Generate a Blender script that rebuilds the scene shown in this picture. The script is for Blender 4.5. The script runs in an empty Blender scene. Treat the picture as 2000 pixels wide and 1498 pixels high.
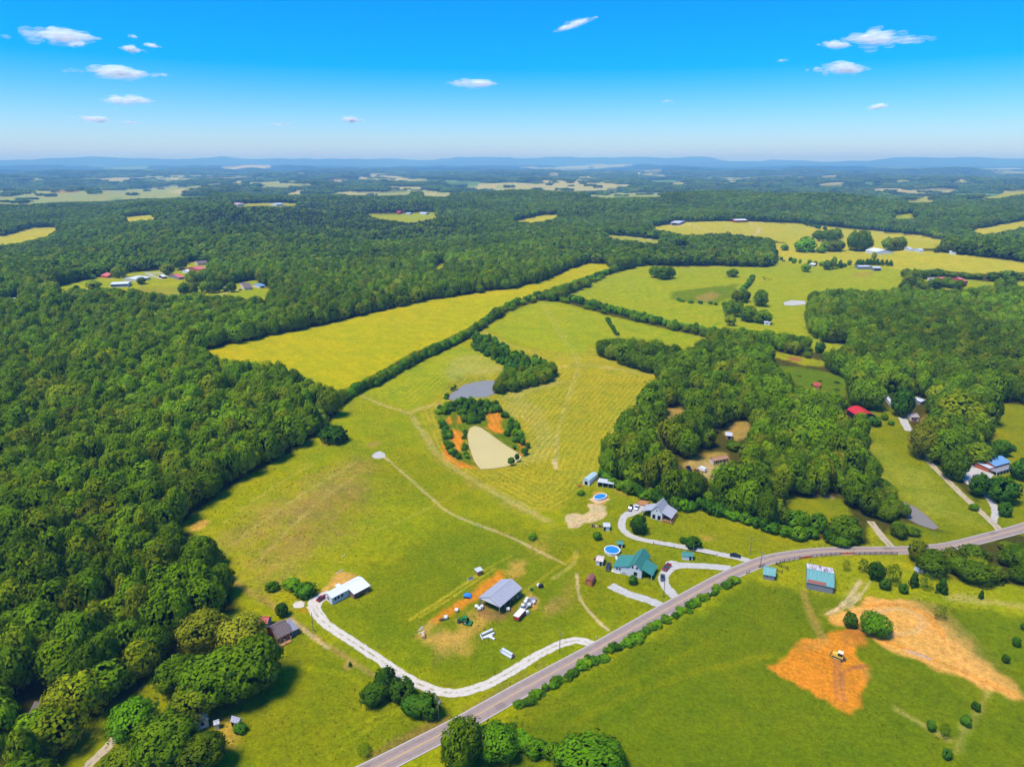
import bpy, bmesh, math, random
import numpy as np
from mathutils import Vector, Matrix

random.seed(11)
rng = np.random.default_rng(11)
R = math.radians
scene = bpy.context.scene
col = scene.collection

# ------------------------------------------------------------------ camera, sky, sun, exposure
CAM_H = 165.0
PITCH = R(18.05)
FPX = 1333.0                      # focal length in pixels of a 2000 px wide frame (24 mm on full frame)
cam_data = bpy.data.cameras.new('camera')
cam_data.sensor_width = 36.0
cam_data.lens = FPX / 2000.0 * 36.0
cam_data.clip_start = 1.0
cam_data.clip_end = 200000.0
cam = bpy.data.objects.new('camera', cam_data)
cam.location = (0, 0, CAM_H)
cam.rotation_euler = (math.pi / 2 - PITCH, 0, 0)
col.objects.link(cam)
scene.camera = cam

SUN_EL, SUN_AZ = R(65), R(-122)    # azimuth measured from the view direction, negative = to the left
world = bpy.data.worlds.new('World')
scene.world = world
world.use_nodes = True
wn, wl = world.node_tree.nodes, world.node_tree.links
wn.clear()
w_out = wn.new('ShaderNodeOutputWorld')
w_bg = wn.new('ShaderNodeBackground')
w_sky = wn.new('ShaderNodeTexSky')
w_sky.sky_type = 'NISHITA'
w_sky.sun_disc = False
w_sky.sun_elevation = SUN_EL
w_sky.sun_rotation = SUN_AZ
w_sky.altitude = 300
w_sky.air_density = 1.0
w_sky.dust_density = 0.8
w_sky.ozone_density = 10.0
w_hsv = wn.new('ShaderNodeHueSaturation')
w_hsv.inputs['Saturation'].default_value = 1.55
w_hsv.inputs['Value'].default_value = 1.0
wl.new(w_sky.outputs['Color'], w_hsv.inputs['Color'])
w_tint = wn.new('ShaderNodeMix')
w_tint.data_type = 'RGBA'
w_tint.blend_type = 'MULTIPLY'
w_tint.inputs[0].default_value = 1.0
w_tint.inputs[7].default_value = (0.97, 0.96, 1.06, 1)
wl.new(w_hsv.outputs['Color'], w_tint.inputs[6])
wl.new(w_tint.outputs[2], w_bg.inputs['Color'])
w_bg.inputs['Strength'].default_value = 0.15
wl.new(w_bg.outputs['Background'], w_out.inputs['Surface'])

sun_data = bpy.data.lights.new('sun', 'SUN')
sun_data.energy = 3.7
sun_data.angle = R(18.0)
sun_data.color = (1.0, 0.94, 0.84)
sun = bpy.data.objects.new('sun', sun_data)
SUN_DIR = Vector((math.sin(SUN_AZ) * math.cos(SUN_EL), math.cos(SUN_AZ) * math.cos(SUN_EL), math.sin(SUN_EL)))
sun.rotation_euler = SUN_DIR.to_track_quat('Z', 'Y').to_euler()
sun.location = (0, 0, 400)
col.objects.link(sun)

vs = scene.view_settings
vs.view_transform = 'Standard'
vs.look = 'None'
vs.exposure = 0.42
vs.gamma = 1.0
vs.use_curve_mapping = False
scene.render.engine = 'CYCLES'
cy = scene.cycles
cy.max_bounces = 5
cy.diffuse_bounces = 2
cy.glossy_bounces = 2
cy.transmission_bounces = 3
cy.transparent_max_bounces = 40
cy.volume_bounces = 1
cy.caustics_reflective = False
cy.caustics_refractive = False
cy.use_denoising = True
try:
    cy.denoiser = 'OPENIMAGEDENOISE'
except Exception:
    pass

# ------------------------------------------------------------------ pixel <-> place
SP, CP = math.sin(PITCH), math.cos(PITCH)


def ray_dirs(px, py):
    u = (np.asarray(px, float) - 1000.0) / FPX
    v = (749.0 - np.asarray(py, float)) / FPX
    d = np.stack([u, CP + v * SP, -SP + v * CP], -1)
    return d / np.linalg.norm(d, axis=-1, keepdims=True)


def proj(P):
    P = np.asarray(P, float)
    x, y, z = P[..., 0], P[..., 1], P[..., 2] - CAM_H
    depth = y * CP - z * SP
    up = y * SP + z * CP
    depth = np.where(depth < 1e-3, 1e-3, depth)
    return 1000.0 + FPX * x / depth, 749.0 - FPX * up / depth, depth


def sstep(a, b, x):
    t = np.clip((x - a) / (b - a), 0, 1)
    return t * t * (3 - 2 * t)


_wv = np.random.default_rng(5)


def _waves(n, lam, spread):
    a = _wv.uniform(0, 2 * np.pi, n)
    k = 2 * np.pi / (lam * _wv.uniform(1 / spread, spread, n))
    return np.cos(a) * k, np.sin(a) * k, _wv.uniform(0, 2 * np.pi, n)


W_NEAR, W_MID, W_FAR, W_MTN = _waves(6, 260, 1.5), _waves(7, 800, 1.5), _waves(9, 2900, 1.7), _waves(9, 6500, 1.9)


def _sum(w, x, y):
    o = 0.0
    for kx, ky, p in zip(*w):
        o = o + np.sin(kx * x + ky * y + p)
    return o / math.sqrt(len(w[0]) / 2)


def bump(x, y, cx, cy_, sx, sy, h, ang=0.0):
    c, s = math.cos(ang), math.sin(ang)
    dx, dy = x - cx, y - cy_
    a, b = dx * c + dy * s, -dx * s + dy * c
    return h * np.exp(-(a / sx) ** 2 - (b / sy) ** 2)


def terrain(x, y):
    x = np.asarray(x, float)
    y = np.asarray(y, float)
    d = np.hypot(x, y)
    z = 1.6 * _sum(W_NEAR, x, y) * sstep(120, 400, d) * (1 - sstep(3000, 6000, d))
    z = z + 8.5 * _sum(W_MID, x, y) * sstep(700, 2000, d)
    z = z + (11.0 * sstep(3300, 6000, d) + 14.0 * sstep(8000, 16000, d)) * _sum(W_FAR, x, y)
    z = z - 24.0 * sstep(2900, 4000, d)
    # the long wooded ridge and the hills beyond the hay fields
    z = z + bump(x, y, -900, 2750, 1300, 380, 17)
    z = z + bump(x, y, 250, 2900, 520, 330, 8)
    z = z + bump(x, y, 820, 2700, 500, 420, 36)
    z = z + bump(x, y, 2300, 2700, 360, 520, 92)
    z = z + bump(x, y, -300, 700, 420, 260, 5)
    z = z + bump(x, y, 60, 830, 210, 170, 6)
    # rows of low wooded ridges across the far farmland
    rr = np.sin(2 * np.pi * ((y + 0.22 * x) / 2300 + 0.33 * np.sin(x / 2600 + 1) + 0.17 * np.sin(x / 1050 + y / 4000)))
    z = z + (24 * sstep(4300, 6000, d) + 42 * sstep(8000, 15000, d)) * (1 - sstep(20000, 24000, d)) * np.maximum(rr, 0) ** 1.4 * (0.65 + 0.35 * np.sin(x / 1700 + y / 2900))
    # far mountains on the horizon
    band = sstep(27000, 32000, d) * (1 - sstep(34000, 36500, d))
    z = z + band * (215 + 62 * _sum(W_MTN, x, y) + 24 * _sum(W_FAR, x * 1.3, y * 1.3))
    return z


def at_many(pts, lift=0.0):
    """Points of the ground seen at the given positions of the photograph (lift: that far above the ground)."""
    pts = np.asarray(pts, float).reshape(-1, 2)
    d = ray_dirs(pts[:, 0], pts[:, 1])
    d[:, 2] = np.minimum(d[:, 2], -0.002)
    t = np.full(len(pts), 40.0)
    done = np.zeros(len(pts), bool)
    lo = t.copy()
    for _ in range(700):
        P = d * t[:, None]
        g = terrain(P[:, 0], P[:, 1]) + lift
        below = (P[:, 2] + CAM_H) < g
        done |= below
        act = ~done
        if not act.any():
            break
        lo = np.where(act, t, lo)
        h = P[:, 2] + CAM_H - g
        t = np.where(act, t + np.maximum(np.maximum(0.4, 0.003 * t), 0.6 * np.maximum(h, 0.5)), t)
        t = np.minimum(t, 60000)
    hi = t
    for _ in range(26):
        m = (lo + hi) / 2
        P = d * m[:, None]
        b = (P[:, 2] + CAM_H) < terrain(P[:, 0], P[:, 1]) + lift
        hi = np.where(b, m, hi)
        lo = np.where(b, lo, m)
    P = d * hi[:, None]
    return np.stack([P[:, 0], P[:, 1], terrain(P[:, 0], P[:, 1])], -1)


def at(px, py, lift=0.0):
    return Vector(at_many([(px, py)], lift)[0])


def poly_sdf(x, y, poly):
    """Signed distance (negative inside) of points to a closed polygon, all in metres."""
    poly = np.asarray(poly, float)[:, :2]
    n = len(poly)
    d2 = np.full(x.shape, 1e18)
    inside = np.zeros(x.shape, bool)
    for i in range(n):
        ax, ay = poly[i]
        bx, by = poly[(i + 1) % n]
        ex, ey = bx - ax, by - ay
        wx, wy = x - ax, y - ay
        t = np.clip((wx * ex + wy * ey) / max(ex * ex + ey * ey, 1e-9), 0, 1)
        d2 = np.minimum(d2, (wx - ex * t) ** 2 + (wy - ey * t) ** 2)
        c = (ay > y) != (by > y)
        with np.errstate(divide='ignore', invalid='ignore'):
            xi = ax + (y - ay) * ex / (ey if abs(ey) > 1e-12 else 1e-12)
        inside ^= c & (x < xi)
    s = np.sqrt(d2)
    return np.where(inside, -s, s)


def line_dist(x, y, line):
    line = np.asarray(line, float)[:, :2]
    d2 = np.full(x.shape, 1e18)
    for (ax, ay), (bx, by) in zip(line[:-1], line[1:]):
        ex, ey = bx - ax, by - ay
        wx, wy = x - ax, y - ay
        t = np.clip((wx * ex + wy * ey) / max(ex * ex + ey * ey, 1e-9), 0, 1)
        d2 = np.minimum(d2, (wx - ex * t) ** 2 + (wy - ey * t) ** 2)
    return np.sqrt(d2)


def in_poly(px, py, poly):
    poly = np.asarray(poly, float)
    inside = np.zeros(np.shape(px), bool)
    n = len(poly)
    for i in range(n):
        ax, ay = poly[i]
        bx, by = poly[(i + 1) % n]
        c = (ay > py) != (by > py)
        dy = by - ay if abs(by - ay) > 1e-12 else 1e-12
        inside ^= c & (px < ax + (py - ay) * (bx - ax) / dy)
    return inside


# ------------------------------------------------------------------ materials
def lin(r, g, b):
    f = lambda c: ((c / 255 + 0.055) / 1.055) ** 2.4 if c > 10 else c / 255 / 12.92
    return np.array([f(r), f(g), f(b)])


def new_mat(name):
    m = bpy.data.materials.new(name)
    m.use_nodes = True
    m.node_tree.nodes.clear()
    return m, m.node_tree.nodes, m.node_tree.links


def mix_rgb(N, L, fac, a, b, mode='MIX'):
    n = N.new('ShaderNodeMix')
    n.data_type = 'RGBA'
    n.blend_type = mode
    for sock, v in ((n.inputs[0], fac), (n.inputs[6], a), (n.inputs[7], b)):
        if hasattr(v, 'is_output') or hasattr(v, 'links'):
            L.new(v, sock)
        elif isinstance(v, (int, float)):
            sock.default_value = v
        else:
            sock.default_value = (v[0], v[1], v[2], 1)
    return n.outputs[2]


def noise(N, L, vec, scale, detail=4, rough=0.6):
    n = N.new('ShaderNodeTexNoise')
    n.inputs['Scale'].default_value = scale
    n.inputs['Detail'].default_value = detail
    n.inputs['Roughness'].default_value = rough
    if vec is not None:
        L.new(vec, n.inputs['Vector'])
    return n.outputs['Fac']


def maprange(N, L, v, a, b, c, d):
    n = N.new('ShaderNodeMapRange')
    n.inputs[1].default_value, n.inputs[2].default_value = a, b
    n.inputs[3].default_value, n.inputs[4].default_value = c, d
    L.new(v, n.inputs[0])
    return n.outputs[0]


def math_node(N, L, op, a, b=0.0):
    n = N.new('ShaderNodeMath')
    n.operation = op
    for i, v in ((0, a), (1, b)):
        if hasattr(v, 'links'):
            L.new(v, n.inputs[i])
        else:
            n.inputs[i].default_value = v
    return n.outputs[0]


_mats = {}


def plain(name, rgb, rough=0.6, metallic=0.0, vary=0.18, scale=1.2, spec=0.3, streak=None):
    """A painted, wooden, metal or earth surface: its colour with uneven wear."""
    if name in _mats:
        return _mats[name]
    m, N, L = new_mat(name)
    out = N.new('ShaderNodeOutputMaterial')
    b = N.new('ShaderNodeBsdfPrincipled')
    tc = N.new('ShaderNodeTexCoord')
    c = lin(*rgb)
    v = tc.outputs['Object']
    if streak:
        mp = N.new('ShaderNodeMapping')
        mp.inputs['Scale'].default_value = streak
        L.new(v, mp.inputs['Vector'])
        v = mp.outputs['Vector']
    f = noise(N, L, v, scale, 5, 0.65)
    f2 = maprange(N, L, f, 0.3, 0.7, 1 - vary, 1 + vary)
    mul = N.new('ShaderNodeVectorMath')
    mul.operation = 'SCALE'
    mul.inputs[0].default_value = tuple(c)
    L.new(f2, mul.inputs['Scale'])
    L.new(mul.outputs[0], b.inputs['Base Color'])
    b.inputs['Roughness'].default_value = rough
    b.inputs['Metallic'].default_value = metallic
    b.inputs['Specular IOR Level'].default_value = spec
    L.new(b.outputs[0], out.inputs['Surface'])
    _mats[name] = m
    return m


# ------------------------------------------------------------------ mesh helpers
class MB:
    """Collects boxes, prisms and tubes; build() links them as one mesh object."""

    def __init__(s):
        s.v, s.f, s.mi = [], [], []

    def add(s, verts, faces, mi=0):
        o = len(s.v)
        s.v += [tuple(p) for p in verts]
        s.f += [tuple(i + o for i in f) for f in faces]
        s.mi += [mi] * len(faces)
        return s

    def box(s, x0, x1, y0, y1, z0, z1, mi=0):
        v = [(x, y, z) for z in (z0, z1) for y in (y0, y1) for x in (x0, x1)]
        f = [(0, 2, 3, 1), (4, 5, 7, 6), (0, 1, 5, 4), (2, 6, 7, 3), (0, 4, 6, 2), (1, 3, 7, 5)]
        return s.add(v, f, mi)

    def tube(s, p0, p1, r0, r1=None, n=8, mi=0, caps=True):
        r1 = r0 if r1 is None else r1
        p0, p1 = Vector(p0), Vector(p1)
        d = (p1 - p0).normalized()
        a = d.orthogonal().normalized()
        b = d.cross(a)
        v = []
        for p, r in ((p0, r0), (p1, r1)):
            for i in range(n):
                t = 2 * math.pi * i / n
                v.append(p + a * (math.cos(t) * r) + b * (math.sin(t) * r))
        f = [(i, (i + 1) % n, n + (i + 1) % n, n + i) for i in range(n)]
        if caps:
            f += [tuple(range(n - 1, -1, -1)), tuple(range(n, 2 * n))]
        return s.add(v, f, mi)

    def prism(s, prof, axis, a, b, mi=0):
        """prof: 2-D outline; axis 'x' extrudes (y,z) outlines along x, 'y' extrudes (x,z), 'z' extrudes (x,y)."""
        n = len(prof)
        mk = {'x': lambda p, t: (t, p[0], p[1]), 'y': lambda p, t: (p[0], t, p[1]), 'z': lambda p, t: (p[0], p[1], t)}[axis]
        v = [mk(p, a) for p in prof] + [mk(p, b) for p in prof]
        f = [(i, (i + 1) % n, n + (i + 1) % n, n + i) for i in range(n)] + [tuple(range(n - 1, -1, -1)), tuple(range(n, 2 * n))]
        return s.add(v, f, mi)

    def build(s, name, mats, parent=None, smooth=False):
        me = bpy.data.meshes.new(name)
        me.from_pydata(s.v, [], s.f)
        for m in (mats if isinstance(mats, (list, tuple)) else [mats]):
            me.materials.append(m)
        if len(me.materials) > 1:
            me.polygons.foreach_set('material_index', s.mi)
        bm = bmesh.new()
        bm.from_mesh(me)
        bmesh.ops.recalc_face_normals(bm, faces=bm.faces)
        bm.to_mesh(me)
        bm.free()
        if smooth:
            me.shade_smooth()
        o = bpy.data.objects.new(name, me)
        col.objects.link(o)
        if parent is not None:
            o.parent = parent
        return o


def tag(o, label=None, cat=None, group=None, kind=None):
    for k, v in (('label', label), ('category', cat), ('group', group), ('kind', kind)):
        if v:
            o[k] = v
    return o


def thing(name, label, cat, loc, rz=0.0, group=None):
    o = bpy.data.objects.new(name, None)
    o.empty_display_size = 0.5
    o.location = loc
    o.rotation_euler = (0, 0, rz)
    col.objects.link(o)
    return tag(o, label, cat, group)


def np_mesh(name, verts, faces, mat=None):
    """verts n x 3, faces m x 3 or m x 4, straight from numpy."""
    me = bpy.data.meshes.new(name)
    k = faces.shape[1]
    me.vertices.add(len(verts))
    me.vertices.foreach_set('co', np.ascontiguousarray(verts, np.float32).ravel())
    me.loops.add(faces.size)
    me.loops.foreach_set('vertex_index', np.ascontiguousarray(faces, np.int32).ravel())
    me.polygons.add(len(faces))
    me.polygons.foreach_set('loop_start', np.arange(0, faces.size, k, dtype=np.int32))
    if mat is not None:
        me.materials.append(mat)
    me.update(calc_edges=True)
    return me
# ------------------------------------------------------------------ the lie of the land: open ground, ponds, tracks
# outlines are read off the photograph and carried to the ground with at_many()
OPEN = {
    'yellow_field': [(380, 690), (430, 678), (480, 666), (600, 642), (730, 611), (830, 588), (920, 574), (1000, 564), (1060, 549), (1110, 526),
                     (1150, 515), (1182, 516), (1198, 527), (1150, 546), (1090, 562), (1040, 580), (980, 600), (930, 632), (880, 658), (800, 692),
                     (740, 727), (690, 752), (655, 768), (600, 740), (530, 712), (450, 708)],
    'home_ground': [(690, 770), (665, 800), (628, 838), (588, 870), (540, 897), (490, 926), (440, 956), (400, 986), (370, 1012), (345, 1027),
                    (378, 1052), (422, 1085), (452, 1110), (456, 1128), (462, 1192), (430, 1205), (380, 1245), (327, 1291), (274, 1344), (213, 1390),
                    (165, 1402), (138, 1440), (99, 1498), (40, 1620), (-100, 1900), (2500, 1900), (2500, 1125), (2120, 1145), (2000, 1148), (1960, 1138), (1905, 1140),
                    (1840, 1130), (1795, 1110), (1768, 1088), (1762, 1066), (1738, 1058), (1722, 1040), (1705, 1018), (1696, 1024), (1694, 1060), (1640, 1058), (1580, 1050), (1500, 1033),
                    (1430, 1008), (1370, 992), (1318, 984), (1262, 966), (1224, 954), (1188, 936), (1172, 915), (1180, 880), (1202, 850),
                    (1236, 800), (1270, 762), (1294, 737), (1232, 719), (1168, 697), (1160, 684), (1176, 664), (1200, 661), (1250, 668), (1300, 678), (1340, 690),
                    (1372, 672), (1400, 664), (1300, 642), (1180, 614), (1095, 590), (1055, 588), (1000, 606), (946, 642), (905, 668), (825, 704), (745, 748)],
    'pasture': [(1100, 582), (1128, 568), (1205, 531), (1258, 519), (1400, 520), (1500, 523), (1522, 506), (1580, 515), (1640, 517), (1700, 512), (1772, 524), (1768, 538), (1764, 566),
                (1700, 571), (1640, 568), (1585, 577), (1577, 602), (1574, 642), (1604, 668), (1664, 676), (1640, 688), (1600, 690), (1560, 666),
                (1500, 652), (1420, 648), (1310, 630), (1180, 603)],
    'hill_hay': [(1258, 446), (1330, 434), (1450, 432), (1560, 436), (1700, 450), (1800, 460), (1852, 472), (1826, 485), (1760, 492), (1700, 484), (1650, 470),
                 (1600, 466), (1560, 478), (1510, 470), (1420, 458), (1330, 460)],
    'hill_hay_right': [(1508, 474), (1560, 477), (1600, 464), (1650, 468), (1700, 482), (1770, 488), (1900, 500), (2000, 512), (2400, 545), (2400, 560), (2000, 533), (1900, 535),
                       (1830, 526), (1770, 530), (1700, 516), (1640, 521), (1580, 519), (1525, 507)],
    'valley': [(1684, 812), (1715, 792), (1758, 800), (1785, 848), (1798, 885), (1850, 925), (1900, 972), (1962, 1036), (1936, 1056), (1880, 1046),
               (1842, 1036), (1820, 1032), (1770, 1008), (1748, 990), (1722, 960), (1706, 905), (1690, 855)],
    'right_yard': [(1910, 805), (1942, 786), (2000, 792), (2400, 812), (2400, 1010), (2000, 1046), (1962, 1036), (1930, 1000), (1890, 950), (1876, 905), (1900, 880), (1950, 850), (1928, 830)],
    'wood_lawn': [(1520, 965), (1580, 972), (1650, 975), (1668, 1005), (1640, 1030), (1590, 1024), (1545, 1003)],
    'wood_yard': [(1330, 905), (1360, 895), (1396, 882), (1420, 884), (1424, 905), (1412, 930), (1400, 948), (1375, 938), (1345, 925)],
    'wood_clear_a': [(1286, 800), (1340, 796), (1344, 815), (1300, 822)],
    'wood_clear_b': [(1418, 826), (1440, 816), (1462, 826), (1470, 850), (1440, 862), (1416, 850)],
    'red_barn_field': [(1475, 682), (1530, 690), (1612, 706), (1622, 716), (1570, 714), (1500, 694)],
    'red_shed_field': [(1505, 712), (1560, 717), (1625, 728), (1662, 744), (1652, 776), (1600, 774), (1560, 754), (1520, 730)],
    'hamlet': [(104, 562), (190, 542), (258, 532), (330, 526), (384, 510), (412, 514), (408, 545), (398, 566), (500, 546), (532, 568), (520, 588),
               (440, 582), (392, 577), (330, 580), (270, 571), (200, 566), (120, 573)],
    'left_meadow': [(-300, 480), (0, 462), (60, 446), (120, 444), (98, 462), (40, 476), (0, 482), (-300, 500)],
    'ridge_glade': [(236, 425), (300, 420), (306, 431), (252, 434)],
    'ridge_yard': [(452, 399), (540, 396), (585, 398), (576, 404), (460, 406)],
    'ridge_pasture': [(708, 418), (850, 415), (856, 427), (800, 436), (740, 429)],
    'centre_pasture': [(994, 434), (1060, 420), (1094, 420), (1082, 430), (1040, 438)],
    'lane_field': [(1178, 459), (1250, 464), (1310, 472), (1270, 477), (1200, 470)],
    'small_glade': [(834, 528), (862, 514), (884, 522), (856, 532)],
    'right_slope': [(1896, 450), (1950, 440), (2000, 431), (2400, 420), (2400, 440), (2000, 446), (1920, 462)],
    'far_slope': [(1916, 388), (1960, 376), (1992, 368), (2060, 366), (2060, 378), (1990, 382), (1950, 390)],
    'valley_gap': [(1762, 388), (1800, 382), (1832, 384), (1826, 396), (1776, 398)],
    'far_flat': [(-300, 392), (0, 386), (90, 377), (215, 372), (300, 366), (345, 362), (372, 366), (330, 374), (415, 384), (330, 389), (200, 393), (60, 400), (-300, 416)],
    'far_field_a': [(690, 343), (760, 341), (840, 349), (862, 355), (790, 354), (700, 350)],
    'far_field_b': [(855, 364), (980, 358), (1130, 352), (1240, 361), (1190, 372), (1100, 376), (980, 368)],
    'far_field_c': [(1130, 383), (1200, 378), (1300, 377), (1290, 386), (1180, 388)],
    'far_field_d': [(650, 376), (740, 373), (800, 377), (760, 384), (680, 383)],
    'far_field_e': [(1585, 361), (1640, 356), (1660, 360), (1620, 365)],
    'far_field_f': [(1740, 372), (1860, 368), (1870, 377), (1760, 378)],
    'far_field_g': [(1255, 352), (1330, 348), (1350, 354), (1290, 357)],
    'far_field_h': [(500, 362), (560, 358), (620, 362), (560, 367)],
    'pink_yard': [(1772, 562), (1800, 546), (1850, 541), (1900, 548), (1960, 552), (2030, 548), (2030, 564), (1940, 561), (1900, 567), (1850, 567), (1795, 570)],
    'small_gap': [(1740, 420), (1780, 418), (1792, 428), (1750, 430)],
}
FAR_FIELDS = [
    [(180, 352), (225, 348), (265, 347), (240, 354), (195, 355)], [(455, 345), (500, 344), (500, 348), (460, 349)], [(450, 354), (475, 352), (480, 356), (458, 357)],
    [(500, 346), (555, 349), (540, 354), (500, 352)], [(508, 363), (562, 360), (555, 367), (512, 367)], [(562, 376), (595, 369), (598, 380), (560, 382)], [(750, 365), (835, 366), (800, 371), (755, 370)],
    [(740, 378), (800, 375), (803, 382), (755, 383)], [(825, 379), (890, 380), (870, 386), (825, 384)], [(860, 356), (935, 354), (940, 358), (880, 361)], [(930, 362), (1000, 361), (1000, 368), (945, 367)],
    [(1068, 338), (1095, 336), (1092, 344), (1068, 344)], [(1130, 343), (1152, 341), (1156, 347), (1135, 348)], [(1240, 337), (1300, 339), (1330, 342), (1290, 346), (1245, 342)], [(1300, 355), (1350, 356), (1330, 362), (1303, 361)],
    [(1370, 346), (1392, 344), (1394, 350), (1370, 351)], [(1405, 347), (1480, 344), (1485, 350), (1420, 352)], [(1400, 354), (1440, 354), (1430, 361), (1402, 360)], [(1500, 342), (1546, 341), (1540, 345), (1502, 345)],
    [(1555, 341), (1582, 341), (1576, 347), (1550, 348)], [(1590, 344), (1630, 342), (1634, 347), (1595, 349)], [(1680, 356), (1722, 357), (1720, 360), (1680, 359)], [(1745, 350), (1776, 349), (1780, 355), (1748, 355)],
    [(1700, 369), (1860, 371), (1862, 378), (1770, 377), (1700, 373)], [(1865, 351), (1886, 350), (1890, 354), (1866, 354)], [(30, 352), (80, 349), (96, 354), (40, 357)], [(640, 352), (675, 350), (690, 355), (650, 357)],
]
FAR_TINT = ('fartan', 'farfield', 'fartan', 'fargreen', 'farfield', 'fartan')
for i_, p_ in enumerate(FAR_FIELDS):
    OPEN['far_patch_%d' % i_] = p_
PONDS = {
    'upper_pond': [(872, 779), (885, 764), (905, 748), (930, 741), (955, 738), (975, 742), (972, 768), (950, 779), (925, 779), (905, 781), (888, 785)],
    'lower_pond': [(918, 838), (928, 834), (940, 838), (960, 852), (985, 868), (1008, 880), (1019, 888), (1014, 896), (990, 906), (960, 911), (938, 912), (926, 898), (916, 872), (913, 852)],
    'roadside_pond': [(1752, 986), (1766, 981), (1788, 990), (1812, 1008), (1834, 1028), (1824, 1032), (1796, 1024), (1772, 1012), (1758, 1000)],
    'pasture_pond': [(1530, 590), (1545, 586), (1572, 587), (1575, 594), (1550, 597), (1532, 596)],
}
OPEN_W = {k: at_many(v) for k, v in OPEN.items()}
POND_W = {k: at_many(v) for k, v in PONDS.items()}
POND_LEVEL = {k: float(v[:, 2].mean()) - 0.25 for k, v in POND_W.items()}

ROAD_PX = [(560, 1580), (640, 1543), (735, 1498), (820, 1455), (905, 1411), (1020, 1346), (1137, 1283), (1179, 1260), (1240, 1225), (1296, 1193), (1370, 1152), (1415, 1128), (1460, 1108),
           (1495, 1095), (1530, 1087), (1590, 1079), (1650, 1076), (1740, 1075), (1800, 1073), (1860, 1066), (1930, 1049), (2000, 1030), (2090, 1000), (2250, 945)]
ROAD_W = at_many(ROAD_PX)


def smooth_line(P, step):
    """Catmull-Rom through the points, resampled every step metres (x, y only)."""
    P = np.asarray(P, float)[:, :2]
    Q = np.vstack([2 * P[0] - P[1], P, 2 * P[-1] - P[-2]])
    out = []
    for i in range(1, len(Q) - 2):
        p0, p1, p2, p3 = Q[i - 1:i + 3]
        n = max(2, int(np.linalg.norm(p2 - p1) / step) + 1)
        for k in range(n):
            t = k / n
            out.append(0.5 * ((2 * p1) + (-p0 + p2) * t + (2 * p0 - 5 * p1 + 4 * p2 - p3) * t * t + (-p0 + 3 * p1 - 3 * p2 + p3) * t ** 3))
    out.append(P[-1])
    return np.array(out)


ROAD_LINE = smooth_line(ROAD_W, 2.5)

# colours of the land cover (as albedo)
KA = 0.66
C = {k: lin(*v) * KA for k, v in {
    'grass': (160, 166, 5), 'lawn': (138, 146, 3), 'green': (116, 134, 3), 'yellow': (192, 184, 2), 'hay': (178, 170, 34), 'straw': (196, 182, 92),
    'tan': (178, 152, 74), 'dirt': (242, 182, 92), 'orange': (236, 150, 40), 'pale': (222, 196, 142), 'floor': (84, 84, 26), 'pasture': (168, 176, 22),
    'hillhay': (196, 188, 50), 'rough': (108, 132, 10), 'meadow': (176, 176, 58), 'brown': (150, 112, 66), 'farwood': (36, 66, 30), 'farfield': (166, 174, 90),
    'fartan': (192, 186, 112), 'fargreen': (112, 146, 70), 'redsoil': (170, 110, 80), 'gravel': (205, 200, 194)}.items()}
OPEN_COL = {'yellow_field': 'yellow', 'home_ground': 'grass', 'pasture': 'pasture', 'hill_hay': 'hillhay', 'hill_hay_right': 'hillhay', 'valley': 'lawn',
            'right_yard': 'lawn', 'wood_lawn': 'lawn', 'wood_yard': 'tan', 'wood_clear_a': 'tan', 'wood_clear_b': 'tan', 'red_barn_field': 'grass', 'red_shed_field': 'rough', 'hamlet': 'pasture',
            'left_meadow': 'hillhay', 'ridge_glade': 'hillhay', 'ridge_yard': 'meadow', 'ridge_pasture': 'pasture', 'centre_pasture': 'hillhay', 'lane_field': 'meadow', 'small_glade': 'pasture',
            'right_slope': 'hillhay', 'far_slope': 'meadow', 'valley_gap': 'meadow', 'small_gap': 'pasture', 'pink_yard': 'pasture', 'far_flat': 'farfield', 'far_field_a': 'fartan', 'far_field_b': 'fartan', 'far_field_c': 'farfield', 'far_field_d': 'fartan', 'far_field_e': 'fartan', 'far_field_f': 'farfield', 'far_field_g': 'fargreen', 'far_field_h': 'farfield'}
for i_ in range(len(FAR_FIELDS)):
    OPEN_COL['far_patch_%d' % i_] = FAR_TINT[i_ % 6]
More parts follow.
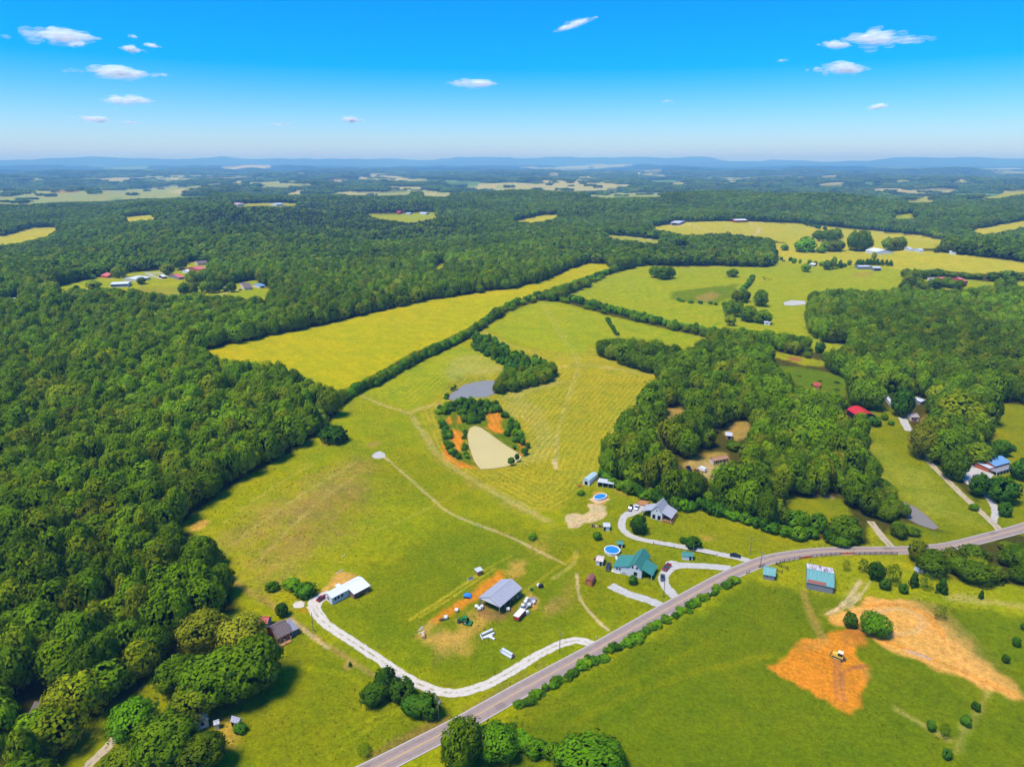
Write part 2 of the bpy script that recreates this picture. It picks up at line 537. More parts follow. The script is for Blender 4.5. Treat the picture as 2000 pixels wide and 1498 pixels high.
# patches laid over the open ground: outline, colour, strength, feather (m), wobble (m)
PATCH = [
    ([(1000, 1405), (1140, 1320), (1300, 1230), (1470, 1135), (1560, 1150), (1640, 1165), (1780, 1175), (1900, 1190), (2400, 1250), (2400, 1900), (900, 1900), (880, 1498)], 'green', 1.0, 4, 2),
    ([(560, 1205), (700, 1290), (840, 1370), (860, 1400), (830, 1430), (720, 1480), (600, 1600), (0, 1900), (100, 1440), (280, 1340), (420, 1215)], 'lawn', 1.0, 5, 3),
    # central hay meadow, mown
    ([(820, 800), (850, 775), (870, 755), (900, 735), (960, 715), (1000, 690), (1050, 680), (1110, 665), (1190, 690), (1290, 735), (1240, 800), (1180, 885), (1168, 935),
      (1130, 975), (1080, 1000), (1030, 1000), (960, 960), (890, 915), (850, 885), (830, 840)], 'hay', 1.0, 3, 2),
    ([(955, 640), (1000, 612), (1055, 592), (1090, 594), (1180, 617), (1300, 645), (1395, 665), (1340, 682), (1250, 665), (1170, 662), (1140, 690), (1100, 690), (1050, 680), (990, 660)], 'pasture', 1.0, 3, 2),
    ([(705, 765), (760, 745), (830, 708), (900, 672), (940, 690), (975, 710), (940, 722), (890, 735), (850, 770), (815, 800), (790, 800)], 'pasture', 0.9, 4, 2),
    ([(600, 1185), (680, 1150), (770, 1060), (900, 1020), (1000, 1010), (1100, 1050), (1160, 1090), (1190, 1200), (1060, 1270), (960, 1330), (880, 1345), (780, 1305), (680, 1240)], 'green', 0.75, 14, 8),
    ([(640, 880), (760, 850), (860, 910), (980, 985), (900, 1010), (780, 990), (700, 930)], 'lawn', 0.5, 18, 10),
    ([(1100, 960), (1170, 940), (1260, 975), (1360, 1000), (1500, 1040), (1680, 1065), (1500, 1085), (1400, 1120), (1300, 1180), (1200, 1240), (1120, 1180), (1110, 1060)], 'lawn', 0.8, 8, 4),
    ([(1540, 697), (1565, 699), (1563, 706), (1542, 704)], 'redsoil', 0.9, 2, 1),
    ([(100, 373), (150, 370), (152, 376), (105, 379)], 'redsoil', 0.8, 15, 10), ([(230, 386), (420, 384), (425, 390), (300, 394), (200, 396)], 'fargreen', 0.8, 25, 20), ([(0, 384), (120, 382), (200, 378), (120, 388), (0, 394)], 'farfield', 0.7, 25, 20),
    # pale trampled ground
    ([(870, 905), (920, 935), (980, 965), (1060, 1010), (1100, 1030), (1060, 1022), (980, 985), (900, 930), (850, 890), (820, 850), (812, 815), (835, 850)], 'tan', 0.55, 4, 3),
    ([(520, 990), (600, 940), (680, 900), (720, 915), (650, 985), (560, 1040), (480, 1060), (440, 1050)], 'tan', 0.7, 16, 10),
    ([(500, 1080), (580, 1040), (640, 1050), (620, 1100), (540, 1140), (500, 1120)], 'tan', 0.5, 14, 10),
    ([(560, 1010), (640, 950), (720, 930), (740, 960), (680, 1030), (600, 1070), (540, 1060)], 'brown', 0.3, 16, 10),
    ([(960, 885), (1000, 875), (1040, 880), (1050, 855), (1030, 830), (1000, 815), (985, 780), (1010, 770), (1060, 800), (1085, 860), (1070, 900), (1010, 905)], 'straw', 0.35, 4, 3),
    ([(975, 775), (1030, 752), (1090, 735), (1100, 748), (1040, 765), (990, 785)], 'straw', 0.45, 3, 2),
    ([(885, 700), (930, 690), (965, 705), (985, 722), (965, 730), (915, 730), (880, 745), (870, 725)], 'straw', 0.45, 5, 3),
    # bare earth round the ponds, rough growth
    ([(846, 800), (880, 785), (930, 785), (970, 790), (1000, 815), (1025, 850), (1025, 885), (985, 870), (945, 840), (918, 836), (910, 860), (922, 905), (905, 905), (880, 890), (865, 850)], 'rough', 0.95, 1.5, 2),
    ([(862, 868), (878, 872), (890, 900), (918, 908), (930, 914), (900, 912), (872, 902)], 'orange', 1.0, 2.2, 1.5),
    ([(884, 838), (900, 842), (905, 862), (900, 885), (890, 882), (884, 858)], 'orange', 1.0, 2.0, 1.5),
    ([(868, 818), (880, 812), (884, 826), (874, 830)], 'orange', 0.8, 1, 1), ([(890, 812), (902, 810), (903, 826), (893, 830)], 'orange', 0.8, 1, 1),
    ([(948, 806), (970, 802), (980, 815), (975, 832), (985, 845), (968, 848), (950, 838), (955, 822)], 'orange', 1.0, 2.0, 1.5),
    ([(1010, 865), (1030, 858), (1030, 880), (1018, 885)], 'orange', 0.6, 1.2, 1),
    ([(925, 655), (960, 662), (1000, 685), (1050, 700), (1085, 712), (1080, 735), (1040, 752), (985, 762), (960, 745), (985, 720), (950, 690), (920, 680)], 'rough', 0.9, 2, 2),
    # scars
    ([(712, 868), (735, 861), (748, 864), (740, 870), (720, 875)], 'tan', 0.9, 1.5, 1),
    ([(366, 1030), (385, 1018), (405, 1015), (410, 1022), (390, 1034), (370, 1040)], 'dirt', 0.8, 1.5, 1),
    ([(624, 862), (640, 855), (650, 862), (636, 868)], 'dirt', 0.7, 1.5, 1),
    ([(640, 1140), (662, 1116), (690, 1120), (700, 1130), (670, 1140), (645, 1150), (625, 1160), (610, 1172), (612, 1165)], 'dirt', 0.9, 1.2, 1),
    ([(575, 1190), (600, 1188), (612, 1196), (590, 1200)], 'orange', 0.6, 1.5, 1.5),
    # the earth yard round the pole barn
    ([(838, 1212), (868, 1190), (905, 1168), (938, 1140), (975, 1118), (985, 1130), (950, 1160), (915, 1180), (880, 1200), (850, 1215)], 'orange', 1.0, 2.0, 1.5),
    ([(905, 1215), (925, 1195), (945, 1190), (960, 1205), (945, 1225), (925, 1240), (905, 1255), (890, 1268), (860, 1265), (850, 1245), (870, 1235), (895, 1240)], 'dirt', 0.6, 5, 4),
    ([(925, 1190), (940, 1176), (985, 1200), (1010, 1180), (1000, 1195), (970, 1215), (940, 1205)], 'brown', 0.7, 2, 2),
    ([(1000, 1115), (1015, 1095), (1028, 1100), (1020, 1125), (1000, 1130)], 'dirt', 0.5, 3, 3),
    ([(1025, 1165), (1035, 1152), (1055, 1172), (1045, 1190), (1030, 1180)], 'dirt', 0.8, 1.5, 1.5),
    ([(1060, 1190), (1085, 1165), (1095, 1170), (1080, 1195), (1065, 1205)], 'tan', 0.7, 3, 2), ([(1040, 1050), (1060, 1050), (1060, 1080), (1040, 1075)], 'dirt', 0.35, 6, 5),
    ([(850, 1265), (862, 1290), (850, 1292), (845, 1275)], 'tan', 0.5, 3, 2), ([(815, 1245), (822, 1225), (845, 1210), (842, 1222), (830, 1250)], 'dirt', 0.5, 2, 2),
    ([(1085, 1190), (1105, 1150), (1120, 1130), (1115, 1160), (1100, 1190)], 'tan', 0.35, 5, 3),
    # earth at the far yard
    ([(1104, 1006), (1120, 1004), (1140, 1006), (1152, 1000), (1150, 985), (1165, 982), (1182, 990), (1184, 1002), (1178, 1018), (1160, 1020), (1140, 1022), (1130, 1030), (1110, 1030), (1103, 1018)], 'pale', 1.0, 0.6, 1.2),
    ([(1155, 980), (1158, 962), (1172, 958), (1190, 968), (1186, 982), (1170, 986)], 'dirt', 0.6, 0.8, 0.6),
    ([(1202, 952), (1220, 956), (1218, 962), (1204, 958)], 'dirt', 0.6, 1.5, 1), ([(1370, 1046), (1395, 1046), (1398, 1052), (1378, 1055)], 'dirt', 0.5, 2, 2),
    # graded earth beside the road
    ([(1610, 1200), (1650, 1190), (1680, 1174), (1694, 1167), (1740, 1172), (1780, 1172), (1820, 1195), (1850, 1225), (1880, 1255), (1920, 1290), (1965, 1318), (1998, 1362), (1985, 1362), (1940, 1345),
      (1900, 1330), (1840, 1308), (1770, 1278), (1720, 1255), (1660, 1228), (1620, 1212)], 'dirt', 1.0, 1.8, 2.6),
    ([(1810, 1200), (1850, 1228), (1890, 1270), (1930, 1300), (1990, 1355), (1960, 1315), (1905, 1262), (1870, 1215), (1830, 1180), (1790, 1165), (1780, 1172)], 'tan', 0.7, 3, 2),
    ([(1506, 1304), (1545, 1268), (1560, 1258), (1610, 1250), (1628, 1240), (1650, 1233), (1680, 1238), (1693, 1255), (1680, 1272), (1688, 1290), (1705, 1305), (1708, 1325), (1690, 1345), (1670, 1370), (1658, 1384),
      (1620, 1368), (1570, 1340), (1530, 1322)], 'orange', 1.0, 1.4, 2.2),
    ([(1648, 1236), (1668, 1233), (1688, 1240), (1694, 1254), (1684, 1268), (1664, 1272), (1644, 1264), (1638, 1248)], 'brown', 0.35, 1.5, 1.0),
    ([(1550, 1266), (1612, 1250), (1630, 1262), (1600, 1268), (1560, 1275)], 'tan', 0.5, 3, 1.5), ([(1685, 1295), (1705, 1308), (1705, 1325), (1690, 1330), (1682, 1310)], 'tan', 0.6, 2, 1.5),
    ([(1600, 1200), (1640, 1180), (1655, 1140), (1680, 1130), (1690, 1140), (1668, 1170), (1640, 1195), (1610, 1205)], 'straw', 0.4, 2.5, 2),
    ([(1560, 1148), (1572, 1150), (1585, 1185), (1612, 1245), (1602, 1250), (1578, 1200)], 'tan', 0.75, 1.2, 1),
    ([(1640, 1100), (1760, 1085), (1800, 1130), (1900, 1160), (2000, 1180), (2000, 1150), (1900, 1130), (1800, 1080)], 'grass', 0.5, 6, 3),
    ([(1860, 1160), (1920, 1168), (2000, 1180), (2200, 1205), (2200, 1212), (2000, 1188), (1900, 1178), (1850, 1170)], 'straw', 0.7, 2, 1.5),
    ([(1862, 1470), (1880, 1420), (1900, 1390), (1925, 1350), (1935, 1352), (1912, 1392), (1890, 1425), (1872, 1470)], 'straw', 0.5, 1.5, 1), ([(1745, 1376), (1800, 1410), (1860, 1445), (1850, 1450), (1790, 1412), (1745, 1384)], 'straw', 0.55, 1.2, 1),
    ([(1700, 1060), (1770, 1018), (1850, 1040), (1940, 1050), (1860, 1062), (1760, 1072)], 'lawn', 0.9, 3, 2),
    # verge weeds and yards
    ([(715, 1475), (780, 1440), (850, 1405), (880, 1400), (870, 1415), (800, 1450), (730, 1482)], 'brown', 0.55, 1.5, 1.2), ([(900, 1385), (1000, 1330), (1060, 1295), (1060, 1302), (960, 1360), (905, 1395)], 'brown', 0.35, 2, 1.5),
    ([(668, 1300), (676, 1290), (690, 1288), (698, 1294), (690, 1306), (676, 1310)], 'tan', 0.9, 0.6, 0.6), ([(430, 1410), (455, 1415), (450, 1460), (430, 1440)], 'dirt', 0.4, 3, 2),
    ([(1690, 860), (1735, 880), (1790, 920), (1850, 970), (1880, 1020), (1800, 1000), (1740, 950), (1700, 890)], 'meadow', 0.45, 12, 8), ([(1790, 820), (1815, 810), (1828, 822), (1810, 836)], 'tan', 0.6, 3, 2),
    ([(1310, 570), (1340, 566), (1400, 560), (1440, 555), (1440, 580), (1400, 592), (1345, 590), (1312, 585)], 'rough', 0.8, 4, 3), ([(1360, 578), (1390, 570), (1410, 576), (1390, 590), (1362, 588)], 'tan', 0.7, 4, 3),
    ([(1660, 535), (1700, 530), (1706, 538), (1670, 541)], 'tan', 0.6, 4, 3), ([(1300, 440), (1330, 437), (1340, 441), (1310, 444)], 'pale', 0.7, 4, 2), ([(1385, 900), (1420, 935), (1405, 947), (1370, 930), (1350, 905)], 'pale', 0.5, 3, 3),
    ([(270, 560), (330, 562), (360, 560), (390, 570), (330, 578), (280, 571)], 'brown', 0.25, 3, 2), ([(1960, 1085), (2000, 1070), (2200, 1020), (2200, 1080), (2000, 1105)], 'hay', 1.0, 2, 1),
]
# worn tracks: line, width (m), colour, strength
TRACK = [
    ([(752, 893), (800, 935), (845, 975), (872, 998), (920, 1020), (970, 1038), (1010, 1055), (1060, 1080), (1105, 1102)], 1.1, 'pale', 0.5),
    ([(702, 770), (745, 790), (800, 806)], 2.2, 'straw', 0.8), ([(792, 808), (830, 795), (858, 790)], 3, 'straw', 0.6), ([(800, 806), (830, 850), (850, 880), (890, 915), (960, 958), (1020, 990), (1066, 1015)], 3.0, 'straw', 0.55),
    ([(1058, 590), (1085, 640), (1110, 675), (1128, 712), (1118, 745), (1100, 800), (1088, 850), (1084, 915)], 1.1, 'straw', 0.6), ([(1064, 590), (1092, 640), (1118, 675), (1134, 712), (1124, 745), (1106, 800), (1092, 850), (1090, 905)], 0.8, 'straw', 0.35),
    ([(1060, 722), (1128, 714), (1200, 720), (1290, 736)], 2.6, 'straw', 0.7), ([(940, 645), (1000, 675), (1050, 690)], 2.4, 'straw', 0.6), ([(1183, 622), (1195, 640), (1208, 660)], 1.8, 'tan', 0.9),
    ([(1082, 898), (1086, 915)], 1.6, 'pale', 1.0), ([(445, 1135), (490, 1160), (540, 1190), (570, 1208), (600, 1232), (640, 1260), (690, 1292), (730, 1318)], 1.4, 'tan', 0.6), ([(560, 1205), (620, 1250), (640, 1265)], 1.0, 'pale', 0.5),
    ([(1126, 1118), (1130, 1160), (1140, 1180), (1165, 1210), (1188, 1230)], 0.9, 'pale', 0.8), ([(455, 1135), (520, 1172), (545, 1190)], 2.0, 'tan', 0.5), ([(1080, 1130), (1120, 1100), (1125, 1075)], 1.5, 'straw', 0.5),
    ([(800, 1210), (870, 1165), (960, 1105), (1000, 1085)], 1.0, 'hay', 0.9), ([(820, 1205), (880, 1168), (965, 1110)], 0.8, 'hay', 0.9), ([(1000, 1170), (1100, 1100), (1130, 1085)], 1.0, 'hay', 0.5),
    ([(500, 1100), (600, 1000), (700, 925)], 1.5, 'straw', 0.3), ([(460, 1060), (560, 985), (690, 905)], 1.5, 'straw', 0.3), ([(520, 1120), (640, 1020), (720, 950)], 2.0, 'tan', 0.3), ([(440, 1020), (520, 960), (610, 905)], 1.5, 'straw', 0.25),
    ([(1420, 442), (1480, 455), (1400, 466)], 3, 'pale', 0.6), ([(1340, 437), (1370, 448), (1405, 460), (1400, 468)], 3.5, 'pale', 0.9), ([(1460, 434), (1478, 442), (1482, 452), (1455, 460), (1420, 466)], 3.5, 'pale', 0.8),
    ([(1690, 1300), (1650, 1310), (1645, 1340), (1650, 1370)], 1.0, 'redsoil', 0.5), ([(1632, 1290), (1630, 1330), (1634, 1365)], 0.9, 'redsoil', 0.5), ([(1640, 1290), (1640, 1330), (1643, 1365)], 0.9, 'redsoil', 0.5),
    ([(1700, 1200), (1760, 1190), (1800, 1210), (1790, 1235), (1740, 1240)], 1.5, 'pale', 0.4), ([(1690, 1185), (1750, 1180), (1810, 1200), (1840, 1240)], 1.5, 'orange', 0.5), ([(1720, 1250), (1800, 1280), (1900, 1320), (1980, 1355)], 1.2, 'orange', 0.5),
    ([(1680, 1230), (1760, 1262), (1830, 1290)], 1.0, 'orange', 0.5), ([(1770, 1270), (1800, 1280), (1815, 1286)], 1.0, 'gravel', 0.6),
    ([(1625, 1195), (1660, 1165), (1680, 1135)], 0.8, 'pale', 0.7), ([(1618, 1198), (1650, 1180), (1680, 1160)], 0.8, 'pale', 0.7), ([(1612, 1200), (1645, 1190), (1680, 1168)], 0.8, 'pale', 0.6), ([(1660, 1190), (1690, 1150), (1700, 1135)], 0.7, 'pale', 0.5),
    ([(210, 545), (258, 540), (300, 534), (330, 532)], 4, 'gravel', 0.8), ([(285, 532), (300, 540), (318, 545)], 4, 'gravel', 0.8), ([(120, 572), (160, 566), (200, 566)], 3, 'pale', 0.6), ([(404, 520), (412, 528), (414, 540)], 4, 'gravel', 0.8), ([(420, 580), (460, 566), (500, 560)], 3, 'pale', 0.6),
    ([(1515, 940), (1513, 915), (1518, 900), (1505, 880), (1500, 860)], 4, 'pale', 0.7), ([(1540, 950), (1580, 958), (1620, 970)], 3, 'pale', 0.7), ([(1985, 490), (2000, 498), (2040, 510)], 6, 'gravel', 0.8), ([(1160, 455), (1230, 462), (1300, 471)], 4, 'gravel', 0.5),
    ([(1290, 800), (1330, 840), (1350, 880), (1370, 920)], 4, 'tan', 0.6), ([(720, 1040), (800, 1010), (900, 960)], 1.2, 'straw', 0.2), ([(560, 1300), (640, 1310), (700, 1330), (720, 1370), (680, 1410)], 1.2, 'grass', 0.6),
    ([(640, 1480), (740, 1410), (830, 1380)], 0.8, 'grass', 0.7), ([(650, 1450), (720, 1405), (800, 1380)], 0.8, 'grass', 0.7), ([(1100, 1420), (1300, 1330), (1500, 1280)], 2, 'lawn', 0.6), ([(1030, 1400), (1200, 1340), (1400, 1250)], 2, 'lawn', 0.5),
]
# mown swathes: outline, how the swathes run (an angle in degrees over the ground, or 'ring' = along the outline), spacing m, strength
MOW = [
    ([(820, 800), (850, 775), (870, 755), (900, 735), (960, 715), (1000, 690), (1050, 680), (1110, 665), (1190, 690), (1290, 735), (1240, 800), (1180, 885), (1168, 935),
      (1130, 975), (1080, 1000), (1030, 1000), (960, 960), (890, 915), (850, 885), (830, 840)], 'ring', 3.6, 1.0),
    ([(955, 640), (1000, 612), (1055, 592), (1090, 594), (1180, 617), (1300, 645), (1395, 665), (1340, 682), (1250, 665), (1170, 662), (1140, 690), (1100, 690), (1050, 680), (990, 660)], 'ring', 4.2, 0.7),
    ([(705, 765), (760, 745), (830, 708), (900, 672), (940, 690), (975, 710), (940, 722), (890, 735), (850, 770), (815, 800), (790, 800)], 'ring', 3.8, 0.9),
    ([(1120, 570), (1205, 532), (1400, 520), (1440, 545), (1300, 560), (1310, 590), (1420, 610), (1410, 640), (1300, 628), (1180, 602)], 'ring', 9, 0.45),
    ([(380, 690), (600, 642), (830, 588), (1000, 564), (1110, 526), (1182, 516), (1198, 527), (1040, 580), (930, 632), (800, 692), (655, 768), (450, 708)], 35.0, 11, 0.22),
    ([(440, 1060), (600, 940), (700, 890), (760, 900), (700, 980), (560, 1080), (480, 1110)], 40.0, 7, 0.3),
    ([(1506, 1304), (1560, 1258), (1628, 1240), (1690, 1250), (1705, 1320), (1658, 1384), (1570, 1340)], 62.0, 2.4, 0.45),
    ([(1610, 1200), (1694, 1167), (1780, 1172), (1850, 1225), (1998, 1362), (1840, 1308), (1660, 1228)], -28.0, 2.8, 0.25),
    ([(1000, 1405), (1300, 1230), (1470, 1135), (1560, 1150), (1600, 1250), (1400, 1600), (900, 1600)], 48.0, 9, 0.16),
]
tmp_mow = [at_many(p) for p, *_ in MOW]

# ------------------------------------------------------------------ ground sheet
th = np.concatenate([np.linspace(-math.pi, R(-45), 26)[:-1], np.arange(R(-45), R(45) + 1e-9, R(0.105)), np.linspace(R(45), math.pi, 26)[1:]])
yy = np.concatenate([np.linspace(2300, 1560, 40), np.arange(1557, 330, -2.1), np.linspace(329, 320, 26)])
dep = np.arctan((yy - 749.0) / FPX) + PITCH
rad = CAM_H / np.tan(np.clip(dep, R(0.12), R(88)))
rad = np.concatenate([[2, 12, 30, 50], rad[rad > 60], np.geomspace(rad[rad < 34000].max() * 1.03, 36500, 24)])
rad = np.unique(np.sort(rad[rad < 36600]))
TH, RR = np.meshgrid(th, rad)
GX, GY = (RR * np.sin(TH)).ravel(), (RR * np.cos(TH)).ravel()
GZ = terrain(GX, GY)
GD = np.hypot(GX, GY)
n_r, n_t = len(rad), len(th)

cover = np.tile(C['farwood'], (len(GX), 1))
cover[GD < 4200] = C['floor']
# far farmland: a patchwork of woods and fields
far = np.nonzero(GD > 3300)[0]
fx, fy = GX[far], GY[far]
cs = np.where(GD[far] < 9000, 900.0, np.where(GD[far] < 18000, 1500.0, 2200.0))
wx = fx + 0.25 * cs * np.sin(fy / cs * 1.7) + 0.15 * cs * np.sin(fx / cs * 3.1)
wy = fy + 0.25 * cs * np.sin(fx / cs * 1.9 + 1)


def hash2(i, j, s):
    v = np.sin(i * 127.1 + j * 311.7 + s * 74.7) * 43758.5453
    return v - np.floor(v)


best = np.full(len(far), 1e9)
cid = np.zeros(len(far))
shade = np.zeros(len(far))
gi, gj = np.floor(wx / cs), np.floor(wy / cs)
for di in (-1, 0, 1):
    for dj in (-1, 0, 1):
        i, j = gi + di, gj + dj
        px_, py_ = (i + hash2(i, j, 1)) * cs, (j + hash2(i, j, 2)) * cs
        dd = (wx - px_) ** 2 + (wy - py_) ** 2
        m = dd < best
        best = np.where(m, dd, best)
        cid = np.where(m, hash2(i, j, 3), cid)
        shade = np.where(m, hash2(i, j, 4), shade)
azf = np.degrees(np.arctan2(fx, fy))
openf = 0.26 + 0.16 * np.sin(fx / 2100.0 + 0.6) * np.sin(fy / 1700.0) + 0.22 * np.exp(-((azf + 27) / 11) ** 2) * (GD[far] < 5600)
fieldm = (GD[far] < 21000) & (cid < openf * np.where(GD[far] > 9000, 0.6, 1.0))
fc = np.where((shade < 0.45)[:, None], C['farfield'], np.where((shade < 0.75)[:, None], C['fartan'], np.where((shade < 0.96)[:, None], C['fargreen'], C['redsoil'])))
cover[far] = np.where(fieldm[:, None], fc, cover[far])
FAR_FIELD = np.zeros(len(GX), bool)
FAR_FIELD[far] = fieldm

wob = lambda s: np.sin(GX / s * 1.3 + 2 * np.sin(GY / s * 0.7)) * np.cos(GY / s * 1.1 + 1.7 * np.sin(GX / s * 0.9))
WOB3, WOB11 = wob(3.1), wob(11.0)


def paint(poly, colour, strength, feather, wobble, sub=None):
    lo, hi = poly[:, :2].min(0) - feather * 2 - wobble * 2, poly[:, :2].max(0) + feather * 2 + wobble * 2
    idx = np.nonzero((GX > lo[0]) & (GX < hi[0]) & (GY > lo[1]) & (GY < hi[1]))[0]
    if not len(idx):
        return
    s = poly_sdf(GX[idx], GY[idx], poly) + wobble * (0.6 * WOB3[idx] + 0.6 * WOB11[idx])
    w = strength * (1 - sstep(-feather, feather, s))
    cover[idx] = cover[idx] * (1 - w[:, None]) + colour * w[:, None]


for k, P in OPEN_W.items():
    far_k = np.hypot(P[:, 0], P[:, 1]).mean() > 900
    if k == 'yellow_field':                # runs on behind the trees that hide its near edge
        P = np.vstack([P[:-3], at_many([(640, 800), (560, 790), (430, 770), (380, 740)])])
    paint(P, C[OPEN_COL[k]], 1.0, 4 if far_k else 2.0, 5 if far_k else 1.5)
for pts, c_, st, fe, wo in PATCH:
    paint(at_many(pts), C[c_], st, fe, wo)
for pts, wd, c_, st in TRACK:
    ln = at_many(pts)
    lo, hi = ln[:, :2].min(0) - 8, ln[:, :2].max(0) + 8
    idx = np.nonzero((GX > lo[0]) & (GX < hi[0]) & (GY > lo[1]) & (GY < hi[1]))[0]
    w = min(1.0, st * 1.3) * (1 - sstep(wd * 0.45, wd * 1.1, line_dist(GX[idx], GY[idx], smooth_line(ln, 6)) + 0.25 * wd * WOB3[idx])) * (0.8 + 0.2 * WOB11[idx])
    cover[idx] = cover[idx] * (1 - w[:, None]) + C[c_] * w[:, None]
# spoil heaps on the graded earth
for (px_, py_), hgt, rad_ in (((1666, 1256), 2.6, 9.0), ((1560, 1290), 1.0, 9.0), ((1650, 1350), 0.9, 8.0), ((1740, 1215), 0.7, 16.0)):
    c_ = at(px_, py_)
    dd_ = np.hypot(GX - c_.x, GY - c_.y)
    sel_ = dd_ < rad_ * 2
    GZ[sel_] += hgt * np.exp(-(dd_[sel_] / rad_) ** 2 * 2.2) + 0.18 * hgt * WOB3[sel_] * np.exp(-(dd_[sel_] / rad_) ** 2 * 2)
for k, P in POND_W.items():
    lv = POND_LEVEL[k]
    lo, hi = P[:, :2].min(0) - 12, P[:, :2].max(0) + 12
    idx = np.nonzero((GX > lo[0]) & (GX < hi[0]) & (GY > lo[1]) & (GY < hi[1]))[0]
    s = poly_sdf(GX[idx], GY[idx], P)
    w = 1 - sstep(0.5, 9, s)
    GZ[idx] = GZ[idx] * (1 - w) + (lv - 0.05 + 0.4 * sstep(0.3, 3.0, s)) * w - 0.7 * (1 - sstep(-1.5, 0.0, s))
    w = 0.6 * (1 - sstep(0.2, 1.4, np.abs(s)))
    cover[idx] = cover[idx] * (1 - w[:, None]) + C['brown'] * w[:, None]

mowc, mowa = np.zeros(len(GX)), np.zeros(len(GX))
for (pts, how, sp, st), P in zip(MOW, tmp_mow):
    lo, hi = P[:, :2].min(0), P[:, :2].max(0)
    idx = np.nonzero((GX > lo[0]) & (GX < hi[0]) & (GY > lo[1]) & (GY < hi[1]))[0]
    s = poly_sdf(GX[idx], GY[idx], P)
    q = -s if how == 'ring' else GX[idx] * math.cos(R(how)) + GY[idx] * math.sin(R(how))
    w = st * (1 - sstep(-3, 0, s))
    sel = w > mowa[idx]
    mowc[idx] = np.where(sel, q / sp, mowc[idx])
    mowa[idx] = np.where(sel, w, mowa[idx])

a = (np.arange(n_r - 1)[:, None] * n_t + np.arange(n_t - 1)[None, :]).ravel()
quads = np.stack([a, a + 1, a + n_t + 1, a + n_t], -1)

gm, N, L = new_mat('ground_cover')
out = N.new('ShaderNodeOutputMaterial')
bs = N.new('ShaderNodeBsdfPrincipled')
geo = N.new('ShaderNodeNewGeometry')
pos = geo.outputs['Position']
att = N.new('ShaderNodeAttribute'); att.attribute_name = 'cover'
amo = N.new('ShaderNodeAttribute'); amo.attribute_name = 'mow'
ama = N.new('ShaderNodeAttribute'); ama.attribute_name = 'mow_amount'
n_big = noise(N, L, pos, 0.011, 5, 0.62)
n_mid = noise(N, L, pos, 0.075, 5, 0.65)
n_fine = noise(N, L, pos, 0.75, 4, 0.75)
n_pix = noise(N, L, pos, 2.2, 3, 0.85)
n_tuft = noise(N, L, pos, 0.28, 4, 0.75)
c0 = att.outputs['Color']
c1 = mix_rgb(N, L, maprange(N, L, n_big, 0.42, 0.68, 0, 0.8), c0, (0.62, 0.50, 0.30), 'SOFT_LIGHT')
c1 = mix_rgb(N, L, maprange(N, L, n_mid, 0.46, 0.72, 0, 0.75), c1, mix_rgb(N, L, 1.0, c1, (1.3, 1.12, 1.1), 'MULTIPLY'))
c1 = mix_rgb(N, L, maprange(N, L, n_mid, 0.5, 0.28, 0, 0.6), c1, mix_rgb(N, L, 1.0, c1, (0.66, 0.84, 0.7), 'MULTIPLY'))
br = math_node(N, L, 'MULTIPLY', maprange(N, L, n_fine, 0.25, 0.75, 0.62, 1.38), math_node(N, L, 'MULTIPLY', maprange(N, L, n_pix, 0.25, 0.75, 0.66, 1.34), maprange(N, L, n_tuft, 0.25, 0.75, 0.8, 1.2)))
sc = N.new('ShaderNodeVectorMath'); sc.operation = 'SCALE'
L.new(c1, sc.inputs[0]); L.new(br, sc.inputs['Scale'])
c1 = sc.outputs[0]
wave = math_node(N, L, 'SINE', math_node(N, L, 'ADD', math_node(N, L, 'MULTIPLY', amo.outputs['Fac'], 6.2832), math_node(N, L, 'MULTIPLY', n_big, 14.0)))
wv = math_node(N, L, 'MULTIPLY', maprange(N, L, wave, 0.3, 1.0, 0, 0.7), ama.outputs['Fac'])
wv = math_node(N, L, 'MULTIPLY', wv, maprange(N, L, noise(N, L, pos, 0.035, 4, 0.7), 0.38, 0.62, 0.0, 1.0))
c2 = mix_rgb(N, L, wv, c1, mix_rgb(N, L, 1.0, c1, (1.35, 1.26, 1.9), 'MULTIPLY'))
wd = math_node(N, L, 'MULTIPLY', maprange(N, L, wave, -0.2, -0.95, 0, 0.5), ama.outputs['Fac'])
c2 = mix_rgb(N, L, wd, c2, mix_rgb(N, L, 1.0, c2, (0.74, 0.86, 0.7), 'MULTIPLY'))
L.new(c2, bs.inputs['Base Color'])
bs.inputs['Roughness'].default_value = 0.95
bs.inputs['Specular IOR Level'].default_value = 0.0
bp = N.new('ShaderNodeBump'); bp.inputs['Strength'].default_value = 0.35; bp.inputs['Distance'].default_value = 0.5
L.new(n_fine, bp.inputs['Height']); L.new(bp.outputs[0], bs.inputs['Normal'])
L.new(bs.outputs[0], out.inputs['Surface'])

gme = np_mesh('ground', np.stack([GX, GY, GZ], -1), quads, gm)
at_c = gme.attributes.new('cover', 'FLOAT_COLOR', 'POINT')
at_c.data.foreach_set('color', np.hstack([cover, np.ones((len(GX), 1))]).astype(np.float32).ravel())
at_m = gme.attributes.new('mow', 'FLOAT', 'POINT')
at_m.data.foreach_set('value', mowc.astype(np.float32))
at_m = gme.attributes.new('mow_amount', 'FLOAT', 'POINT')
at_m.data.foreach_set('value', mowa.astype(np.float32))
gme.shade_smooth()
ground = bpy.data.objects.new('ground', gme)
col.objects.link(ground)
tag(ground, kind='structure')


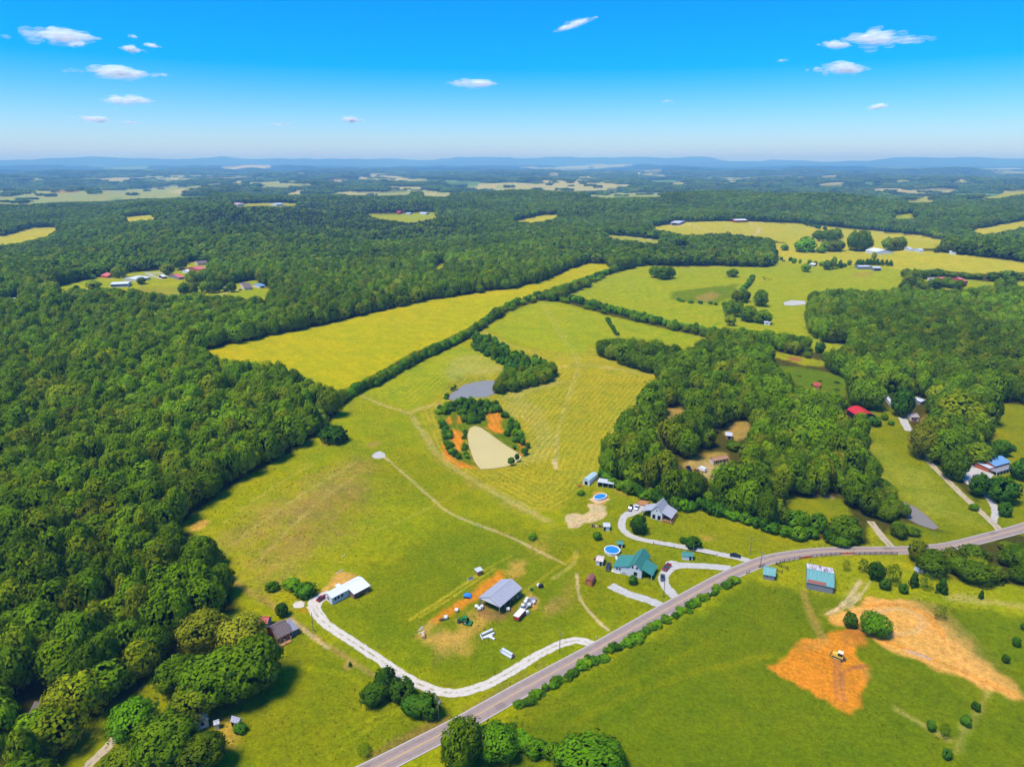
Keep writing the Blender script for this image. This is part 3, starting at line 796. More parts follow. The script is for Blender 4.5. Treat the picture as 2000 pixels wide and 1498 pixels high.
def strip(name, line, width, mat, lift=0.06, parent=None, wobble=0.0, offset=0.0, widths=None):
    """A draped ribbon along a line of (x, y) points."""
    P = np.asarray(line, float)[:, :2]
    T = np.gradient(P, axis=0)
    T /= np.linalg.norm(T, axis=1, keepdims=True) + 1e-9
    Nn = np.stack([T[:, 1], -T[:, 0]], -1)
    w = np.full(len(P), width) if widths is None else np.asarray(widths)
    rows = []
    for k, u in enumerate((-0.5, -0.17, 0.17, 0.5)):
        wv_ = w * u + offset
        if wobble and k in (0, 3):
            wv_ = wv_ + wobble * np.random.default_rng(len(P) + k).normal(0, 1, len(P))
        Q = P + Nn * wv_[:, None]
        rows.append(np.column_stack([Q, terrain(Q[:, 0], Q[:, 1]) + lift]))
    V = np.stack(rows, 1).reshape(-1, 3)
    n = len(P)
    i = (np.arange(n - 1)[:, None] * 4 + np.arange(3)[None, :]).ravel()
    F = np.stack([i, i + 4, i + 5, i + 1], -1)
    me = np_mesh(name, V, F, mat)
    ac = me.attributes.new('across', 'FLOAT', 'POINT')
    ac.data.foreach_set('value', np.tile(np.array([1.0, 0.34, 0.34, 1.0], np.float32) if n else 0, n) * np.tile(np.array([-1, -1, 1, 1], np.float32), n))
    o = bpy.data.objects.new(name, me)
    col.objects.link(o)
    if parent is not None:
        o.parent = parent
    return o


def sheet(name, poly, mat, lift=0.07, level=None, rough=0.0, cell=2.0):
    """A draped (or level) patch inside a world-space outline."""
    poly = np.asarray(poly, float)
    pts = []
    n = len(poly)
    for i in range(n):
        p, q = poly[i, :2], poly[(i + 1) % n, :2]
        m = max(1, int(np.linalg.norm(q - p) / cell))
        for k in range(m):
            pts.append(p + (q - p) * k / m)
    pts = np.array(pts)
    if rough:
        pts = pts + np.random.default_rng(n).normal(0, rough, pts.shape)
    bm = bmesh.new()
    vs_ = [bm.verts.new((x, y, 0)) for x, y in pts]
    f = bm.faces.new(vs_)
    bmesh.ops.triangulate(bm, faces=[f])
    for _ in range(2 if level is None else 0):
        bmesh.ops.subdivide_edges(bm, edges=[e for e in bm.edges if e.calc_length() > cell * 1.5], cuts=1, use_grid_fill=False)
        bmesh.ops.triangulate(bm, faces=bm.faces[:])
    for v in bm.verts:
        v.co.z = level if level is not None else float(terrain(v.co.x, v.co.y)) + lift
    bmesh.ops.recalc_face_normals(bm, faces=bm.faces)
    if bm.faces and sum(f.normal.z for f in bm.faces) < 0:
        bmesh.ops.reverse_faces(bm, faces=bm.faces[:])
    me = bpy.data.meshes.new(name)
    bm.to_mesh(me)
    bm.free()
    me.materials.append(mat)
    o = bpy.data.objects.new(name, me)
    col.objects.link(o)
    return o


def earth_mat(name, rgb, vary=0.25, scale=0.6, spots=None, drive=0.0, worn=None):
    m, N, L = new_mat(name)
    out = N.new('ShaderNodeOutputMaterial')
    b = N.new('ShaderNodeBsdfPrincipled')
    g = N.new('ShaderNodeNewGeometry')
    c = lin(*rgb) * KA
    f = maprange(N, L, noise(N, L, g.outputs['Position'], scale, 5, 0.7), 0.3, 0.7, 1 - vary, 1 + vary)
    f = math_node(N, L, 'MULTIPLY', f, maprange(N, L, noise(N, L, g.outputs['Position'], scale * 6, 3, 0.7), 0.3, 0.7, 1 - vary * 0.6, 1 + vary * 0.6))
    s = N.new('ShaderNodeVectorMath'); s.operation = 'SCALE'
    s.inputs[0].default_value = tuple(c)
    L.new(f, s.inputs['Scale'])
    o = s.outputs[0]
    if spots is not None:
        o = mix_rgb(N, L, maprange(N, L, noise(N, L, g.outputs['Position'], scale * 0.7, 4, 0.7), 0.55, 0.68, 0, 0.8), o, lin(*spots) * KA)
    if drive:
        # grass creeping in at the ragged edges and along the crown between the wheel tracks
        ac = N.new('ShaderNodeAttribute'); ac.attribute_name = 'across'
        ab = math_node(N, L, 'ABSOLUTE', ac.outputs['Fac'])
        nz = noise(N, L, g.outputs['Position'], 0.55, 4, 0.7)
        e = math_node(N, L, 'ADD', ab, maprange(N, L, nz, 0.3, 0.7, -0.32, 0.32))
        o = mix_rgb(N, L, maprange(N, L, e, 0.84, 1.04, 0, 0.9), o, C['tan'] * 0.8 + C['grass'] * 0.4)
        mid = math_node(N, L, 'MULTIPLY', maprange(N, L, ab, 0.05, 0.30, drive, 0.0), maprange(N, L, noise(N, L, g.outputs['Position'], 0.4, 4, 0.75), 0.46, 0.60, 0, 1))
        o = mix_rgb(N, L, mid, o, C['grass'] * 0.5 + C['brown'] * 0.4)
    if worn is not None:
        # wheel paths polished darker, patches of newer tar
        ac = N.new('ShaderNodeAttribute'); ac.attribute_name = 'across'
        ab = math_node(N, L, 'ABSOLUTE', ac.outputs['Fac'])
        w = math_node(N, L, 'MULTIPLY', maprange(N, L, math_node(N, L, 'ABSOLUTE', math_node(N, L, 'SUBTRACT', ab, 0.5)), 0.0, 0.22, worn, 0.0), maprange(N, L, noise(N, L, g.outputs['Position'], 0.05, 3), 0.3, 0.7, 0.4, 1.0))
        o = mix_rgb(N, L, w, o, (0.09, 0.08, 0.075))
        o = mix_rgb(N, L, maprange(N, L, noise(N, L, g.outputs['Position'], 0.09, 3, 0.5), 0.63, 0.66, 0, 0.25), o, (0.08, 0.075, 0.07))
    L.new(o, b.inputs['Base Color'])
    b.inputs['Roughness'].default_value = 0.9
    b.inputs['Specular IOR Level'].default_value = 0.15
    L.new(b.outputs[0], out.inputs['Surface'])
    return m


M_ASPH = earth_mat('worn_asphalt', (186, 164, 150), 0.12, 0.5, worn=0.3)
M_WHITE_LINE = plain('white_road_paint', (205, 200, 192), 0.7, vary=0.1)
M_YELLOW_LINE = plain('yellow_road_paint', (214, 172, 104), 0.7, vary=0.1)
M_GRAVEL = earth_mat('white_gravel', (240, 228, 206), 0.14, 0.9, drive=0.8)
M_GRAVEL_GREY = earth_mat('grey_gravel', (218, 212, 200), 0.14, 0.9, drive=0.25)
M_GRAVEL_TAN = earth_mat('tan_gravel', (214, 194, 160), 0.15, 0.9, drive=1.0)
M_CONC = earth_mat('pale_concrete', (246, 232, 210), 0.1, 0.4)

RW = 6.9
road = tag(strip('road', ROAD_LINE, RW, M_ASPH, 0.10), kind='structure')
strip('verge_line', ROAD_LINE, 0.20, M_WHITE_LINE, 0.115, road, offset=RW / 2 - 0.28)
strip('verge_line', ROAD_LINE, 0.20, M_WHITE_LINE, 0.115, road, offset=-RW / 2 + 0.28)
strip('centre_line', ROAD_LINE, 0.14, M_YELLOW_LINE, 0.115, road, offset=0.16)
strip('centre_line', ROAD_LINE, 0.14, M_YELLOW_LINE, 0.115, road, offset=-0.16)

DRIVES = [
    ([(608, 1182), (618, 1200), (640, 1221), (690, 1254), (740, 1287), (790, 1320), (830, 1341), (868, 1352), (910, 1350), (960, 1332), (1010, 1304), (1060, 1274), (1100, 1256), (1132, 1251), (1166, 1262)], 3.9, M_GRAVEL),
    ([(1474, 1099), (1440, 1089), (1400, 1081), (1340, 1069), (1280, 1059), (1240, 1050), (1220, 1038), (1214, 1024), (1220, 1008), (1238, 996), (1262, 990)], 3.7, M_GRAVEL_GREY),
    ([(1428, 1110), (1380, 1106), (1335, 1104), (1314, 1107), (1301, 1117), (1296, 1130), (1302, 1148), (1322, 1168)], 4.4, M_GRAVEL_GREY),
    ([(1192, 1143), (1222, 1158), (1260, 1170), (1292, 1182)], 4.6, M_GRAVEL_GREY),
    ([(1700, 1018), (1712, 1034), (1726, 1052), (1744, 1070)], 3.6, M_GRAVEL_TAN),
    ([(1800, 886), (1820, 908), (1850, 938), (1885, 972), (1920, 1004), (1942, 1024), (1956, 1040)], 3.4, M_GRAVEL_TAN),
    ([(1922, 964), (1936, 980), (1944, 998), (1942, 1012), (1938, 1022)], 3.4, M_GRAVEL_GREY),
    ([(1762, 816), (1768, 828), (1776, 842)], 5.5, M_GRAVEL_GREY),
    ([(120, 1560), (168, 1500), (200, 1468), (228, 1438), (262, 1412)], 3.0, M_GRAVEL_TAN),
]
for pts, w_, m_ in DRIVES:
    ln = smooth_line(at_many(pts), 2.0)
    tag(strip('driveway', ln, w_, m_, 0.075, wobble=0.12), kind='structure')
M_PAD = earth_mat('pad_gravel', (240, 228, 206), 0.16, 0.7)
M_PAD_GREY = earth_mat('pad_grey_gravel', (218, 212, 200), 0.16, 0.7)
PADS = [
    ('gravel_pad', [(600, 1178), (606, 1168), (622, 1160), (640, 1152), (646, 1166), (630, 1176), (626, 1186), (640, 1206), (652, 1222), (640, 1226), (616, 1206)], M_PAD, 0.055),
    ('concrete_pad', [(572, 1181), (578, 1175), (588, 1173), (595, 1177), (594, 1185), (584, 1188), (574, 1187)], M_PAD, 0.13),
    ('gravel_pad', [(726, 890), (732, 884), (742, 881), (752, 886), (753, 893), (742, 896), (731, 895)], M_PAD_GREY, 0.07),
    ('gravel_pad', [(1875, 932), (1880, 913), (1905, 906), (1942, 926), (1935, 934), (1896, 950), (1884, 942)], M_PAD_GREY, 0.07),
    ('gravel_pad', [(1230, 992), (1240, 984), (1264, 988), (1262, 996), (1244, 1004), (1228, 1010)], M_PAD_GREY, 0.055),
    ('gravel_pad', [(1300, 1098), (1312, 1094), (1330, 1100), (1326, 1110), (1310, 1116), (1298, 1112)], M_PAD_GREY, 0.055),
    ('patio', [(1193, 1116), (1208, 1098), (1217, 1103), (1210, 1121)], M_CONC, 0.09),
    ('patio', [(1199, 1082), (1203, 1081), (1210, 1098), (1206, 1101)], M_CONC, 0.12),
]
for nm, pts, m_, lf in PADS:
    tag(sheet(nm, at_many(pts), m_, lf, rough=0.12 if nm != 'patio' else 0), kind='structure')

# ponds
def water_mat(name, rgb, rough):
    m, N, L = new_mat(name)
    out = N.new('ShaderNodeOutputMaterial')
    b = N.new('ShaderNodeBsdfPrincipled')
    g = N.new('ShaderNodeNewGeometry')
    c = lin(*rgb) * KA
    o = mix_rgb(N, L, noise(N, L, g.outputs['Position'], 0.06, 4), tuple(c * 0.9), tuple(c * 1.08))
    L.new(o, b.inputs['Base Color'])
    b.inputs['Roughness'].default_value = rough
    b.inputs['IOR'].default_value = 1.33
    b.inputs['Specular IOR Level'].default_value = 0.2 if rough > 0.4 else 0.5
    bp = N.new('ShaderNodeBump'); bp.inputs['Strength'].default_value = 0.15; bp.inputs['Distance'].default_value = 0.2
    L.new(noise(N, L, g.outputs['Position'], 0.7, 3), bp.inputs['Height']); L.new(bp.outputs[0], b.inputs['Normal'])
    L.new(b.outputs[0], out.inputs['Surface'])
    return m


WATER = {'upper_pond': water_mat('grey_pond_water', (164, 160, 150), 0.38), 'lower_pond': water_mat('silty_pond_water', (236, 214, 140), 0.45),
         'roadside_pond': water_mat('dull_pond_water', (156, 148, 136), 0.45), 'pasture_pond': water_mat('bright_pond_water', (226, 220, 204), 0.5)}
for k, P in POND_W.items():
    tag(sheet('pond_water', P, WATER[k], level=POND_LEVEL[k], cell=1.5), kind='structure')
# ------------------------------------------------------------------ trees
def leaf_mat(name, dark, light, yellow, trans=0.34, tintvar=0.55):
    m, N, L = new_mat(name)
    out = N.new('ShaderNodeOutputMaterial')
    oi = N.new('ShaderNodeObjectInfo')
    at_ = N.new('ShaderNodeAttribute'); at_.attribute_name = 'clump'
    c = mix_rgb(N, L, at_.outputs['Fac'], lin(*dark), lin(*light))
    # each tree keeps its own tint: some yellow-green, some deep green
    n_loc = noise(N, L, oi.outputs['Location'], 0.006, 3, 0.6)
    r1 = maprange(N, L, oi.outputs['Random'], 0.62, 1.0, 0.0, 0.75)
    c = mix_rgb(N, L, math_node(N, L, 'MULTIPLY', r1, at_.outputs['Fac']), c, lin(*yellow))
    w = N.new('ShaderNodeTexWhiteNoise'); w.noise_dimensions = '1D'
    L.new(oi.outputs['Random'], w.inputs['W'])
    sc = N.new('ShaderNodeVectorMath'); sc.operation = 'SCALE'
    L.new(c, sc.inputs[0])
    L.new(math_node(N, L, 'MULTIPLY', maprange(N, L, w.outputs['Value'], 0, 1, 1 - tintvar * 0.5, 1 + tintvar * 0.6), maprange(N, L, n_loc, 0.32, 0.68, 0.72, 1.3)), sc.inputs['Scale'])
    d = N.new('ShaderNodeBsdfDiffuse')
    t = N.new('ShaderNodeBsdfTranslucent')
    L.new(sc.outputs[0], d.inputs['Color'])
    L.new(sc.outputs[0], t.inputs['Color'])
    mx = N.new('ShaderNodeMixShader'); mx.inputs[0].default_value = trans
    L.new(d.outputs[0], mx.inputs[1]); L.new(t.outputs[0], mx.inputs[2])
    L.new(mx.outputs[0], out.inputs['Surface'])
    return m


M_LEAF = leaf_mat('broadleaf_foliage', (72, 110, 5), (134, 162, 12), (174, 164, 20))
M_LEAF_Y = leaf_mat('oak_tassel_foliage', (90, 112, 10), (164, 164, 28), (188, 172, 44))
M_OAK = leaf_mat('dark_oak_foliage', (58, 92, 4), (120, 146, 14), (156, 152, 24))
M_CEDAR = leaf_mat('cedar_foliage', (46, 84, 12), (82, 126, 22), (94, 124, 24), 0.12)
M_SHRUB = leaf_mat('shrub_foliage', (72, 124, 8), (126, 170, 20), (152, 164, 22))
M_PINE = leaf_mat('pine_foliage', (66, 84, 26), (100, 116, 36), (122, 118, 46), 0.1)
M_LEAF_FAR_DARK = leaf_mat('far_shaded_foliage', (58, 94, 6), (114, 142, 14), (146, 144, 22))  # broadleaf foliage for distant trees, with shade put into its darker colour
M_BARK = plain('grey_bark', (112, 98, 82), 0.9, vary=0.3, scale=3)


NORMALS = {}


def crown_arrays(seed, lobes, per, card, zb, shape, lobe_r, sparse=1.0):
    """Leaf clumps over the lobes of a crown: unit width, from height zb to 1. Returns verts, quads, clump value per vertex."""
    g = np.random.default_rng(seed)
    V, K, NR = [], [], []
    for i in range(lobes):
        f = (i + 0.5) / lobes
        zc = 1 - 1.8 * f if shape != 'cone' else 1 - 2 * f
        zc = np.clip(zc + g.normal(0, 0.08), -0.9, 1)
        an = i * 2.39996 + g.normal(0, 0.35)
        rr = math.sqrt(max(0.0, 1 - zc * zc))
        if shape == 'cone':
            rr = 0.12 + 0.88 * (1 - (zc + 1) / 2) ** 0.8
        elif shape == 'oval':
            rr = rr ** 0.8 * (0.78 + 0.22 * (zc < 0.2))
        k = g.uniform(0.62, 0.86)
        c = np.array([math.cos(an) * rr * k, math.sin(an) * rr * k, zc * k]) * 0.5
        lr = lobe_r * g.uniform(0.72, 1.25) * 0.5
        lt = np.clip(g.normal(0.55, 0.15), 0, 1)
        n = max(4, int(per * sparse))
        d = g.normal(0, 1, (n, 3))
        d /= np.linalg.norm(d, axis=1, keepdims=True)
        o = c / (np.linalg.norm(c) + 1e-6)
        d = np.where((d @ o)[:, None] < -0.25, -d, d)
        p = c + d * lr * g.uniform(0.72, 1.08, (n, 1))
        nn = d + 0.35 * o + g.normal(0, 0.24, (n, 3))
        nn /= np.linalg.norm(nn, axis=1, keepdims=True)
        t = np.cross(nn, g.normal(0, 1, (n, 3)))
        t /= np.linalg.norm(t, axis=1, keepdims=True) + 1e-9
        b = np.cross(nn, t)
        s = card * g.uniform(0.6, 1.3, (n, 1))
        q = np.stack([p - t * s, p - b * s * g.uniform(0.5, 0.9, (n, 1)), p + t * s, p + b * s * g.uniform(0.5, 0.9, (n, 1)) + nn * s * 0.25], 1)
        V.append(q.reshape(-1, 3))
        sm = 0.85 * d + 0.35 * o + 0.22 * nn
        NR.append(np.repeat(sm / np.linalg.norm(sm, axis=1, keepdims=True), 4, axis=0))
        K.append(np.repeat(np.clip(lt + g.normal(0, 0.10, n), 0, 1), 4))
    V = np.vstack(V)
    K = np.concatenate(K)
    V[:, 2] = zb + (V[:, 2] + 0.5) * (1 - zb)
    F = np.arange(len(V)).reshape(-1, 4)
    NORMALS[id(K)] = (K, np.vstack(NR))
    return V, F, K


def core_arrays(seed, zb, shape):
    """A rough dark inner body so that a crown is not see-through at its middle."""
    g = np.random.default_rng(seed)
    nu, nv = 9, 6
    V = []
    for j in range(nv + 1):
        zc = 1 - 2 * j / nv
        rr = math.sqrt(max(0, 1 - zc * zc)) if shape != 'cone' else 0.05 + 0.9 * (1 - (zc + 1) / 2)
        for i in range(nu):
            an = 2 * math.pi * i / nu
            k = 0.68 * g.uniform(0.85, 1.1) * 0.5
            V.append((math.cos(an) * rr * k, math.sin(an) * rr * k, zc * 0.36))
    V = np.array(V)
    V[:, 2] = zb + (V[:, 2] + 0.5) * (1 - zb)
    F = [(j * nu + i, j * nu + (i + 1) % nu, (j + 1) * nu + (i + 1) % nu, (j + 1) * nu + i) for j in range(nv) for i in range(nu)]
    return V, np.array(F), np.full(len(V), 0.4)


def trunk_arrays(seed, zb, thick=0.045):
    g = np.random.default_rng(seed)
    mb = MB()
    top = zb + (1 - zb) * 0.55
    mb.tube((0, 0, -0.03), (0, 0, zb + 0.05), thick, thick * 0.75, 7, caps=False)
    mb.tube((0, 0, zb + 0.03), (g.normal(0, 0.03), g.normal(0, 0.03), top), thick * 0.75, thick * 0.25, 6, caps=False)
    for i in range(4):
        an = i * 1.57 + g.uniform(-0.4, 0.4)
        z0 = zb + 0.03 + 0.06 * i
        mb.tube((0, 0, z0), (math.cos(an) * 0.3, math.sin(an) * 0.3, z0 + 0.22), thick * 0.45, thick * 0.15, 5, caps=False)
    return np.array(mb.v), np.array(mb.f), None


PROTO = {}
proto_col = bpy.data.collections.new('tree_sources')


def leafy_mesh(name, parts, mats):
    V, F, K, MI, o, NV = [], [], [], [], 0, []
    for (v, f, k), mi in parts:
        V.append(v); F.append(f + o); o += len(v)
        K.append(k if k is not None else np.zeros(len(v)))
        if k is not None and id(k) in NORMALS:
            NV.append(NORMALS[id(k)][1])
        else:
            ra = v - (v.mean(0) if k is not None else v * np.array([0, 0, 1.0]))
            NV.append(ra / (np.linalg.norm(ra, axis=1, keepdims=True) + 1e-9))
        MI.append(np.full(len(f), mi))
    me = np_mesh(name, np.vstack(V), np.vstack(F))
    for m in mats:
        me.materials.append(m)
    me.polygons.foreach_set('material_index', np.concatenate(MI).astype(np.int32))
    a_ = me.attributes.new('clump', 'FLOAT', 'POINT')
    a_.data.foreach_set('value', np.concatenate(K).astype(np.float32))
    # leaves share the rounded shading of the clump they hang on
    me.shade_smooth()
    me.normals_split_custom_set_from_vertices(np.vstack(NV).tolist())
    return me


def make_proto(kind, n, lobes, per, card, zb, shape, lobe_r, mat, seed, sparse=1.0, core=True, thick=0.045):
    L_ = []
    for i in range(n):
        s = seed + i * 7
        parts = [(crown_arrays(s, lobes, per, card, zb, shape, lobe_r, sparse), 0)]
        if core:
            parts.append((core_arrays(s, zb, shape), 0))
        crown = leafy_mesh('crown', parts, [mat])
        trunk = leafy_mesh('trunk', [(trunk_arrays(s, zb, thick), 0)], [M_BARK])
        whole = leafy_mesh('whole', parts + [(trunk_arrays(s, zb, thick), 1)], [mat, M_BARK])
        L_.append((crown, trunk, whole))
    PROTO[kind] = L_


make_proto('broad', 5, 38, 46, 0.054, 0.08, 'round', 0.42, M_LEAF, 100)
make_proto('broad_loose', 2, 26, 46, 0.056, 0.06, 'round', 0.50, M_LEAF, 150, sparse=0.8)
make_proto('tall', 2, 34, 40, 0.06, 0.06, 'oval', 0.40, M_LEAF, 200)
make_proto('oak', 2, 60, 60, 0.036, 0.10, 'round', 0.36, M_LEAF_Y, 300)
make_proto('oakgreen', 3, 60, 60, 0.036, 0.10, 'round', 0.34, M_OAK, 340)
make_proto('round', 3, 30, 46, 0.062, 0.03, 'round', 0.40, M_CEDAR, 400)
make_proto('olive', 2, 56, 58, 0.036, 0.08, 'round', 0.34, M_SHRUB, 440, thick=0.03)
make_proto('cone', 2, 30, 34, 0.058, 0.04, 'cone', 0.30, M_CEDAR, 500)
make_proto('sapling', 2, 22, 16, 0.06, 0.18, 'oval', 0.40, M_LEAF, 600, core=False, thick=0.02)
make_proto('shrub', 4, 24, 34, 0.075, 0.0, 'round', 0.46, M_SHRUB, 700)
make_proto('darkshrub', 3, 24, 34, 0.075, 0.0, 'round', 0.46, M_CEDAR, 760)
make_proto('farbroad', 5, 18, 9, 0.14, 0.08, 'round', 0.46, M_LEAF_FAR_DARK, 800)
make_proto('farpine', 2, 12, 9, 0.13, 0.2, 'oval', 0.40, M_PINE, 860)
for kind in ('broad', 'broad_loose', 'tall', 'farbroad', 'farpine'):
    for i, (_c, _t, w_) in enumerate(PROTO[kind]):
        o = bpy.data.objects.new('%s_%02d' % (kind, i), w_)
        proto_col.objects.link(o)
PROTO_NAMES = sorted(o.name for o in proto_col.objects)

# clump of far canopy: forty metres of distant wood
fv, ff, fk = crown_arrays(900, 70, 5, 0.05, 0.0, 'round', 0.25)
clump_col = bpy.data.collections.new('wood_sources')
for s in range(3):
    g = np.random.default_rng(950 + s)
    parts = []
    for i in range(26):
        v, f, k = crown_arrays(970 + s * 40 + i, 7, 5, 0.24, 0.15, 'round', 0.5)
        sz = g.uniform(9, 14)
        v = v * np.array([sz, sz, g.uniform(11, 17)]) + np.array([g.uniform(-24, 24), g.uniform(-24, 24), 0])
        parts.append(((v, f, k), 0))
    clump_col.objects.link(bpy.data.objects.new('wood_%02d' % s, leafy_mesh('wood', parts, [M_LEAF_FAR_DARK])))
WOOD_NAMES = sorted(o.name for o in clump_col.objects)


def scatter(name, P, S, RZ, IDX, coll):
    me = bpy.data.meshes.new(name)
    me.vertices.add(len(P))
    me.vertices.foreach_set('co', np.ascontiguousarray(P, np.float32).ravel())
    for nm, typ, arr, key in (('tree_scale', 'FLOAT_VECTOR', S, 'vector'), ('tree_turn', 'FLOAT', RZ, 'value'), ('tree_kind', 'INT', IDX, 'value')):
        a_ = me.attributes.new(nm, typ, 'POINT')
        a_.data.foreach_set(key, np.ascontiguousarray(arr, np.int32 if typ == 'INT' else np.float32).ravel())
    o = bpy.data.objects.new(name, me)
    col.objects.link(o)
    ng = bpy.data.node_groups.new(name, 'GeometryNodeTree')
    ng.interface.new_socket('Geometry', in_out='INPUT', socket_type='NodeSocketGeometry')
    ng.interface.new_socket('Geometry', in_out='OUTPUT', socket_type='NodeSocketGeometry')
    Nn, Ln = ng.nodes, ng.links
    gi_, go = Nn.new('NodeGroupInput'), Nn.new('NodeGroupOutput')
    iop = Nn.new('GeometryNodeInstanceOnPoints')
    ci = Nn.new('GeometryNodeCollectionInfo')
    ci.inputs['Collection'].default_value = coll
    ci.inputs['Separate Children'].default_value = True
    ci.inputs['Reset Children'].default_value = True

    def named(nm, typ):
        n_ = Nn.new('GeometryNodeInputNamedAttribute')
        n_.data_type = typ
        n_.inputs['Name'].default_value = nm
        return next(s_ for s_ in n_.outputs if s_.enabled and s_.name == 'Attribute')

    cx = Nn.new('ShaderNodeCombineXYZ')
    Ln.new(named('tree_turn', 'FLOAT'), cx.inputs['Z'])
    Ln.new(gi_.outputs[0], iop.inputs['Points'])
    Ln.new(ci.outputs[0], iop.inputs['Instance'])
    iop.inputs['Pick Instance'].default_value = True
    Ln.new(named('tree_kind', 'INT'), iop.inputs['Instance Index'])
    Ln.new(cx.outputs[0], iop.inputs['Rotation'])
    Ln.new(named('tree_scale', 'FLOAT_VECTOR'), iop.inputs['Scale'])
    Ln.new(iop.outputs[0], go.inputs[0])
    md = o.modifiers.new('scatter', 'NODES')
    md.node_group = ng
    return o


def plant(kind, name, label, cat, loc, w, h, group=None, seed=None, with_trunk=True):
    g = random.Random(seed if seed is not None else hash((round(loc[0], 1), round(loc[1], 1))))
    c_, t_, _w = PROTO[kind][g.randrange(len(PROTO[kind]))]
    o = thing(name, label, cat, loc, g.uniform(0, 6.28), group)
    q = g.uniform(0.88, 1.14)
    o.scale = (w * q, w / q, h)
    cr = bpy.data.objects.new('crown' if with_trunk else 'foliage', c_)
    cr.parent = o
    col.objects.link(cr)
    tr = bpy.data.objects.new('trunk' if with_trunk else 'stem', t_)
    tr.parent = o
    col.objects.link(tr)
    return o


# ---- candidates for the woods: a jittered grid over the land in sight
def grid_points(d0, d1, sp, seed, half=R(44)):
    g = np.random.default_rng(seed)
    n = int(d1 * 2 / sp)
    xs = (np.arange(n) - n / 2) * sp
    X, Y = np.meshgrid(xs, np.arange(0, d1, sp))
    X = X + (np.arange(Y.shape[0])[:, None] % 2) * sp / 2
    X = X + g.uniform(-0.36, 0.36, X.shape) * sp
    Y = Y + g.uniform(-0.36, 0.36, Y.shape) * sp
    D, A = np.hypot(X, Y), np.abs(np.arctan2(X, Y))
    m = (D > d0) & (D <= d1) & (A < half)
    return X[m], Y[m]


def not_open(P, lift, side=0.0):
    x, y, dp = proj(P + np.array([side, 0, 0]) + np.array([0, 0, 1.0]) * np.asarray(lift).reshape(-1, 1))
    bad = np.zeros(len(P), bool)
    for poly in OPEN.values():
        pa = np.asarray(poly, float)
        lo, hi = pa.min(0), pa.max(0)
        s_ = np.nonzero((x > lo[0]) & (x < hi[0]) & (y > lo[1]) & (y < hi[1]) & ~bad)[0]
        if len(s_):
            bad[s_] |= in_poly(x[s_], y[s_], poly)
    return ~bad


def woods(d0, d1, sp, seed, hmin, hmax, wmin, wmax):
    X, Y = grid_points(d0, d1, sp, seed)
    P = np.stack([X, Y, terrain(X, Y)], -1)
    g = np.random.default_rng(seed + 1)
    H = g.uniform(hmin, hmax, len(X))
    W = g.uniform(wmin, wmax, len(X))
    ok = not_open(P, np.zeros(len(P)))
    P, H, W = P[ok], H[ok], W[ok]
    # a tree that would stand up in front of open ground behind it is a lower one, or is not there
    ok = not_open(P, H * 0.8) & not_open(P, H * 0.35, 3.0) & not_open(P, H * 0.35, -3.0)
    low = ~ok
    H2, W2 = H * 0.45, W * 0.62
    ok2 = low & not_open(P, H2 * 0.9) & not_open(P, H2 * 0.4, 2.0) & not_open(P, H2 * 0.4, -2.0)
    H, W = np.where(ok2, H2, H), np.where(ok2, W2, W)
    keep = ok | ok2
    P, H, W = P[keep], H[keep], W[keep]
    rd = line_dist(P[:, 0], P[:, 1], ROAD_W) if d0 < 700 else np.full(len(P), 99.0)
    wet = np.zeros(len(P), bool)
    for pw in POND_W.values():
        wet |= poly_sdf(P[:, 0], P[:, 1], pw) < 2
    keep = (rd > 7) & ~wet
    return P[keep], H[keep], W[keep]


Pa, Ha, Wa = woods(100, 1150, 7.8, 21, 10, 20, 8.0, 14.0)
Pb, Hb, Wb = woods(1150, 3500, 12.0, 22, 12, 19, 13.0, 18.5)
# keep-out discs round buildings inside the woods: (pixel of the base, metres)
CLEAR = [((75, 1385), 9), ((1405, 900), 16), ((1424, 852), 9), ((1695, 818), 20), ((1595, 752), 7), ((1790, 782), 12), ((1795, 818), 9), ((1745, 778), 12), ((1885, 906), 8), ((1940, 912), 14),
         ((30, 588), 12), ((515, 1208), 8), ((558, 1245), 12), ((395, 1405), 11), ((1366, 918), 10), ((1345, 915), 12), ((1332, 484), 14), ((1855, 556), 22), ((1690, 520), 16),
         ((1310, 895), 7), ((1710, 1030), 7), ((1726, 1052), 7), ((1742, 1070), 6), ((1935, 1050), 6), ((1980, 1037), 6)]
for (px_, py_), r_ in CLEAR:
    c_ = at(px_, py_)
    for nm in ('a', 'b'):
        P_, H_, W_ = globals()['P' + nm], globals()['H' + nm], globals()['W' + nm]
        # stand clear of the building itself and of the sight line to it
        d_ = np.hypot(P_[:, 0] - c_.x, P_[:, 1] - c_.y)
        x_, y_, dp_ = proj(P_ + np.stack([0 * H_, 0 * H_, H_ * 0.85], -1))
        xb_, yb_, _d = proj(P_)
        hide = (np.abs(xb_ - px_) < (r_ * 0.75 + W_ * 0.35) * FPX / dp_) & (y_ < py_ - 2) & (yb_ > py_)
        k_ = (d_ > r_) & ~hide
        globals()['P' + nm], globals()['H' + nm], globals()['W' + nm] = P_[k_], H_[k_], W_[k_]

# the thicket by the road bend is young growth
xt_, yt_, _d = proj(Pa)
low_ = (xt_ > 1735) & (yt_ > 1040) & (yt_ < 1175)
Ha = np.where(low_, Ha * 0.55, Ha)
Wa = np.where(low_, Wa * 0.8, Wa)
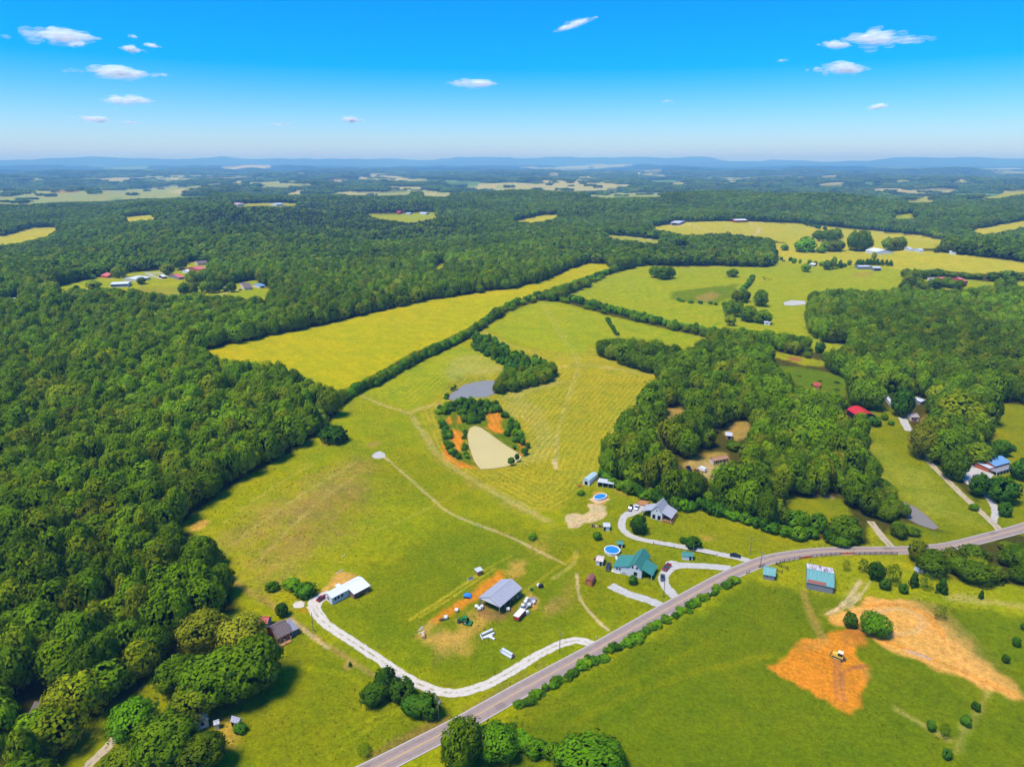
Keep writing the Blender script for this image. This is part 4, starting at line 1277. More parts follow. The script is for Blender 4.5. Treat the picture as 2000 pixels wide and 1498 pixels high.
# the three hundred that show largest stand as trees of their own
x_, y_, dp_ = proj(Pa + np.stack([0 * Ha, 0 * Ha, Ha * 0.6], -1))
infr = (x_ > 0) & (x_ < 2000) & (y_ > 0) & (y_ < 1530)
size = np.where(infr, Wa * Ha / dp_ ** 2, 0)
order = np.argsort(-size)
N_IND = 300
ind, rest = order[:N_IND], order[N_IND:]
for j, i in enumerate(ind):
    px_ = x_[i]
    kind = ('tall', 'broad', 'broad_loose', 'broad', 'oakgreen', 'broad', 'broad_loose', 'broad', 'oak' if j % 4 == 0 else 'broad')[(j * 7) % 9]
    py_ = y_[i]
    if px_ > 1720 and py_ > 1000:
        lab, grp = 'green tree of the roadside thicket across from the row of young trees', 'trees of the roadside thicket'
    elif px_ > 1660:
        lab, grp = 'green tree of the wood round the meadow cottage and red-roofed barn', 'trees round the meadow cottage'
    elif px_ > 1000 and py_ > 900:
        lab, grp = 'green tree at the lower side of the central wood, above the grey-roofed house', 'trees at the lower side of the central wood'
    elif px_ > 1000:
        lab, grp = 'green tree at the mown field side of the central wood', 'trees of the central wood by the mown field'
    elif py_ > 1350:
        lab, grp = 'green tree of the dense wood round the dark cabin', 'trees round the dark cabin'
    elif py_ > 1180 and px_ > 240:
        lab, grp = 'green tree of the dense wood facing the oak grove', 'wood trees facing the oak grove'
    elif py_ > 1180:
        lab, grp = 'green tree deep in the dense wood uphill of the dark cabin', 'wood trees uphill of the dark cabin'
    elif py_ > 1020 and px_ > 250:
        lab, grp = 'green tree of the wood corner beside the orange scar in the pasture', 'trees of the wood corner by the pasture scar'
    elif py_ > 1020:
        lab, grp = 'green tree deep in the dense wood level with the mobile home', 'wood trees level with the mobile home'
    elif px_ > 330:
        lab, grp = 'green tree on the long straight wood edge above the pasture', 'trees on the long straight wood edge'
    else:
        lab, grp = 'green tree deep in the dense wood level with the silty pond', 'wood trees level with the silty pond'
    plant(kind, 'broadleaf_tree', lab, 'tree', tuple(Pa[i] - np.array([0, 0, 0.1])), Wa[i] * (0.8 if kind == 'tall' else 1.0), Ha[i], grp, seed=j)

g = np.random.default_rng(77)
near_ids = [i for i, n_ in enumerate(PROTO_NAMES) if n_.startswith(('broad', 'tall'))]
far_ids = [i for i, n_ in enumerate(PROTO_NAMES) if n_.startswith('farbroad')]
pine_ids = [i for i, n_ in enumerate(PROTO_NAMES) if n_.startswith('farpine')]
xb_, yb_, _d = proj(Pb)
pine = (yb_ < 500) & (yb_ > 390) & (g.random(len(Pb)) < 0.85 * np.exp(-((xb_ - 640) / 300) ** 4 - ((yb_ - 438) / 40) ** 4))
idx_b = np.where(pine, g.choice(pine_ids, len(Pb)), g.choice(far_ids, len(Pb)))
P_all = np.vstack([Pa[rest], Pb])
qa = g.uniform(0.82, 1.2, len(rest))
S_all = np.vstack([np.stack([Wa[rest] * qa, Wa[rest] / qa, Ha[rest]], -1), np.stack([Wb * np.where(pine, 0.55, 1), Wb * np.where(pine, 0.55, 1), Hb], -1)])
I_all = np.concatenate([g.choice(near_ids, len(rest)), idx_b])
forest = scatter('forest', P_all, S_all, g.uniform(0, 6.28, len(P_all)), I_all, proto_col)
tag(forest, 'dense green woodland rolling back from the pastures to the far ridge', 'forest', kind='stuff')

# the far woods, beyond the ridge
X, Y = grid_points(3500, 13000, 62, 31, R(41))
s_ = np.interp
cs_ = np.where(np.hypot(X, Y) < 9000, 900.0, 1500.0)
wx_ = X + 0.25 * cs_ * np.sin(Y / cs_ * 1.7) + 0.15 * cs_ * np.sin(X / cs_ * 3.1)
wy_ = Y + 0.25 * cs_ * np.sin(X / cs_ * 1.9 + 1)
best_, cid_ = np.full(len(X), 1e9), np.zeros(len(X))
gi_, gj_ = np.floor(wx_ / cs_), np.floor(wy_ / cs_)
for di in (-1, 0, 1):
    for dj in (-1, 0, 1):
        i, j = gi_ + di, gj_ + dj
        dd = (wx_ - (i + hash2(i, j, 1)) * cs_) ** 2 + (wy_ - (j + hash2(i, j, 2)) * cs_) ** 2
        m = dd < best_
        best_ = np.where(m, dd, best_)
        cid_ = np.where(m, hash2(i, j, 3), cid_)
az_ = np.degrees(np.arctan2(X, Y))
op_ = 0.26 + 0.16 * np.sin(X / 2100.0 + 0.6) * np.sin(Y / 1700.0) + 0.22 * np.exp(-((az_ + 27) / 11) ** 2) * (np.hypot(X, Y) < 5600)
k_ = (cid_ >= op_ * np.where(np.hypot(X, Y) > 9000, 0.6, 1.0)) | (g.random(len(X)) < 0.13)
X, Y = X[k_], Y[k_]
P_ = np.stack([X, Y, terrain(X, Y)], -1)
k_ = (not_open(P_, np.full(len(P_), 13.0)) & not_open(P_, np.full(len(P_), 6.0)) & not_open(P_, np.zeros(len(P_)))) | (g.random(len(P_)) < 0.08)
P_ = P_[k_]
sc_ = g.uniform(0.9, 1.5, len(P_))
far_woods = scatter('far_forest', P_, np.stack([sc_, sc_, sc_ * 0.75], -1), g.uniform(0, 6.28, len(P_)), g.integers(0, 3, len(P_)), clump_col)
tag(far_woods, 'bluish distant woods between the fields below the mountains', 'forest', kind='stuff')
print('TREES', len(ind), len(rest), len(Pb), len(P_))
# ------------------------------------------------------------------ trees and shrubs that stand on their own
def px_size(P, wpx):
    _x, _y, dp = proj(np.array(P))
    return float(wpx * dp / FPX)


def lone(px, py, wpx, hpx, kind, name, label, cat='tree'):
    P = at(px, py)
    w = px_size(P, wpx)
    x, y, dp = proj(np.array(P))
    depr = math.atan2(CAM_H - P.z, math.hypot(P.x, P.y))
    # the picture height of a plant holds part of its depth as well
    h = max(0.55 * w, px_size(P, max(hpx - 0.45 * wpx * math.sin(depr), 0.5 * hpx)) / math.cos(depr))
    h *= 1.15
    return plant(kind, name, label, cat, (P.x, P.y, P.z - 0.05), w, h, seed=int(px * 7 + py))


LONE = [
    # beside the graded earth and the road field
    (1659, 1226, 24, 30, 'round', 'cedar_tree', 'dark round evergreen at the tip of the graded orange earth'), (1706, 1238, 54, 46, 'olive', 'shade_tree', 'wide olive-green shade tree standing in the graded orange earth'),
    (1651, 1114, 14, 20, 'sapling', 'sapling', 'thin sapling nearest the large teal-roofed barn'), (1684, 1118, 18, 26, 'sapling', 'sapling', 'thin pale sapling, second from the large teal-roofed barn'),
    (1709, 1132, 27, 34, 'round', 'cedar_tree', 'dark bushy evergreen, third tree from the large teal-roofed barn'), (1742, 1140, 27, 38, 'sapling', 'young_tree', 'ragged young tree with gaps, fourth from the large teal-roofed barn'),
    (1728, 1150, 20, 21, 'round', 'cedar_shrub', 'round dark shrub in front of the ragged young tree'), (1763, 1157, 17, 18, 'round', 'cedar_shrub', 'small dark ball-shaped shrub just above the graded earth'),
    (1783, 1146, 19, 30, 'cone', 'cedar_tree', 'upright young evergreen beside the grey junk mound'), (1806, 1151, 22, 32, 'sapling', 'young_tree', 'loose young tree just in front of the grey junk mound'),
    (1838, 1158, 22, 30, 'cone', 'cedar_tree', 'dense upright evergreen, last of the row toward the thicket'), (1915, 1169, 11, 18, 'cone', 'cedar_tree', 'slim small evergreen alone in the grass strip'),
    (1834, 1208, 22, 26, 'sapling', 'bare_tree', 'sparse yellowish tree on bare ground at the edge of the graded earth'), (1998, 1229, 11, 14, 'round', 'cedar_shrub', 'dark shrub cut by the picture edge beside the road field'),
    (1984, 1262, 14, 19, 'round', 'cedar_shrub', 'dark oval shrub on the slope, upper of the two by the edge'), (1963, 1293, 13, 15, 'round', 'cedar_shrub', 'dark oval shrub on the slope, lower of the two by the edge'),
    (1905, 1386, 15, 16, 'round', 'cedar_shrub', 'round dark shrub nearest the tip of the earth track'), (1885, 1416, 18, 20, 'round', 'cedar_shrub', 'round dark shrub midway along the mown path'),
    (1817, 1425, 17, 20, 'round', 'cedar_shrub', 'dull green shrub beside the loose young tree on the mown path'), (1842, 1440, 19, 28, 'sapling', 'young_tree', 'loose young tree beside the junction of the mown paths'),
    (1848, 1481, 17, 20, 'round', 'cedar_shrub', 'round dark shrub lowest on the mown path'),
    # along the white drive
    (733, 1370, 50, 40, 'round', 'holly_bush', 'big round dark bush farthest from the power pole in the drive-side clump'), (753, 1344, 42, 40, 'round', 'holly_bush', 'round dark bush touching the white gravel drive'),
    (786, 1362, 46, 40, 'round', 'holly_bush', 'dark bush in the middle of the drive-side clump'), (808, 1392, 44, 36, 'round', 'holly_bush', 'dark bush at the lower edge of the drive-side clump'),
    (836, 1397, 48, 44, 'round', 'holly_bush', 'dark bush right beside the wooden power pole'), (684, 1301, 8, 10, 'cone', 'cedar_shrub', 'tiny cone evergreen in a round bare planting bed'),
    (552, 1203, 22, 26, 'round', 'cedar_shrub', 'dark green shrub by the fence line below the gravel turning pad'), (712, 1472, 28, 18, 'sapling', 'dry_shrub', 'greyish leafless-looking shrub on the road verge'),
    # the foot of the picture
    (902, 1496, 84, 88, 'oakgreen', 'shade_tree', 'big dark green tree overhanging the two-lane road'), (968, 1474, 82, 66, 'olive', 'shade_tree', 'broad light green tree next to the big dark roadside tree'),
    (920, 1434, 11, 22, 'cone', 'cedar_tree', 'narrow dark evergreen poking up between the two roadside trees'), (1152, 1510, 116, 62, 'olive', 'shade_tree', 'broad light green tree cut by the lower picture edge'),
    # the oaks by the old house
    (404, 1264, 86, 76, 'oak', 'oak_tree', 'yellow-tasselled oak farthest from the old brown house'), (476, 1272, 88, 74, 'oak', 'oak_tree', 'yellow-tasselled oak leaning over the old brown house'),
    (356, 1350, 78, 72, 'oakgreen', 'oak_tree', 'dark oak at the mown lane side of the oak grove'), (430, 1368, 124, 104, 'oakgreen', 'oak_tree', 'huge dark oak in the middle of the oak grove'),
    (498, 1345, 118, 100, 'oakgreen', 'oak_tree', 'big dark oak on the lawn side of the oak grove'), (385, 1400, 92, 76, 'oakgreen', 'oak_tree', 'dark oak just above the white farmhouse roofs'),
    (268, 1440, 88, 80, 'olive', 'shade_tree', 'bright light green tree beside the gravel farm lane'), (330, 1490, 128, 100, 'oakgreen', 'shade_tree', 'large dark tree hiding the white farmhouse'),
    (400, 1505, 84, 76, 'oakgreen', 'shade_tree', 'dark tree at the foot of the picture below the white farmhouse'), (250, 1520, 90, 70, 'oakgreen', 'shade_tree', 'green tree at the foot of the picture by the farm lane'),
    (470, 1428, 24, 18, 'darkshrub', 'shrub', 'low dark shrub in front of the small grey-roofed shed'), (142, 1388, 96, 60, 'oak', 'oak_tree', 'yellowish tree beside the dark cabin in the wood'), (70, 1490, 90, 60, 'oak', 'oak_tree', 'yellow-green tree in the lower corner of the wood'),
    # round the houses
    (1246, 1040, 31, 34, 'round', 'holly_bush', 'round dark tree inside the curve of the grey drive'), (1166, 1053, 16, 15, 'darkshrub', 'shrub', 'small dark shrub at the start of the mown strip behind the round pool'),
    (1353, 1069, 27, 22, 'darkshrub', 'shrub', 'low dark shrub by the pole on the grey drive'), (1334, 1059, 13, 11, 'darkshrub', 'shrub', 'smaller shrub next to the low dark one on the grey drive'),
    (1236, 1140, 17, 17, 'round', 'holly_bush', 'round clipped bush on the lawn before the teal-roofed house'), (1256, 1124, 15, 14, 'darkshrub', 'shrub', 'garden shrub at the porch corner of the teal-roofed house'),
    (1268, 1108, 9, 11, 'darkshrub', 'shrub', 'small garden shrub beside the porch of the teal-roofed house'), (1303, 962, 46, 30, 'shrub', 'shrub', 'bushy green growth behind the grey-roofed house'),
    (570, 1148, 30, 12, 'shrub', 'shrub', 'low brush mound above the gravel turning pad'), (596, 1162, 38, 18, 'darkshrub', 'shrub', 'brushy mound beside the white mobile home drive'), (532, 1152, 24, 10, 'shrub', 'shrub', 'low scrub on the fence line near the wood'),
    (652, 862, 46, 20, 'darkshrub', 'shrub', 'dark brush pile at the edge of the left pasture'), (672, 856, 12, 16, 'cone', 'cedar_tree', 'little evergreen at the end of the dark brush pile'),
    (1040, 1052, 16, 9, 'shrub', 'shrub', 'low scrub patch in the pasture above the pole barn'), (1135, 966, 14, 8, 'shrub', 'shrub', 'low bush on the grass before the oval pool'),
    # right-hand yard
    (1909, 968, 36, 42, 'round', 'holly_bush', 'round dark tree between the brick house and the gravel loop'), (1955, 981, 52, 50, 'round', 'holly_bush', 'largest round dark tree on the lawn below the brick house'),
    (1960, 1008, 21, 27, 'round', 'holly_bush', 'smallest round tree below the brick house'), (1992, 935, 38, 38, 'round', 'holly_bush', 'round dark tree beside the end of the brick house'),
    (1952, 889, 33, 31, 'round', 'holly_bush', 'round tree up the lawn behind the brick house'), (1977, 880, 13, 11, 'darkshrub', 'shrub', 'little bush on the lawn behind the brick house'),
    (1900, 862, 36, 34, 'cone', 'pine_tree', 'broad pyramid evergreen behind the garage'), (1905, 904, 52, 40, 'broad', 'shade_tree', 'dark leafy tree leaning over the garage'),
    (1860, 934, 44, 52, 'broad', 'shade_tree', 'full green tree beside the gravel parking pad'), (1796, 893, 50, 62, 'oak', 'shade_tree', 'yellowish tree at the bend of the long farm drive'),
    (1826, 890, 52, 44, 'broad', 'shade_tree', 'brownish-green tree next to the yellowish one on the farm drive'), (1848, 864, 25, 34, 'broad', 'shade_tree', 'slim dark tree behind the brownish-green one'),
    (1866, 846, 84, 74, 'broad', 'shade_tree', 'big green tree beside the hidden white cottage'), (1925, 828, 44, 62, 'tall', 'shade_tree', 'tall dark tree at the top of the right-hand meadow'),
    (1760, 813, 38, 50, 'round', 'cedar_tree', 'dark evergreen beside the silver trailer roofs'), (1694, 797, 52, 48, 'broad', 'shade_tree', 'green tree just behind the red-roofed barn'),
    (1706, 830, 26, 16, 'darkshrub', 'shrub', 'dark brush at the front of the red-roofed barn'), (1727, 819, 14, 11, 'shrub', 'shrub', 'small bush between the red-roofed barn and the cottage drive'), (1740, 830, 10, 9, 'shrub', 'shrub', 'tiny bush in the long grass beside the cottage drive'),
    (1767, 1010, 18, 24, 'broad', 'young_tree', 'small tree on the bank of the roadside pond'), (1902, 995, 18, 10, 'shrub', 'shrub', 'bush beside the long farm drive'),
    # pastures beyond the hedges
    (1278, 542, 22, 20, 'broad', 'shade_tree', 'left tree of the clump alone in the far pasture'), (1294, 546, 24, 22, 'broad', 'shade_tree', 'middle tree of the clump alone in the far pasture'), (1307, 544, 20, 20, 'broad', 'shade_tree', 'end tree of the clump alone in the far pasture'),
    (1485, 598, 25, 28, 'broad', 'shade_tree', 'lone round tree in the pasture above the small white pond'), (1446, 590, 32, 24, 'broad', 'shade_tree', 'wide tree by the bare patch in the far pasture'),
    (1424, 618, 26, 28, 'broad', 'shade_tree', 'brownish tree in the hollow below the bare patch'), (1441, 619, 20, 26, 'broad', 'shade_tree', 'second tree in the hollow below the bare patch'), (1459, 628, 30, 28, 'broad', 'shade_tree', 'dark tree beside the small grey-roofed house in the hollow'),
    (1490, 632, 28, 24, 'broad', 'shade_tree', 'tree right behind the small grey-roofed house in the hollow'), (1426, 636, 18, 20, 'tall', 'shade_tree', 'narrow tree lowest in the hollow'), (1430, 541, 20, 14, 'broad', 'shade_tree', 'clump of foliage by the pasture fence corner'),
    (1612, 472, 46, 24, 'broad', 'shade_tree', 'dark tree clump by the farmstead on the hay hill'), (1632, 470, 22, 20, 'tall', 'shade_tree', 'pointed tree at the end of the hay hill clump'), (1675, 490, 40, 40, 'broad', 'shade_tree', 'large tree beside the big white-roofed house'), (1690, 488, 24, 20, 'broad', 'shade_tree', 'bright green tree touching the big white-roofed house'),
    (1624, 491, 40, 22, 'broad', 'shade_tree', 'greyish tree below the hay hill farmstead'), (1744, 489, 38, 26, 'broad', 'shade_tree', 'wide tree clump past the big white-roofed house'), (1571, 491, 38, 12, 'shrub', 'shrub', 'long dark thicket on the hay hill fence'), (1603, 494, 17, 11, 'shrub', 'shrub', 'round bush at the end of the hay hill fence'),
    (1576, 473, 12, 10, 'broad', 'shade_tree', 'small round tree above the long dark thicket'), (1615, 527, 16, 16, 'broad', 'shade_tree', 'dark tree by the fence below the hay hill, first of three'), (1627, 526, 11, 22, 'tall', 'shade_tree', 'tall narrow tree, second of three below the hay hill'), (1640, 524, 12, 14, 'cone', 'cedar_tree', 'cone-shaped tree, third of three below the hay hill'),
    (1573, 531, 16, 14, 'broad', 'shade_tree', 'pale tree on the fence line below the hay hill'), (1706, 508, 9, 14, 'tall', 'shade_tree', 'single small tree in front of the big white-roofed house'), (1532, 489, 14, 10, 'broad', 'shade_tree', 'small dark tree at the wood end of the hay hill'), (1498, 486, 18, 12, 'broad', 'shade_tree', 'tree at the corner of the wood under the hay hill'),
    # the hamlet among the woods
    (352, 527, 26, 24, 'broad', 'shade_tree', 'dark tree behind the hamlet lane'), (329, 537, 24, 20, 'broad', 'shade_tree', 'bright tree on the hamlet lane'), (273, 527, 22, 18, 'broad', 'shade_tree', 'olive tree near the hamlet crossroads'), (234, 543, 26, 20, 'broad', 'shade_tree', 'dark tree next to the red-roofed hamlet house'),
    (380, 558, 28, 26, 'broad', 'shade_tree', 'large tree in the hamlet meadow'), (402, 550, 22, 22, 'broad', 'shade_tree', 'tree below the salmon-roofed hamlet house'), (415, 572, 40, 24, 'broad', 'shade_tree', 'wide dark clump at the hamlet meadow end'), (362, 578, 20, 24, 'tall', 'shade_tree', 'first of two oval trees below the hamlet meadow'), (380, 578, 17, 21, 'tall', 'shade_tree', 'second of two oval trees below the hamlet meadow'),
    (453, 571, 18, 18, 'broad', 'shade_tree', 'bright tree by the grey hamlet cottage'), (184, 565, 26, 16, 'broad', 'shade_tree', 'dark tree beside the long white hamlet shed'), (150, 566, 9, 8, 'round', 'shrub', 'small round bush in the hamlet field'), (180, 545, 13, 8, 'shrub', 'shrub', 'bush by the red-roofed hamlet house'), (276, 555, 17, 12, 'broad', 'shade_tree', 'bushy tree in front of the white hamlet trailer'), (442, 570, 9, 7, 'shrub', 'shrub', 'little bush on the grey cottage lawn'),
]
for t in LONE:
    if t[1] < 600 and t[2] >= 30 and t[4] == 'broad':      # what reads as one mass over there is a few trees close together
        for dx, dy, f in ((-0.3, -0.02, 0.62), (0.05, 0.03, 0.72), (0.33, -0.04, 0.58)):
            o = lone(t[0] + dx * t[2], t[1] + dy * t[3], t[2] * f * 0.85, t[3] * (0.62 + 0.3 * f), ('broad', 'broad_loose', 'tall')[int(f * 100) % 3], t[5], t[6])
            o['group'] = t[6]
        continue
    lone(*t)


def along(pts, step, jitter, seed):
    ln = smooth_line(at_many(pts), 1.0)
    g = np.random.default_rng(seed)
    acc, out = 0.0, []
    nxt = 0.0
    for p, q in zip(ln[:-1], ln[1:]):
        L_ = float(np.linalg.norm(q - p))
        while nxt <= acc + L_:
            r = p + (q - p) * ((nxt - acc) / max(L_, 1e-6))
            out.append(r + g.normal(0, jitter, 2))
            nxt += step * g.uniform(0.75, 1.3)
        acc += L_
    return out


HEDGES = [
    ([(660, 792), (690, 770), (735, 750), (790, 720), (850, 690), (905, 662), (945, 634), (985, 606), (1040, 585), (1085, 572)], 5.2, 0.6, 4.5, 8.0, 4.5, 8.5, ('shrub', 'shrub', 'darkshrub'), 'leafy hedge shrub between the yellow field and the mown field', 'hedgerow between the yellow field and the mown field'),
    ([(1085, 572), (1130, 558), (1180, 538), (1205, 530)], 6.5, 0.8, 6, 9, 6, 9, ('shrub', 'darkshrub'), 'leafy hedge shrub at the far end of the yellow field', 'hedgerow at the far end of the yellow field'),
    ([(1092, 582), (1150, 598), (1200, 612), (1260, 626), (1310, 638), (1370, 648), (1410, 655)], 5.5, 0.9, 5, 8.5, 5, 9, ('shrub', 'darkshrub', 'shrub'), 'hedge shrub along the fence between the mown field and the cattle pasture', 'hedgerow between the mown field and the pasture'),
    ([(1010, 1385), (1060, 1352), (1130, 1308), (1200, 1268), (1262, 1235), (1300, 1214), (1370, 1172), (1440, 1134)], 1.5, 0.7, 1.8, 4.2, 0.7, 2.3, ('shrub', 'shrub', 'darkshrub'), 'low green hedge shrub along the far verge of the two-lane road', 'low roadside hedge'),
    ([(1000, 1440), (1030, 1462), (1070, 1476), (1110, 1488), (1150, 1496)], 2.8, 0.6, 4, 6.5, 3, 5, ('shrub',), 'green hedge shrub trailing off from the two roadside trees', 'hedge at the foot of the picture'),
    ([(1186, 626), (1196, 642), (1204, 656)], 3.0, 0.3, 2.5, 4, 2.5, 4, ('darkshrub',), 'small dark shrub in the gully of the mown field', 'shrubs in the gully of the mown field'),
    ([(1674, 519), (1700, 518), (1726, 519), (1745, 520)], 6.0, 0.3, 7, 9, 9, 11, ('cone',), 'dark evergreen in the straight windbreak row behind the pasture sheds', 'evergreen windbreak row'),
    ([(1470, 543), (1462, 556), (1450, 568)], 6, 1, 5, 8, 4, 6, ('shrub', 'darkshrub'), 'shrub on the fence line through the far pasture', 'fence line shrubs in the far pasture'),
    ([(1320, 588), (1345, 592), (1400, 596), (1440, 600)], 9, 2, 4, 7, 3, 5, ('shrub',), 'scrub bush round the bare patch in the far pasture', 'scrub round the bare patch'),
    ([(1410, 662), (1440, 664), (1480, 668), (1530, 676), (1580, 686), (1612, 692)], 6.0, 2.2, 8, 12, 8, 13, ('broad', 'darkshrub', 'broad'), 'broad tree in the belt across the valley above the central wood', 'tree belt above the central wood'),
    ([(1768, 540), (1780, 548), (1790, 560), (1815, 566), (1850, 562), (1872, 566)], 7, 3, 8, 13, 8, 14, ('broad',), 'leafy tree round the pink-roofed houses', 'trees round the pink-roofed houses'),
    ([(1566, 436), (1580, 442), (1600, 447), (1614, 450)], 9, 3, 8, 11, 8, 11, ('cone', 'round'), 'dark tree in the row on the hay hill slope', 'tree row on the hay hill slope'),
    ([(1530, 508), (1580, 517), (1610, 520), (1640, 520), (1668, 518)], 13, 4, 4, 9, 3, 8, ('shrub', 'darkshrub', 'broad'), 'scrubby growth on the fence between the pasture and the upper hay', 'scrub on the fence under the upper hay'),
    ([(1180, 936), (1192, 945), (1215, 956), (1250, 968), (1300, 988)], 3.4, 0.8, 4, 7, 3.5, 6.5, ('shrub', 'darkshrub'), 'brushy shrub along the edge of the central wood behind the oval pool', 'brush at the edge of the central wood'),
    ([(1320, 992), (1380, 1000), (1440, 1016), (1500, 1036), (1560, 1050), (1620, 1060), (1680, 1062)], 3.6, 1.0, 4.5, 8, 4, 7, ('shrub', 'darkshrub', 'shrub'), 'brushy shrub along the edge of the wood above the curving road', 'brush above the curving road'),
    ([(1400, 985), (1470, 1000), (1540, 1025), (1600, 1040)], 5.0, 2.0, 6, 9, 6, 10, ('broad', 'shrub'), 'leafy small tree behind the brush above the curving road', 'small trees above the curving road'),
]
for hi_, (pts, step, jit, w0, w1, h0, h1, kinds, lab, grp) in enumerate(HEDGES):
    g = random.Random(hi_)
    for q in along(pts, step, jit, 60 + hi_):
        k = g.choice(kinds)
        w, h = g.uniform(w0, w1), g.uniform(h0, h1)
        nm, ct = ('hedge_shrub', 'shrub') if k in ('shrub', 'darkshrub') else ('row_tree', 'tree')
        plant(k, nm, lab, ct, (q[0], q[1], float(terrain(q[0], q[1])) - 0.05), w, h, grp, seed=int(q[0] * 13 + q[1] * 7))

# thickets by the ponds: shrubs and small cedars
THICK = [
    ([(918, 672), (930, 655), (960, 662), (1005, 690), (1050, 704), (1082, 714), (1076, 730), (1030, 738), (990, 735), (985, 718), (955, 700), (935, 690)], 4.4, 3.2, 5.5, 2.4, 5.5, 'dark shrub of the thicket above the grey pond', 'shrub thicket above the grey pond', 0.7),
    ([(960, 752), (985, 740), (1030, 736), (1085, 722), (1084, 742), (1040, 755), (1000, 766), (975, 775), (960, 770)], 5.4, 6.5, 9, 7, 11, 'leafy small tree crowding the bank of the grey pond', 'small trees on the bank of the grey pond', 1.0),
    ([(848, 802), (878, 788), (930, 786), (965, 790), (985, 806), (960, 808), (935, 826), (910, 832), (885, 806), (862, 812)], 3.6, 3.2, 5.2, 2.6, 5.0, 'shrub of the thicket between the two ponds', 'shrub thicket between the two ponds', 0.75),
    ([(856, 820), (870, 830), (882, 850), (888, 880), (902, 898), (896, 904), (876, 890), (868, 862), (860, 838)], 3.3, 2.6, 4.4, 2.4, 4.6, 'dark cedar shrub on the steep bank facing the silty pond', 'cedar shrubs on the bank of the silty pond', 0.7),
    ([(903, 842), (912, 836), (912, 866), (918, 900), (908, 890), (902, 866)], 3.2, 2.2, 3.6, 1.8, 3.6, 'low shrub at the very edge of the silty pond', 'low shrubs at the edge of the silty pond', 0.55),
    ([(980, 806), (995, 812), (1012, 838), (1026, 858), (1022, 872), (1004, 866), (986, 852), (994, 838), (984, 822)], 3.3, 2.8, 4.8, 2.6, 4.8, 'dark cedar shrub on the bare slope beside the silty pond', 'cedar shrubs on the bare slope', 0.65),
    ([(945, 842), (985, 866), (1010, 878), (1006, 882), (975, 866), (940, 844)], 3.0, 1.6, 2.6, 1.2, 2.2, 'low grassy shrub lining the silty pond', 'low shrubs lining the silty pond', 0.9),
    ([(866, 778), (880, 762), (896, 752), (902, 754), (886, 770), (876, 784)], 3.0, 2.4, 3.8, 2, 3.2, 'bush at the narrow end of the grey pond', 'bushes at the end of the grey pond', 1.0),
    ([(1545, 724), (1600, 735), (1640, 745), (1640, 768), (1590, 764), (1560, 748)], 9, 2.5, 4.5, 1, 2.4, 'low scrub bush in the rough field by the small red shed', 'scrub in the rough field', 0.3),
    ([(1715, 930), (1745, 965), (1760, 990), (1750, 1010), (1770, 1035), (1740, 1040), (1725, 1000), (1710, 960)], 5, 4, 8, 3, 7, 'brushy shrub in the draw beside the roadside pond', 'brush in the draw by the roadside pond', 0.8),
]
for ti, (pts, sp, w0, w1, h0, h1, lab, grp, dens) in enumerate(THICK):
    Pw = at_many(pts)
    g = np.random.default_rng(300 + ti)
    lo, hi = Pw[:, :2].min(0), Pw[:, :2].max(0)
    xs, ys = np.meshgrid(np.arange(lo[0], hi[0], sp), np.arange(lo[1], hi[1], sp))
    xs = (xs + g.uniform(-0.4, 0.4, xs.shape) * sp).ravel()
    ys = (ys + g.uniform(-0.4, 0.4, ys.shape) * sp).ravel()
    ok = (poly_sdf(xs, ys, Pw) < -0.3) & (g.random(len(xs)) < dens)
    for pw in POND_W.values():
        ok &= poly_sdf(xs, ys, pw) > 0.8
    for x, y in zip(xs[ok], ys[ok]):
        k = ('darkshrub', 'round', 'shrub', 'cone')[int(g.choice(4, p=[0.4, 0.25, 0.25, 0.1]))] if w1 < 6 else 'broad'
        plant(k, 'pond_shrub', lab, 'shrub', (x, y, float(terrain(x, y)) - 0.1), g.uniform(w0, w1), g.uniform(h0, h1), grp, seed=int(x * 17 + y * 5))
lone(966, 702, 11, 26, 'tall', 'shade_tree', 'pale green narrow tree rising from the thicket above the grey pond')
lone(999, 906, 13, 13, 'round', 'cedar_shrub', 'larger round evergreen at the sharp end of the silty pond')
lone(1010, 898, 9, 12, 'round', 'cedar_shrub', 'smaller round evergreen at the sharp end of the silty pond')
lone(1025, 887, 13, 13, 'round', 'cedar_shrub', 'round evergreen just past the tip of the silty pond')
lone(1031, 875, 10, 11, 'round', 'cedar_shrub', 'small evergreen on the slope past the tip of the silty pond')
# ------------------------------------------------------------------ buildings
def rgbm(name, rgb, rough=0.6, **k):
    return plain(name, tuple(rgb), rough, **k)


M_TEAL = rgbm('teal_metal_roof', (66, 130, 116), 0.45, vary=0.1, scale=0.8, streak=(0.3, 3, 1))
M_TEAL_PALE = rgbm('weathered_teal_roof', (104, 156, 150), 0.6, vary=0.2, scale=0.9, streak=(2.5, 0.3, 1))
M_GREYROOF = rgbm('grey_metal_roof', (168, 168, 174), 0.45, vary=0.07, scale=0.5)
M_SILVER = rgbm('silver_metal_roof', (190, 194, 200), 0.4, vary=0.1)
M_WHITEROOF = rgbm('white_metal_roof', (218, 220, 226), 0.4, vary=0.05)
M_WHITEWALL = rgbm('white_siding', (205, 207, 212), 0.7, vary=0.06, scale=2, streak=(0.2, 0.2, 5))
M_CREAM = rgbm('cream_siding', (200, 192, 172), 0.7, vary=0.08)
M_GREYWOOD = rgbm('weathered_grey_boards', (128, 128, 134), 0.85, vary=0.3, scale=2, streak=(5, 5, 0.4))
M_WOOD = rgbm('raw_timber', (170, 122, 72), 0.8, vary=0.25, scale=2)
M_BRICK = rgbm('red_brick_wall', (170, 92, 66), 0.85, vary=0.25, scale=3)
M_ORANGEBRICK = rgbm('orange_brick_wall', (176, 84, 42), 0.85, vary=0.25, scale=3)
